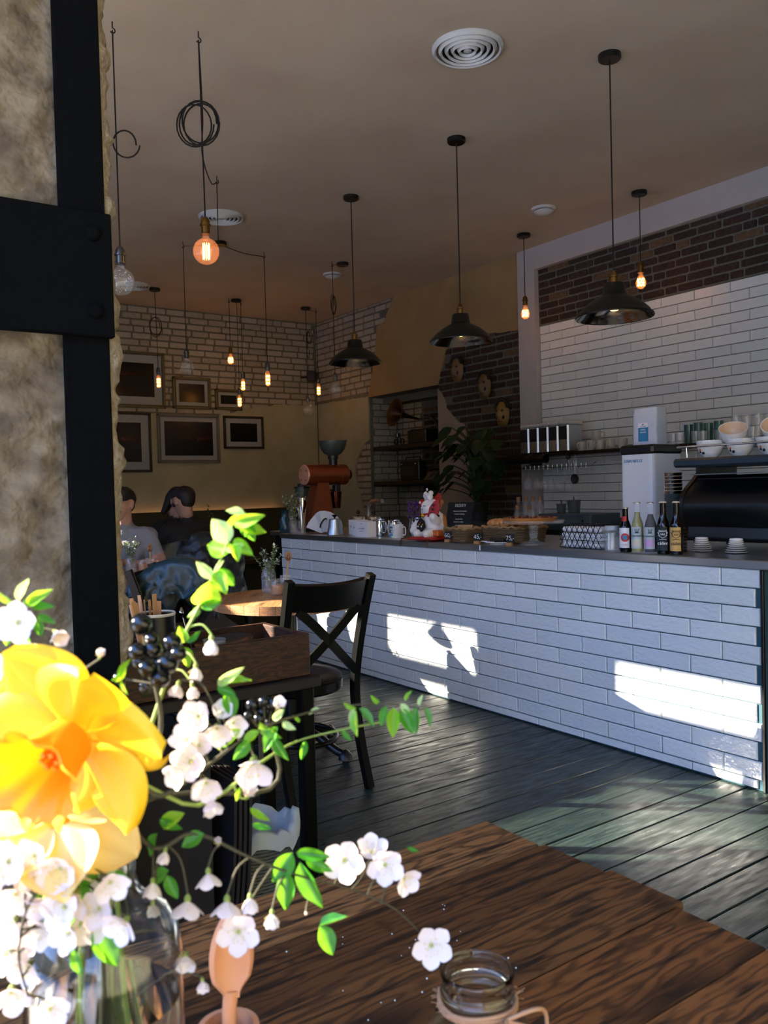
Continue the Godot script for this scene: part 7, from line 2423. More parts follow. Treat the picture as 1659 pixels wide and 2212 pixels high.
# ---------------------------------------------------------------- guests
# a seated figure facing local +z; cfg: shirt, skin, hair, lean, head turn, arms
func guest(label: String, at0: Vector3, turn: float, cfg: Dictionary) -> Node3D:
	var t := thing("person", label, "person", at0, turn)
	var C: Color = cfg.shirt
	var S: Color = cfg.skin
	var P: Color = cfg.trousers
	var ln: float = cfg.lean
	var chest := Vector3(0, 0.90, ln * 0.8)
	var neck := Vector3(0, 1.03, ln * 1.0)
	var hd: Vector3 = Vector3(cfg.get("tilt", 0.0), 1.185, ln * 1.25 + 0.02)
	var b := [[Vector3(-0.08, 0.53, 0), Vector3(0.08, 0.53, 0), 0.115, 0.115, P], [Vector3(0, 0.6, 0), Vector3(0, 0.76, ln * 0.5), 0.125, 0.125, C], [Vector3(-0.07, 0.86, ln * 0.7), Vector3(0.07, 0.86, ln * 0.7), 0.118, 0.118, C], [Vector3(-0.13, 0.965, ln * 0.9), Vector3(0.13, 0.965, ln * 0.9), 0.066, 0.066, C], [chest, neck, 0.07, 0.055, C], [neck, hd + Vector3(0, -0.06, -0.01), 0.052, 0.048, S]]
	var wr := []
	for s in [-1.0, 1.0]:
		var sh := Vector3(s * 0.175, 0.96, ln * 0.9)
		var el := Vector3(s * 0.27, 0.74, ln * 0.9 + 0.1)
		var w := Vector3(s * 0.09, 0.79, ln * 0.9 + 0.31)
		var A: Color = S if cfg.get("short", false) else C
		var mid := sh.lerp(el, 0.6)
		b.append([sh, mid, 0.057, 0.05, C])
		b.append([mid, el, 0.046, 0.042, A])
		b.append([el, w, 0.042, 0.03, A])
		wr.append([el, w])
		b.append([Vector3(s * 0.09, 0.53, 0.02), Vector3(s * 0.12, 0.52, 0.4), 0.088, 0.062, P])
		b.append([Vector3(s * 0.12, 0.52, 0.4), Vector3(s * 0.12, 0.1, 0.36), 0.062, 0.043, P])
		b.append([Vector3(s * 0.12, 0.05, 0.34), Vector3(s * 0.125, 0.045, 0.46), 0.045, 0.04, Color(0.02, 0.02, 0.02)])
	var g := blob(b, 0.0165, 0.03, 0.012, 3)
	# hands with five fingers each
	for q in wr:
		var d: Vector3 = (q[1] - q[0]).normalized()
		var sd := d.cross(Vector3.UP).normalized()
		var p: Vector3 = q[1] + d * 0.07
		var hb := [[q[1] - d * 0.01, p, 0.024, 0.026, S], [p - sd * 0.022, p + sd * 0.022, 0.017, 0.017, S]]
		for k in 4:
			var o := sd * (-0.03 + 0.02 * k)
			var l: float = [0.06, 0.072, 0.068, 0.05][k]
			var j := p + o + d * (0.02 + l * 0.5)
			hb.append([p + o, j, 0.0095, 0.009, S])
			hb.append([j, j + d * l * 0.4 + Vector3(0, -0.02, 0), 0.009, 0.008, S])
		var ths: float = signf(q[1].x) * signf(sd.x) * -1.0
		hb.append([q[1] + d * 0.03 + sd * ths * 0.02, p + sd * ths * 0.055, 0.012, 0.009, S])
		g.put(blob(hb, 0.0055, 0.008), Transform3D.IDENTITY)
	# head on a finer grid
	var hb2 := [[hd + Vector3(0, 0.02, -0.02), hd + Vector3(0, 0.03, 0.015), 0.078, 0.074, S], [hd + Vector3(0, -0.045, 0.035), hd + Vector3(0, -0.075, 0.055), 0.05, 0.03, S], [hd + Vector3(0, 0.005, 0.085), hd + Vector3(0, -0.03, 0.1), 0.01, 0.014, S], [hd + Vector3(0, -0.02, -0.02), hd + Vector3(0, -0.11, -0.02), 0.05, 0.05, S]]
	for s in [-1.0, 1.0]:
		hb2.append([hd + Vector3(s * 0.078, 0.012, -0.005), hd + Vector3(s * 0.078, -0.022, 0.0), 0.014, 0.01, S])
		hb2.append([hd + Vector3(s * 0.03, 0.03, 0.078), hd + Vector3(s * 0.045, 0.03, 0.07), 0.012, 0.01, S])
	hb2.append([hd + Vector3(-0.018, -0.056, 0.09), hd + Vector3(0.018, -0.056, 0.09), 0.007, 0.007, S.darkened(0.25)])
	var turn_head := Transform3D(Basis.from_euler(cfg.get("look", Vector3.ZERO)), Vector3.ZERO)
	var about := Transform3D(Basis.IDENTITY, hd) * turn_head * Transform3D(Basis.IDENTITY, -hd)
	g.put(blob(hb2, 0.007, 0.022), about)
	part("body", g, tinted("guest_cloth", 0.8), t)
	for s in [-1.0, 1.0]:
		var e := Geo.new()
		e.ball(about * (hd + Vector3(s * 0.031, 0.012, 0.079)), 0.0085, 8)
		part("eye", e, M["ink_black"], t)
	var H: Color = cfg.hair
	var hair := [[hd + Vector3(0, 0.045, -0.03), hd + Vector3(0, 0.055, 0.01), 0.082, 0.076, H], [hd + Vector3(0, -0.01, -0.05), hd + Vector3(0, 0.03, -0.05), 0.062, 0.07, H]]
	if cfg.get("long", false):
		hair.append([hd + Vector3(-0.04, 0.0, -0.06), hd + Vector3(-0.09, -0.12, -0.05), 0.05, 0.025, H])
		hair.append([hd + Vector3(-0.06, 0.04, 0.01), hd + Vector3(-0.075, -0.02, 0.03), 0.035, 0.02, H])
		hair.append([hd + Vector3(0.06, 0.04, 0.01), hd + Vector3(0.07, 0.0, 0.03), 0.03, 0.02, H])
	part("hair", blob(hair, 0.008, 0.02, 0.004, 8), tinted("guest_hair", 0.6), t, about)
	if cfg.get("cap", false):
		var c := Geo.new()
		var pr := []
		for k in 9:
			var a := PI / 2 * k / 8.0
			pr.append(Vector2(0.094 * cos(a), 0.075 * sin(a)))
		c.lathe(pr, 28, Transform3D(Basis.IDENTITY, hd + Vector3(0, 0.045, -0.008)), 60)
		var rows := []
		for k in 13:
			var a := PI * (0.12 + 0.76 * k / 12.0)
			rows.append([hd + Vector3(cos(a) * 0.09, 0.047, -0.008 + sin(a) * 0.09), hd + Vector3(cos(a) * 0.085, 0.035, 0.0 + sin(a) * 0.15)])
		c.sheet(rows, 0.004)
		part("cap", c, mat("cap_black", "#0b0c0d", 0.8), t, about)
	return t

func build_people() -> void:
	guest("guest in a black cap and grey t-shirt seated behind the left table", Vector3(1.985, 0.0, -6.02), -0.55, {"shirt": Color(0.24, 0.25, 0.26), "skin": Color(0.48, 0.27, 0.19), "trousers": Color(0.03, 0.035, 0.045), "hair": Color(0.02, 0.016, 0.012), "lean": 0.06, "cap": true, "short": true, "look": Vector3(0.1, -0.3, 0)})
	guest("guest in a black sweater seen from behind, head bowed left", Vector3(2.66, 0.0, -6.42), PI - 0.05, {"shirt": Color(0.008, 0.008, 0.009), "skin": Color(0.42, 0.24, 0.17), "trousers": Color(0.01, 0.012, 0.016), "hair": Color(0.012, 0.009, 0.008), "lean": 0.1, "tilt": 0.02, "look": Vector3(0.35, 0.3, 0.1)})
	guest("guest with tied dark hair and black top facing the camera", Vector3(2.86, 0.0, -7.46), 0.1, {"shirt": Color(0.008, 0.008, 0.009), "skin": Color(0.5, 0.3, 0.22), "trousers": Color(0.01, 0.01, 0.012), "hair": Color(0.012, 0.009, 0.008), "lean": 0.14, "long": true, "tilt": 0.0, "look": Vector3(0.4, 0.35, 0)})

func V(x: float, y: float, z: float) -> Vector3:
	return Vector3(x, y, z)

# stems, leaves (base, tip, width share, tone) and blossoms (centre, facing, radius, how closed) of each branch, in metres
func bouquet() -> Array:
	return [
	["leafy plum twig rising highest from the vase with two hanging blossoms",
		[V(0.1491,1.0266,-0.5001),V(0.1715,1.0831,-0.5107),V(0.1957,1.1440,-0.5078),V(0.2092,1.1751,-0.4992),V(0.2176,1.1952,-0.4940),V(0.2236,1.2096,-0.4902),V(0.2277,1.2240,-0.4878),V(0.2329,1.2332,-0.4782)],
		[[V(0.2261,1.2147,-0.4885),V(0.2179,1.2296,-0.4949),0.75,2],[V(0.2271,1.2095,-0.4877),V(0.2199,1.2121,-0.5051),0.70,0],[V(0.2268,1.2277,-0.4823),V(0.2395,1.2325,-0.4612),0.35,0],[V(0.2291,1.2256,-0.4807),V(0.2470,1.2203,-0.4801),0.40,0],[V(0.2286,1.2167,-0.4869),V(0.2384,1.2062,-0.4796),0.50,0],[V(0.2273,1.2138,-0.4877),V(0.2253,1.2021,-0.4764),0.50,0],[V(0.2247,1.2090,-0.4893),V(0.2356,1.2144,-0.4818),0.30,2],[V(0.2324,1.2327,-0.4785),V(0.2231,1.2344,-0.4852),0.50,2],[V(0.2305,1.2322,-0.4799),V(0.2297,1.2209,-0.4923),0.50,0],[V(0.2317,1.2313,-0.4790),V(0.2415,1.2161,-0.4838),0.50,1],[V(0.2175,1.1929,-0.4940),V(0.2091,1.2036,-0.5003),0.50,2],[V(0.2183,1.1952,-0.4935),V(0.2238,1.2032,-0.4898),0.40,2],[V(0.2195,1.1975,-0.4926),V(0.2221,1.1825,-0.4842),0.60,0],[V(0.2196,1.1995,-0.4926),V(0.2318,1.1874,-0.4959),0.50,1],[V(0.2112,1.1765,-0.4979),V(0.2110,1.1934,-0.4863),0.90,0],[V(0.2092,1.1751,-0.4992),V(0.2023,1.1689,-0.5039),0.70,0],[V(0.2097,1.1756,-0.4989),V(0.2217,1.1787,-0.4905),0.45,1],[V(0.2104,1.1765,-0.4984),V(0.2162,1.1725,-0.4941),0.50,0],[V(0.2017,1.1526,-0.5038),V(0.1988,1.1632,-0.5062),0.70,0],[V(0.2006,1.1497,-0.5044),V(0.2021,1.1368,-0.5030),0.60,0],[V(0.2013,1.1535,-0.5041),V(0.2091,1.1605,-0.4988),0.40,1]],
		[[V(0.2128,1.1553,-0.4899),V(-0.1225,-0.9842,0.1277),0.0087,0.95],[V(0.2022,1.1393,-0.4907),V(-0.1225,-0.9842,0.1277),0.0080,0.95],[V(0.1999,1.1274,-0.4919),V(-0.0447,-0.9374,0.3454),0.0069,0.90]]],
	["plum blossom branch stretching right with leafy tip over the floor",
		[V(0.1541,1.0292,-0.4967),V(0.1752,1.0670,-0.4829),V(0.1999,1.0796,-0.4781),V(0.2231,1.0929,-0.4744),V(0.2515,1.0982,-0.4789),V(0.2863,1.1006,-0.4789),V(0.3222,1.1008,-0.4658),V(0.3438,1.0969,-0.4503)],
		[[V(0.2234,1.1000,-0.4744),V(0.2124,1.0875,-0.4818),0.40,0],[V(0.2374,1.1013,-0.4768),V(0.2494,1.0921,-0.4680),0.50,0],[V(0.2468,1.0981,-0.4701),V(0.2402,1.0822,-0.4742),0.50,1],[V(0.2327,1.0983,-0.4678),V(0.2242,1.0900,-0.4735),0.50,0],[V(0.2442,1.0923,-0.4717),V(0.2519,1.0775,-0.4657),0.40,1],[V(0.2278,1.0927,-0.4710),V(0.2192,1.0816,-0.4768),0.50,1],[V(0.2492,1.1009,-0.4684),V(0.2562,1.0963,-0.4633),0.50,2],[V(0.2186,1.0959,-0.4777),V(0.2080,1.0934,-0.4851),0.50,0],[V(0.2446,1.1025,-0.4718),V(0.2508,1.1096,-0.4676),0.45,2],[V(0.2128,1.1275,-0.4829),V(0.2272,1.1385,-0.4730),0.30,2],[V(0.2140,1.1281,-0.4820),V(0.2303,1.1284,-0.4705),0.30,0],[V(0.2127,1.1270,-0.4829),V(0.2219,1.1215,-0.4762),0.50,1],[V(0.2173,1.1231,-0.4795),V(0.2202,1.1073,-0.4769),0.60,1],[V(0.3066,1.0993,-0.4706),V(0.2997,1.1042,-0.4757),0.50,0],[V(0.3065,1.0978,-0.4706),V(0.3024,1.0830,-0.4608),0.50,0],[V(0.3078,1.0993,-0.4697),V(0.3149,1.0860,-0.4643),0.40,1],[V(0.3053,1.0994,-0.4715),V(0.3036,1.0870,-0.4723),0.40,2],[V(0.3297,1.0980,-0.4603),V(0.3285,1.0780,-0.4605),0.45,0],[V(0.3335,1.0973,-0.4576),V(0.3398,1.0798,-0.4526),0.45,1],[V(0.3259,1.0991,-0.4630),V(0.3229,1.0851,-0.4647),0.40,1],[V(0.3363,1.1019,-0.4558),V(0.3409,1.1089,-0.4528),0.40,0],[V(0.3425,1.0979,-0.4512),V(0.3426,1.0797,-0.4506),0.45,1],[V(0.3463,1.0975,-0.4485),V(0.3486,1.0836,-0.4464),0.40,1],[V(0.3222,1.1008,-0.4658),V(0.3173,1.1072,-0.4694),0.40,0],[V(0.3438,1.0985,-0.4503),V(0.3467,1.1062,-0.4486),0.40,2],[V(0.3337,1.1004,-0.4576),V(0.3385,1.0924,-0.4539),0.50,2],[V(0.2838,1.1013,-0.4807),V(0.2781,1.0968,-0.4846),0.40,2],[V(0.2680,1.0951,-0.4794),V(0.2642,1.0998,-0.4822),0.40,0]],
		[[V(0.2008,1.1097,-0.4846),V(-0.7811,0.2394,0.5767),0.0108,0.35],[V(0.2093,1.1027,-0.4784),V(-0.3296,-0.5011,0.8001),0.0102,0.50],[V(0.2196,1.1044,-0.4772),V(-0.1562,-0.3060,0.9391),0.0086,0.40],[V(0.1888,1.0996,-0.4744),V(-0.6465,0.6461,0.4057),0.0093,0.40],[V(0.1899,1.0872,-0.4732),V(-0.7195,0.1291,0.6824),0.0110,0.30],[V(0.1988,1.0729,-0.4725),V(-0.3701,-0.3788,0.8483),0.0105,0.40],[V(0.1852,1.0810,-0.4763),V(-0.9098,-0.1711,0.3781),0.0093,0.50],[V(0.2292,1.0798,-0.4696),V(-0.4112,-0.5437,0.7317),0.0143,0.55],[V(0.2007,1.0623,-0.4709),V(-0.0749,-0.8019,0.5928),0.0089,0.70],[V(0.1893,1.1310,-0.4874),V(-0.3815,-0.9138,0.1393),0.0073,0.85],[V(0.2496,1.1099,-0.4746),V(-0.1552,0.5605,0.8135),0.0065,0.80],[V(0.1962,1.0952,-0.4751),V(-0.4481,0.3370,0.8280),0.0083,0.40],[V(0.2145,1.1103,-0.4811),V(-0.2323,0.6500,0.7235),0.0074,0.50]]],
	["thin green plum twig below the long branch, pointing right",
		[V(0.1627,1.0317,-0.4906),V(0.1968,1.0573,-0.4796),V(0.2364,1.0751,-0.4766),V(0.2656,1.0825,-0.4807),V(0.2958,1.0867,-0.4717),V(0.3222,1.0882,-0.4653)],
		[[V(0.2958,1.0867,-0.4717),V(0.3005,1.0792,-0.4681),0.40,1],[V(0.2705,1.0829,-0.4772),V(0.2676,1.0709,-0.4789),0.40,1],[V(0.2314,1.0373,-0.4789),V(0.2420,1.0341,-0.4713),0.30,1],[V(0.2221,1.0643,-0.4742),V(0.2199,1.0558,-0.4754),0.40,0],[V(0.2306,1.0476,-0.4798),V(0.2410,1.0394,-0.4722),0.30,0]],
		[[V(0.2275,1.0567,-0.4762),V(0.0457,0.8505,0.5240),0.0075,0.75]]],
	["low plum branch reaching right over the table with open white flowers",
		[V(0.1552,1.0237,-0.4957),V(0.1696,1.0364,-0.4859),V(0.1939,1.0405,-0.4811),V(0.2251,1.0207,-0.4706),V(0.2528,1.0046,-0.4627),V(0.2916,0.9849,-0.4591),V(0.3190,0.9671,-0.4513),V(0.3382,0.9460,-0.4493)],
		[[V(0.2514,1.0186,-0.4641),V(0.2408,1.0015,-0.4711),0.60,1],[V(0.2486,1.0076,-0.4657),V(0.2468,0.9838,-0.4662),0.50,1],[V(0.2574,1.0105,-0.4657),V(0.2689,0.9827,-0.4567),0.40,1],[V(0.2557,1.0164,-0.4671),V(0.2736,1.0129,-0.4544),0.35,1],[V(0.2685,0.9670,-0.4626),V(0.2836,0.9710,-0.4520),0.40,1],[V(0.2685,0.9670,-0.4626),V(0.2741,0.9484,-0.4580),0.60,1],[V(0.2604,1.0139,-0.4637),V(0.2745,1.0046,-0.4535),0.40,1],[V(0.1763,1.0472,-0.4876),V(0.1884,1.0543,-0.4793),0.60,0],[V(0.1753,1.0514,-0.4885),V(0.1865,1.0455,-0.4804),0.40,1],[V(0.1633,1.0482,-0.4907),V(0.1556,1.0341,-0.4957),0.70,1],[V(0.1787,1.0208,-0.4850),V(0.1700,1.0113,-0.4909),0.70,1],[V(0.1985,1.0404,-0.4778),V(0.1879,1.0323,-0.4851),0.60,1],[V(0.1775,1.0180,-0.4858),V(0.1826,1.0040,-0.4817),0.50,1],[V(0.3339,1.0032,-0.4542),V(0.3402,1.0005,-0.4497),0.40,1],[V(0.1722,1.0451,-0.4844),V(0.1694,1.0315,-0.4859),0.60,1],[V(0.1525,1.0293,-0.4978),V(0.1431,1.0172,-0.5040),0.60,1]],
		[[V(0.2886,1.0043,-0.4618),V(-0.6795,0.1770,0.7120),0.0127,0.15],[V(0.3058,1.0065,-0.4558),V(-0.1435,0.8988,0.4141),0.0104,0.30],[V(0.3099,1.0006,-0.4466),V(-0.4878,0.1231,0.8642),0.0115,0.25],[V(0.3224,0.9895,-0.4435),V(-0.0645,-0.1985,0.9780),0.0098,0.35],[V(0.3447,0.9364,-0.4443),V(-0.4830,0.1715,0.8586),0.0125,0.10],[V(0.2176,0.9752,-0.4744),V(-0.4448,0.1211,0.8874),0.0120,0.15],[V(0.1756,1.0346,-0.4816),V(-0.3039,-0.9513,0.0522),0.0066,0.90],[V(0.1689,1.0164,-0.4858),V(-0.1225,-0.9842,0.1277),0.0082,0.75],[V(0.1684,1.0035,-0.4857),V(-0.1225,-0.9842,0.1277),0.0071,0.95],[V(0.1871,1.0024,-0.4785),V(-0.1762,-0.9629,0.2044),0.0111,0.50],[V(0.1999,1.0165,-0.4760),V(-0.1230,-0.9476,0.2949),0.0095,0.60],[V(0.2084,0.9994,-0.4694),V(-0.2017,-0.9494,0.2409),0.0107,0.55],[V(0.2221,0.9986,-0.4659),V(-0.1225,-0.9842,0.1277),0.0085,0.80],[V(0.2350,0.9861,-0.4624),V(-0.1225,-0.9842,0.1277),0.0080,0.85],[V(0.1870,0.9664,-0.4835),V(-0.4210,-0.5066,0.7524),0.0084,0.60],[V(0.1945,0.9513,-0.4777),V(-0.2363,-0.6752,0.6988),0.0062,0.90],[V(0.2051,1.0346,-0.4729),V(-0.2048,0.6333,0.7463),0.0045,1.10],[V(0.2591,0.9772,-0.4635),V(-0.2048,0.6333,0.7463),0.0026,1.20]]],
	["plum branch at far left with white flowers above the daffodil",
		[V(0.1402,1.0297,-0.5065),V(0.1166,1.0759,-0.5002),V(0.1065,1.1249,-0.5029),V(0.1048,1.1528,-0.5111),V(0.1043,1.1792,-0.5124),V(0.1100,1.1869,-0.5086)],
		[[V(0.1057,1.1871,-0.5117),V(0.1117,1.1996,-0.5078),0.45,2],[V(0.1035,1.1866,-0.5132),V(0.0962,1.1940,-0.5186),0.40,0],[V(0.1099,1.1843,-0.5086),V(0.1227,1.1931,-0.4998),0.40,0],[V(0.1120,1.1837,-0.5071),V(0.1232,1.1834,-0.4991),0.35,1],[V(0.1140,1.1789,-0.5055),V(0.1228,1.1739,-0.4991),0.35,1],[V(0.0998,1.1450,-0.5144),V(0.0955,1.1346,-0.5171),0.50,0],[V(0.1082,1.1395,-0.5083),V(0.1004,1.1331,-0.5136),0.40,1],[V(0.1078,1.1870,-0.5102),V(0.1153,1.1841,-0.5048),0.50,0],[V(0.1021,1.1793,-0.5139),V(0.0956,1.1769,-0.5185),0.40,2],[V(0.1093,1.1685,-0.5085),V(0.1122,1.1605,-0.5062),0.50,1],[V(0.1007,1.1688,-0.5146),V(0.0994,1.1622,-0.5153),0.80,0],[V(0.1139,1.1763,-0.5055),V(0.1157,1.1670,-0.5039),0.60,1],[V(0.1018,1.1423,-0.5129),V(0.1059,1.1343,-0.5098),0.50,0],[V(0.1102,1.1341,-0.5067),V(0.1045,1.1264,-0.5105),0.50,2],[V(0.1501,1.1387,-0.4909),V(0.1574,1.1465,-0.4859),0.50,0],[V(0.1545,1.1399,-0.4878),V(0.1604,1.1505,-0.4839),0.40,0],[V(0.1549,1.1385,-0.4874),V(0.1586,1.1303,-0.4846),0.50,0]],
		[[V(0.1041,1.1760,-0.5063),V(-0.5251,0.1735,0.8332),0.0115,0.25],[V(0.1222,1.1691,-0.4993),V(0.1359,-0.4257,0.8946),0.0079,0.80],[V(0.1094,1.1548,-0.5079),V(-0.6363,0.2240,0.7382),0.0106,0.30],[V(0.0974,1.1504,-0.5163),V(-0.9131,0.1421,0.3822),0.0095,0.40],[V(0.1084,1.1442,-0.5083),V(-0.4630,-0.6298,0.6237),0.0074,0.60],[V(0.1451,1.1523,-0.4948),V(0.0457,0.8505,0.5240),0.0048,1.00]]],
	["dense plum blossom branch hanging over the vase at lower left",
		[V(0.1436,1.0296,-0.5041),V(0.1253,1.0377,-0.4806),V(0.1077,1.0420,-0.4687),V(0.0949,1.0323,-0.4652),V(0.0900,1.0083,-0.4678),V(0.0932,0.9864,-0.4648)],
		[[V(0.1308,1.0393,-0.4645),V(0.1240,1.0326,-0.4691),0.48,1],[V(0.1346,1.0316,-0.4615),V(0.1258,1.0256,-0.4675),0.48,1],[V(0.1183,1.0372,-0.4732),V(0.1279,1.0176,-0.4658),0.55,1],[V(0.1239,1.0218,-0.4687),V(0.1165,1.0075,-0.4735),0.46,1],[V(0.1111,1.0096,-0.4774),V(0.1027,1.0029,-0.4831),0.44,1],[V(0.1276,1.0091,-0.4657),V(0.1374,0.9890,-0.4581),0.56,1],[V(0.1391,1.0416,-0.4586),V(0.1462,1.0329,-0.4533),0.46,1],[V(0.1059,1.0376,-0.4820),V(0.1084,1.0195,-0.4797),0.57,1],[V(0.0957,1.0404,-0.4893),V(0.1049,1.0336,-0.4826),0.52,1],[V(0.1190,0.9992,-0.4715),V(0.1227,0.9851,-0.4684),0.44,1]],
		[[V(0.0992,1.0430,-0.4831),V(-0.2009,0.1043,0.9740),0.0098,0.44],[V(0.1129,1.0462,-0.4682),V(-0.5097,0.1413,0.8487),0.0122,0.55],[V(0.0938,1.0314,-0.4876),V(-0.4748,-0.3389,0.8122),0.0108,0.31],[V(0.1059,1.0304,-0.4728),V(-0.7143,-0.5703,0.4056),0.0119,0.47],[V(0.1190,1.0328,-0.4628),V(-0.5563,-0.4141,0.7204),0.0110,0.60],[V(0.0903,1.0203,-0.4801),V(-0.7826,-0.1214,0.6106),0.0106,0.35],[V(0.1047,1.0166,-0.4747),V(-0.7014,-0.2054,0.6825),0.0117,0.57],[V(0.0866,1.0044,-0.4793),V(-0.7716,0.0193,0.6359),0.0095,0.47],[V(0.0965,0.9960,-0.4762),V(-0.7694,-0.2907,0.5688),0.0104,0.26],[V(0.1264,1.0142,-0.4697),V(-0.1901,-0.0302,0.9813),0.0124,0.59],[V(0.1036,0.9760,-0.4638),V(-0.1796,0.0108,0.9837),0.0102,0.39],[V(0.0920,0.9724,-0.5003),V(-0.2867,-0.4448,0.8485),0.0117,0.32],[V(0.1300,1.0230,-0.4597),V(-0.6485,0.2306,0.7254),0.0099,0.37],[V(0.1135,1.0157,-0.4579),V(-0.8043,0.0403,0.5929),0.0094,0.38],[V(0.1341,1.0389,-0.4526),V(-0.1696,-0.3252,0.9303),0.0097,0.32],[V(0.0839,1.0468,-0.4814),V(-0.8044,-0.0733,0.5896),0.0095,0.30],[V(0.1122,1.0289,-0.4602),V(-0.7294,0.2649,0.6308),0.0108,0.29],[V(0.0971,1.0059,-0.4850),V(-0.6234,0.2573,0.7383),0.0119,0.42],[V(0.1394,1.0182,-0.4467),V(-0.8274,-0.3083,0.4693),0.0106,0.34],[V(0.1265,1.0363,-0.4762),V(-0.4674,-0.6217,0.6285),0.0123,0.34],[V(0.1013,1.0541,-0.4749),V(-0.7621,0.1321,0.6339),0.0100,0.30],[V(0.0891,1.0540,-0.4776),V(-0.5006,0.2568,0.8267),0.0121,0.39]]],
	]

func berry_spots() -> Array:
	return [[[V(0.1722,1.1681,-0.5002),0.0066],[V(0.1678,1.1524,-0.4956),0.0058],[V(0.1766,1.1527,-0.4933),0.0055],[V(0.1857,1.1570,-0.4857),0.0058],[V(0.1808,1.1455,-0.4814),0.0063],[V(0.1676,1.1451,-0.4790),0.0055],[V(0.1745,1.1383,-0.4773),0.0058],[V(0.1731,1.1306,-0.4975),0.0049],[V(0.1603,1.1357,-0.5076),0.0041],[V(0.1795,1.1442,-0.4949),0.0047],[V(0.1848,1.1521,-0.4742),0.0049],[V(0.1683,1.1463,-0.4951),0.0044],[V(0.1763,1.1594,-0.4941),0.0041]],
		[[V(0.2446,1.1066,-0.5006),0.0045],[V(0.2512,1.1005,-0.5008),0.0042],[V(0.2496,1.1092,-0.4938),0.0036],[V(0.2559,1.1067,-0.4929),0.0048],[V(0.2484,1.0971,-0.4988),0.0039],[V(0.2384,1.1020,-0.4938),0.0033],[V(0.2611,1.0974,-0.4968),0.0036],[V(0.2570,1.0927,-0.5006),0.0036]]]

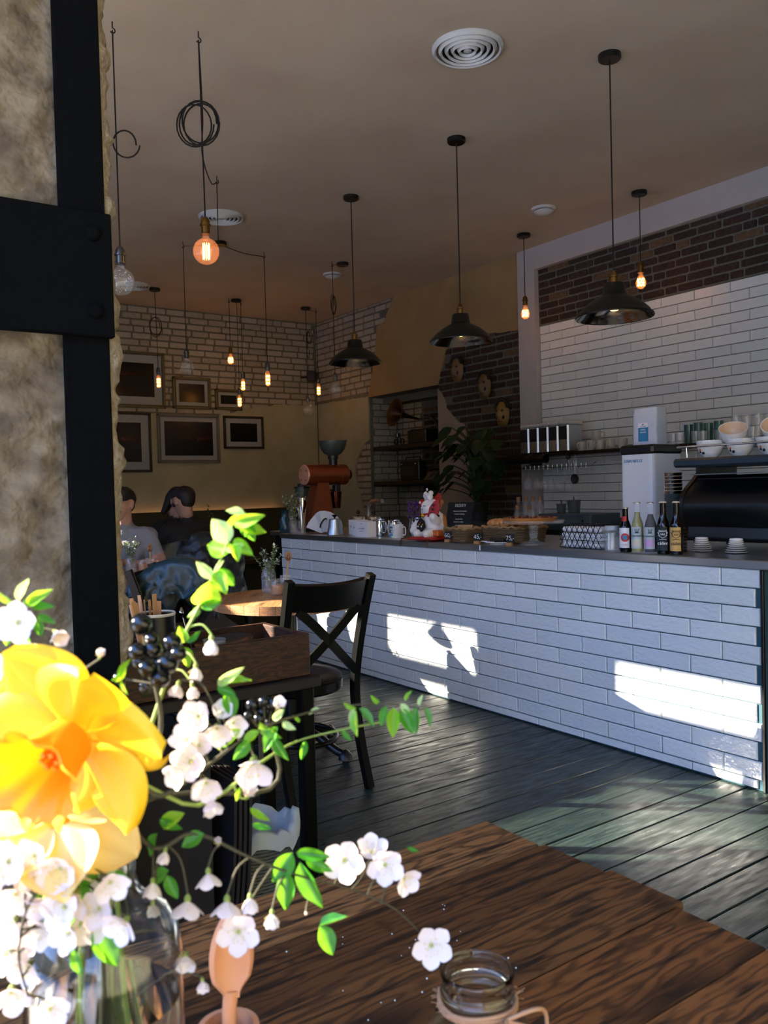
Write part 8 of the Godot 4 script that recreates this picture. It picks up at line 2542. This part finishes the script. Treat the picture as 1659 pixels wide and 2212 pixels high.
# ---------------------------------------------------------------- the near table and the bouquet
func build_foreground() -> void:
	var g: Geo
	var t: Node3D
	# table of old boards
	t = thing("plank_table", "reclaimed wood plank table in the foreground", "table", Vector3(0.25, 0, -0.43))
	var zs := [-0.5, -0.39, -0.282, -0.172, -0.06, 0.06, 0.19, 0.32]
	for i in zs.size() - 1:
		var w: float = zs[i + 1] - zs[i] - 0.0016
		g = Geo.new()
		g.box(Vector3.ZERO, Vector3(1.16 + 0.008 * (i % 3), 0.035, w), 0.0018)
		var m: Material = M["table_board_%d" % [0, 3, 1, 4, 2, 0, 3][i]]
		part("board", g, m, t, xf(Vector3(0.004 * (i % 3), 0.7325 - 0.0006 * (i % 2), (zs[i] + zs[i + 1]) * 0.5)))
	for q in [[-0.5, -0.42], [0.5, -0.42], [-0.5, 0.24], [0.5, 0.24]]:
		part("leg", boxg(Vector3(q[0], 0.356, q[1]), Vector3(0.06, 0.712, 0.06), 0.004), M["black_wood"], t)
	g = Geo.new()
	var r := RandomNumberGenerator.new()
	r.seed = 2
	for i in 26:
		var p := Vector3(r.randf_range(0.42, 0.62), 0.7508, r.randf_range(-0.82, -0.6))
		g.box(p, Vector3.ONE * r.randf_range(0.0006, 0.0013), 0.0)
	single("sugar_crumbs", g, M["paper_white"], "few scattered pale sugar crumbs on the foreground table", "crumbs").set_meta("kind", "stuff")
	# jam jar with twine
	t = thing("twine_jar", "open glass jar of brown sugar tied with twine on the foreground table", "jar", Vector3(0.40, 0.751, -0.462))
	var outer := [Vector2(0, 0.0), Vector2(0.034, 0.0), Vector2(0.0385, 0.004), Vector2(0.0395, 0.012), Vector2(0.0395, 0.088), Vector2(0.037, 0.1), Vector2(0.029, 0.11), Vector2(0.0262, 0.114), Vector2(0.0262, 0.118), Vector2(0.0275, 0.1195), Vector2(0.0262, 0.121), Vector2(0.0262, 0.125), Vector2(0.0275, 0.1265), Vector2(0.0262, 0.128), Vector2(0.026, 0.136), Vector2(0.027, 0.139), Vector2(0.026, 0.1415), Vector2(0.0245, 0.1415), Vector2(0.0235, 0.137), Vector2(0.0238, 0.113), Vector2(0.0265, 0.108), Vector2(0.0345, 0.098), Vector2(0.037, 0.088), Vector2(0.037, 0.012), Vector2(0.034, 0.005), Vector2(0, 0.004)]
	part("glass", lat(outer, 56, 50), M["solid_glass"], t)
	part("sugar", lat([Vector2(0, 0.0055), Vector2(0.0325, 0.0062), Vector2(0.0362, 0.014), Vector2(0.0362, 0.078), Vector2(0.02, 0.084), Vector2(0, 0.081)], 40, 60), M["brown_sugar"], t)
	g = Geo.new()
	for k in 3:
		var loop := []
		for a in 41:
			var q := TAU * a / 40.0
			loop.append(Vector3(cos(q) * 0.0282, 0.1165 + 0.0022 * k + 0.001 * sin(q * 3.0 + k), sin(q) * 0.0282))
		g.tube(loop, 0.0015, 6, false)
	g.tube(smooth_path([Vector3(0.0, 0.119, 0.031), Vector3(0.018, 0.124, 0.04), Vector3(0.033, 0.114, 0.036), Vector3(0.034, 0.097, 0.034), Vector3(0.016, 0.110, 0.036), Vector3(0.0, 0.118, 0.032)], 6), 0.0016, 6)
	g.tube(smooth_path([Vector3(0.0, 0.119, 0.031), Vector3(-0.012, 0.117, 0.038), Vector3(-0.026, 0.106, 0.034), Vector3(-0.014, 0.110, 0.037), Vector3(0.0, 0.118, 0.032)], 6), 0.0016, 6)
	for k in 60:
		var q := r.randf() * TAU
		var p := Vector3(cos(q) * 0.0288, 0.1165 + r.randf() * 0.006, sin(q) * 0.0288)
		g.tube([p, p + Vector3(cos(q), r.randf_range(-0.6, 0.8), sin(q)) * r.randf_range(0.002, 0.006)], 0.00025, 4, false)
	part("twine", g, mat("twine", "#b58a62", 0.9), t)
	# number spoon in a small wooden pot
	t = thing("spoon_pot", "small turned wooden pot under the big wooden spoon", "pot", Vector3(0.243, 0.751, -0.552))
	part("pot", vessel([Vector2(0.02, 0), Vector2(0.023, 0.06), Vector2(0.022, 0.115)], 0.004, 28), M["spoon_wood"], t)
	t = thing("wooden_spoon", "pale wooden spoon standing upright beside the flower vase", "spoon", Vector3(0.243, 0.762, -0.552), -0.25)
	g = Geo.new()
	g.tube([Vector3(0, 0, 0), Vector3(0.0005, 0.06, 0), Vector3(0.001, 0.115, 0), Vector3(0.003, 0.13, 0)], [0.004, 0.0045, 0.005, 0.0055], 14)
	part("handle", g, M["spoon_wood"], t)
	g = Geo.new()
	var rows := []
	for i in 21:
		var v := i / 20.0
		var half := 0.0145 * pow(sin(PI * clampf(0.1 + 0.9 * v, 0.0, 1.0)), 0.6) if i < 20 else 0.001
		if i < 4: half = lerpf(0.005, half, i / 4.0)
		var row := []
		for j in 13:
			var u := j / 6.0 - 1.0
			row.append(Vector3(0.003 + u * half + 0.002 * v, 0.125 + 0.062 * v, -0.008 * (1.0 - u * u) * sin(PI * v) + 0.002))
		rows.append(row)
	g.sheet(rows, 0.0045)
	part("bowl", g, M["spoon_wood"], t)
	# glass bottle vase with water
	t = thing("glass_vase", "clear round shouldered glass bottle vase holding the bouquet", "vase", Vector3(0.144, 0.751, -0.504))
	var prof := [Vector2(0, 0.0), Vector2(0.04, 0.0), Vector2(0.0445, 0.005), Vector2(0.0455, 0.015), Vector2(0.0455, 0.222), Vector2(0.0435, 0.236), Vector2(0.037, 0.247), Vector2(0.028, 0.254), Vector2(0.0225, 0.26), Vector2(0.02, 0.268), Vector2(0.02, 0.318), Vector2(0.0222, 0.322), Vector2(0.0205, 0.325), Vector2(0.018, 0.324), Vector2(0.018, 0.268), Vector2(0.0205, 0.258), Vector2(0.0265, 0.2515), Vector2(0.035, 0.2445), Vector2(0.0412, 0.234), Vector2(0.0432, 0.22), Vector2(0.0432, 0.016), Vector2(0.041, 0.007), Vector2(0, 0.006)]
	part("glass", lat(prof, 56, 50), M["solid_glass"], t)
	part("water", lat([Vector2(0, 0.0065), Vector2(0.0405, 0.0075), Vector2(0.0429, 0.016), Vector2(0.0429, 0.196), Vector2(0.0, 0.196)], 48, 50), M["water"], t)
	# branches
	var petal := Geo.new()
	rows = []
	for i in 9:
		var v := i / 8.0
		var half := 0.41 * pow(sin(PI * clampf(0.02 + 0.9 * v * v * 0.5 + 0.42 * v, 0, 1)), 0.8) if i > 0 else 0.04
		if i == 8: half = 0.16
		var row := []
		for j in 5:
			var u := j / 2.0 - 1.0
			row.append(Vector3(u * half, 0.1 * v + 0.16 * v * v + 0.14 * u * u * half, 0.06 + 0.94 * v - 0.06 * u * u * v))
		rows.append(row)
	petal.sheet(rows)
	var petal_mesh := petal.mesh(mat("petal_white", "#e6deda", 0.6, 0.0, {"backlight_enabled": true, "backlight": Color(0.6, 0.57, 0.54)}))
	var heart := Geo.new()
	heart.tinted = true
	heart.col = Color(0.35, 0.42, 0.08)
	heart.ball(Vector3(0, 0.03, 0), 0.13, 8, Vector3(1, 0.6, 1))
	heart.col = Color(0.2, 0.28, 0.06)
	heart.lathe([Vector2(0.03, -0.3), Vector2(0.14, -0.16), Vector2(0.17, 0.0), Vector2(0.0, 0.02)], 8)
	for i in 14:
		var a := TAU * i / 14.0
		var d := Vector3(cos(a) * (0.25 + 0.1 * (i % 3)), 0.5 - 0.06 * (i % 4), sin(a) * (0.25 + 0.1 * (i % 3)))
		heart.col = Color(0.8, 0.78, 0.6)
		heart.tube([Vector3.ZERO, d], 0.012, 4, false)
		heart.col = Color(0.75, 0.55, 0.12)
		heart.ball(d, 0.035, 6)
	var heart_mesh := heart.mesh(tinted("flower_heart", 0.7))
	var leaf := leaf_mesh(1.0, 1.0, 0.22)
	var greens := [mat("leaf_bright", "#6fae1e", 0.42, 0.0, {"backlight_enabled": true, "backlight": Color(0.8, 0.95, 0.25)}), mat("leaf_deep", "#2f7a1c", 0.4, 0.0, {"backlight_enabled": true, "backlight": Color(0.45, 0.7, 0.15)}), mat("leaf_pale", "#b8d08a", 0.5, 0.0, {"backlight_enabled": true, "backlight": Color(0.8, 0.9, 0.5)})]
	var bark := mat("twig_bark", "#3c3a22", 0.7)
	var green := mat("twig_green", "#7d9440", 0.6)
	var nb := 0
	for br in bouquet():
		t = thing("blossom_branch", br[0], "branch", Vector3.ZERO, 0.0, "branches in the glass vase")
		var st: Array = [Vector3(0.144 + 0.02 * cos(nb * 2.1), 0.77, -0.504 + 0.02 * sin(nb * 2.1)), Vector3(0.144 + 0.008 * cos(nb * 1.3), 1.06, -0.504 + 0.008 * sin(nb * 1.3))]
		st.append_array(br[1].slice(1))
		var sm := smooth_path(st, 6)
		var rad := []
		for i in sm.size(): rad.append(lerpf(0.0019, 0.0006, minf(1.0, float(i) / (sm.size() - 1) * 1.4)))
		g = Geo.new()
		g.tube(sm, rad, 7)
		# short stalks to every blossom
		for b in br[3]:
			var best: Vector3 = sm[0]
			for p in sm:
				if p.distance_to(b[0]) < best.distance_to(b[0]): best = p
			var back: Vector3 = b[0] - b[1] * b[2] * 0.3
			if best.distance_to(back) > 0.003:
				g.tube(smooth_path([best, best.lerp(back, 0.6) - b[1] * best.distance_to(back) * 0.25, back], 4), 0.0007, 5, false)
		part("stem", g, green if nb in [0, 2] else bark, t)
		for l in br[2]:
			var d: Vector3 = l[1] - l[0]
			var y := d.normalized()
			var zz := (Vector3(-0.45, 0.35, 0.6) + Vector3(r.randfn(), r.randfn(), r.randfn()) * 0.4)
			zz = (zz - y * zz.dot(y)).normalized()
			var b := Basis(y.cross(zz) * d.length() * l[2], d, zz * d.length())
			inst("leaf", leaf, t, Transform3D(b, l[0]), greens[l[3]])
		for q in br[3]:
			var y: Vector3 = q[1].normalized()
			var xx := y.cross(Vector3(0.3, 0.2, 1.0)).normalized()
			var bb := Basis(xx, y, xx.cross(y)).scaled(Vector3.ONE * q[2] * 1.18) * Basis(Vector3.UP, r.randf() * TAU)
			var bl := inst("blossom", heart_mesh, t, Transform3D(bb, q[0]))
			for k in 5:
				inst("petal", petal_mesh, bl, Transform3D(Basis(Vector3.UP, TAU * k / 5.0 + r.randf_range(-0.08, 0.08)) * Basis(Vector3.RIGHT, -q[3] + r.randf_range(-0.1, 0.1)), Vector3.ZERO))
		nb += 1
	# black berries
	var shiny := mat("berry_black", "#060a0c", 0.16)
	var bi := 0
	for cl in berry_spots():
		t = thing("berry_spray", ["large spray of glossy black berries right above the daffodil", "small spray of glossy black berries before the chair leg"][bi], "berries", Vector3.ZERO, 0.0, "berry sprays in the glass vase")
		var c := Vector3.ZERO
		for q in cl: c += q[0]
		c /= cl.size()
		g = Geo.new()
		var root := c + Vector3(0.0, -0.05, 0.006)
		g.tube(smooth_path([Vector3(0.15, 0.78, -0.5), Vector3(0.147, 1.04, -0.503), root, c + Vector3(0, -0.012, 0.004)], 6), 0.0014, 6)
		for q in cl:
			g.tube([root.lerp(c, 0.7), q[0]], 0.0007, 5, false)
		part("stalk", g, bark, t)
		for q in cl:
			g = Geo.new()
			g.ball(Vector3.ZERO, q[1], 18)
			g.lathe([Vector2(q[1] * 0.18, q[1] * 0.97), Vector2(q[1] * 0.22, q[1] * 1.06), Vector2(q[1] * 0.1, q[1] * 1.0)], 8)
			part("berry", g, shiny, t, Transform3D(Basis.from_euler(Vector3(r.randf() * 2.0, r.randf() * 6.0, r.randf() * 2.0)), q[0]))
		bi += 1
	daffodil("large yellow daffodil in the foreground", Vector3(0.1132, 1.1216, -0.4429), Vector3(-0.735, -0.32, 0.598), 1.0, mat("daffodil_yellow", "#f2c714", 0.5, 0.0, {"backlight_enabled": true, "backlight": Color(0.8, 0.65, 0.1)}), 0.0)
	daffodil("pale daffodil seen from behind below the yellow one", Vector3(0.118, 1.062, -0.492), Vector3(0.2, -0.8, -0.5), 0.85, mat("daffodil_cream", "#f3dc8e", 0.55, 0.0, {"backlight_enabled": true, "backlight": Color(0.8, 0.7, 0.35)}), 0.4)

func daffodil(label: String, at0: Vector3, face: Vector3, s: float, m: Material, spin: float) -> void:
	var t := thing("daffodil", label, "daffodil", at0)
	var y := face.normalized()
	var x := y.cross(Vector3.UP).normalized()
	var b := Basis(x, y, x.cross(y)).scaled(Vector3.ONE * s)
	var rows := []
	var g := Geo.new()
	for i in 15:
		var v := i / 14.0
		var half := 0.0255 * pow(sin(PI * pow(clampf(v, 0.02, 0.985), 0.86)), 0.6)
		var row := []
		for j in 11:
			var u := j / 5.0 - 1.0
			var ridge := 0.0016 * cos(u * 9.0) * sin(PI * v)
			row.append(Vector3(u * half, -0.004 - 0.004 * v + 0.012 * v * v - 0.005 * u * u * (0.4 + v) + ridge, 0.006 + 0.05 * v))
		rows.append(row)
	g.sheet(rows)
	var pm := g.mesh(m)
	for k in 6:
		var wob := rng.randf_range(-0.12, 0.12)
		inst("petal", pm, t, Transform3D(b * Basis(Vector3.UP, TAU * k / 6.0 + 0.5 + spin) * Basis(Vector3.RIGHT, -0.12 * (k % 2) + wob) * Basis(Vector3.BACK, 0.14), b.y * (0.0016 * (k % 2))))
	g = Geo.new()
	rows = []
	for i in 61:
		var a := TAU * i / 60.0
		var row := []
		for q in [[0.0125, 0.0], [0.014, 0.01], [0.016, 0.02], [0.0195, 0.028], [0.0245, 0.033], [0.027, 0.0335]]:
			var fr: float = q[1] / 0.0335
			var w := 1.0 + 0.1 * sin(a * 9.0) * fr * fr
			row.append(Vector3(cos(a) * q[0] * w, q[1] + 0.0018 * sin(a * 9.0 + 1.0) * fr * fr, sin(a) * q[0] * w))
		rows.append(row)
	g.sheet(rows)
	part("trumpet", g, mat("trumpet_gold", "#ee9a06", 0.5, 0.0, {"backlight_enabled": true, "backlight": Color(0.8, 0.45, 0.03)}), t, Transform3D(b, Vector3.ZERO))
	g = Geo.new()
	for k in 6:
		var a := TAU * k / 6.0
		g.tube([Vector3(cos(a) * 0.003, 0, sin(a) * 0.003), Vector3(cos(a) * 0.0045, 0.018, sin(a) * 0.0045)], [0.0008, 0.0014], 6)
	g.tube([Vector3.ZERO, Vector3(0, 0.021, 0)], 0.0013, 6)
	part("stamens", g, M["trumpet_gold"], t, Transform3D(b, Vector3.ZERO))
	g = Geo.new()
	g.tube(smooth_path([-b.y * 0.003, -b.y * 0.022 / s * s, -b.y * 0.035 + Vector3(0, -0.008, -0.004), Vector3(0.148, 1.035, -0.506) - at0, Vector3(0.14, 0.78, -0.512) - at0], 6), 0.0026, 8)
	part("stalk", g, mat("daffodil_stalk", "#6b8f2e", 0.5), t)
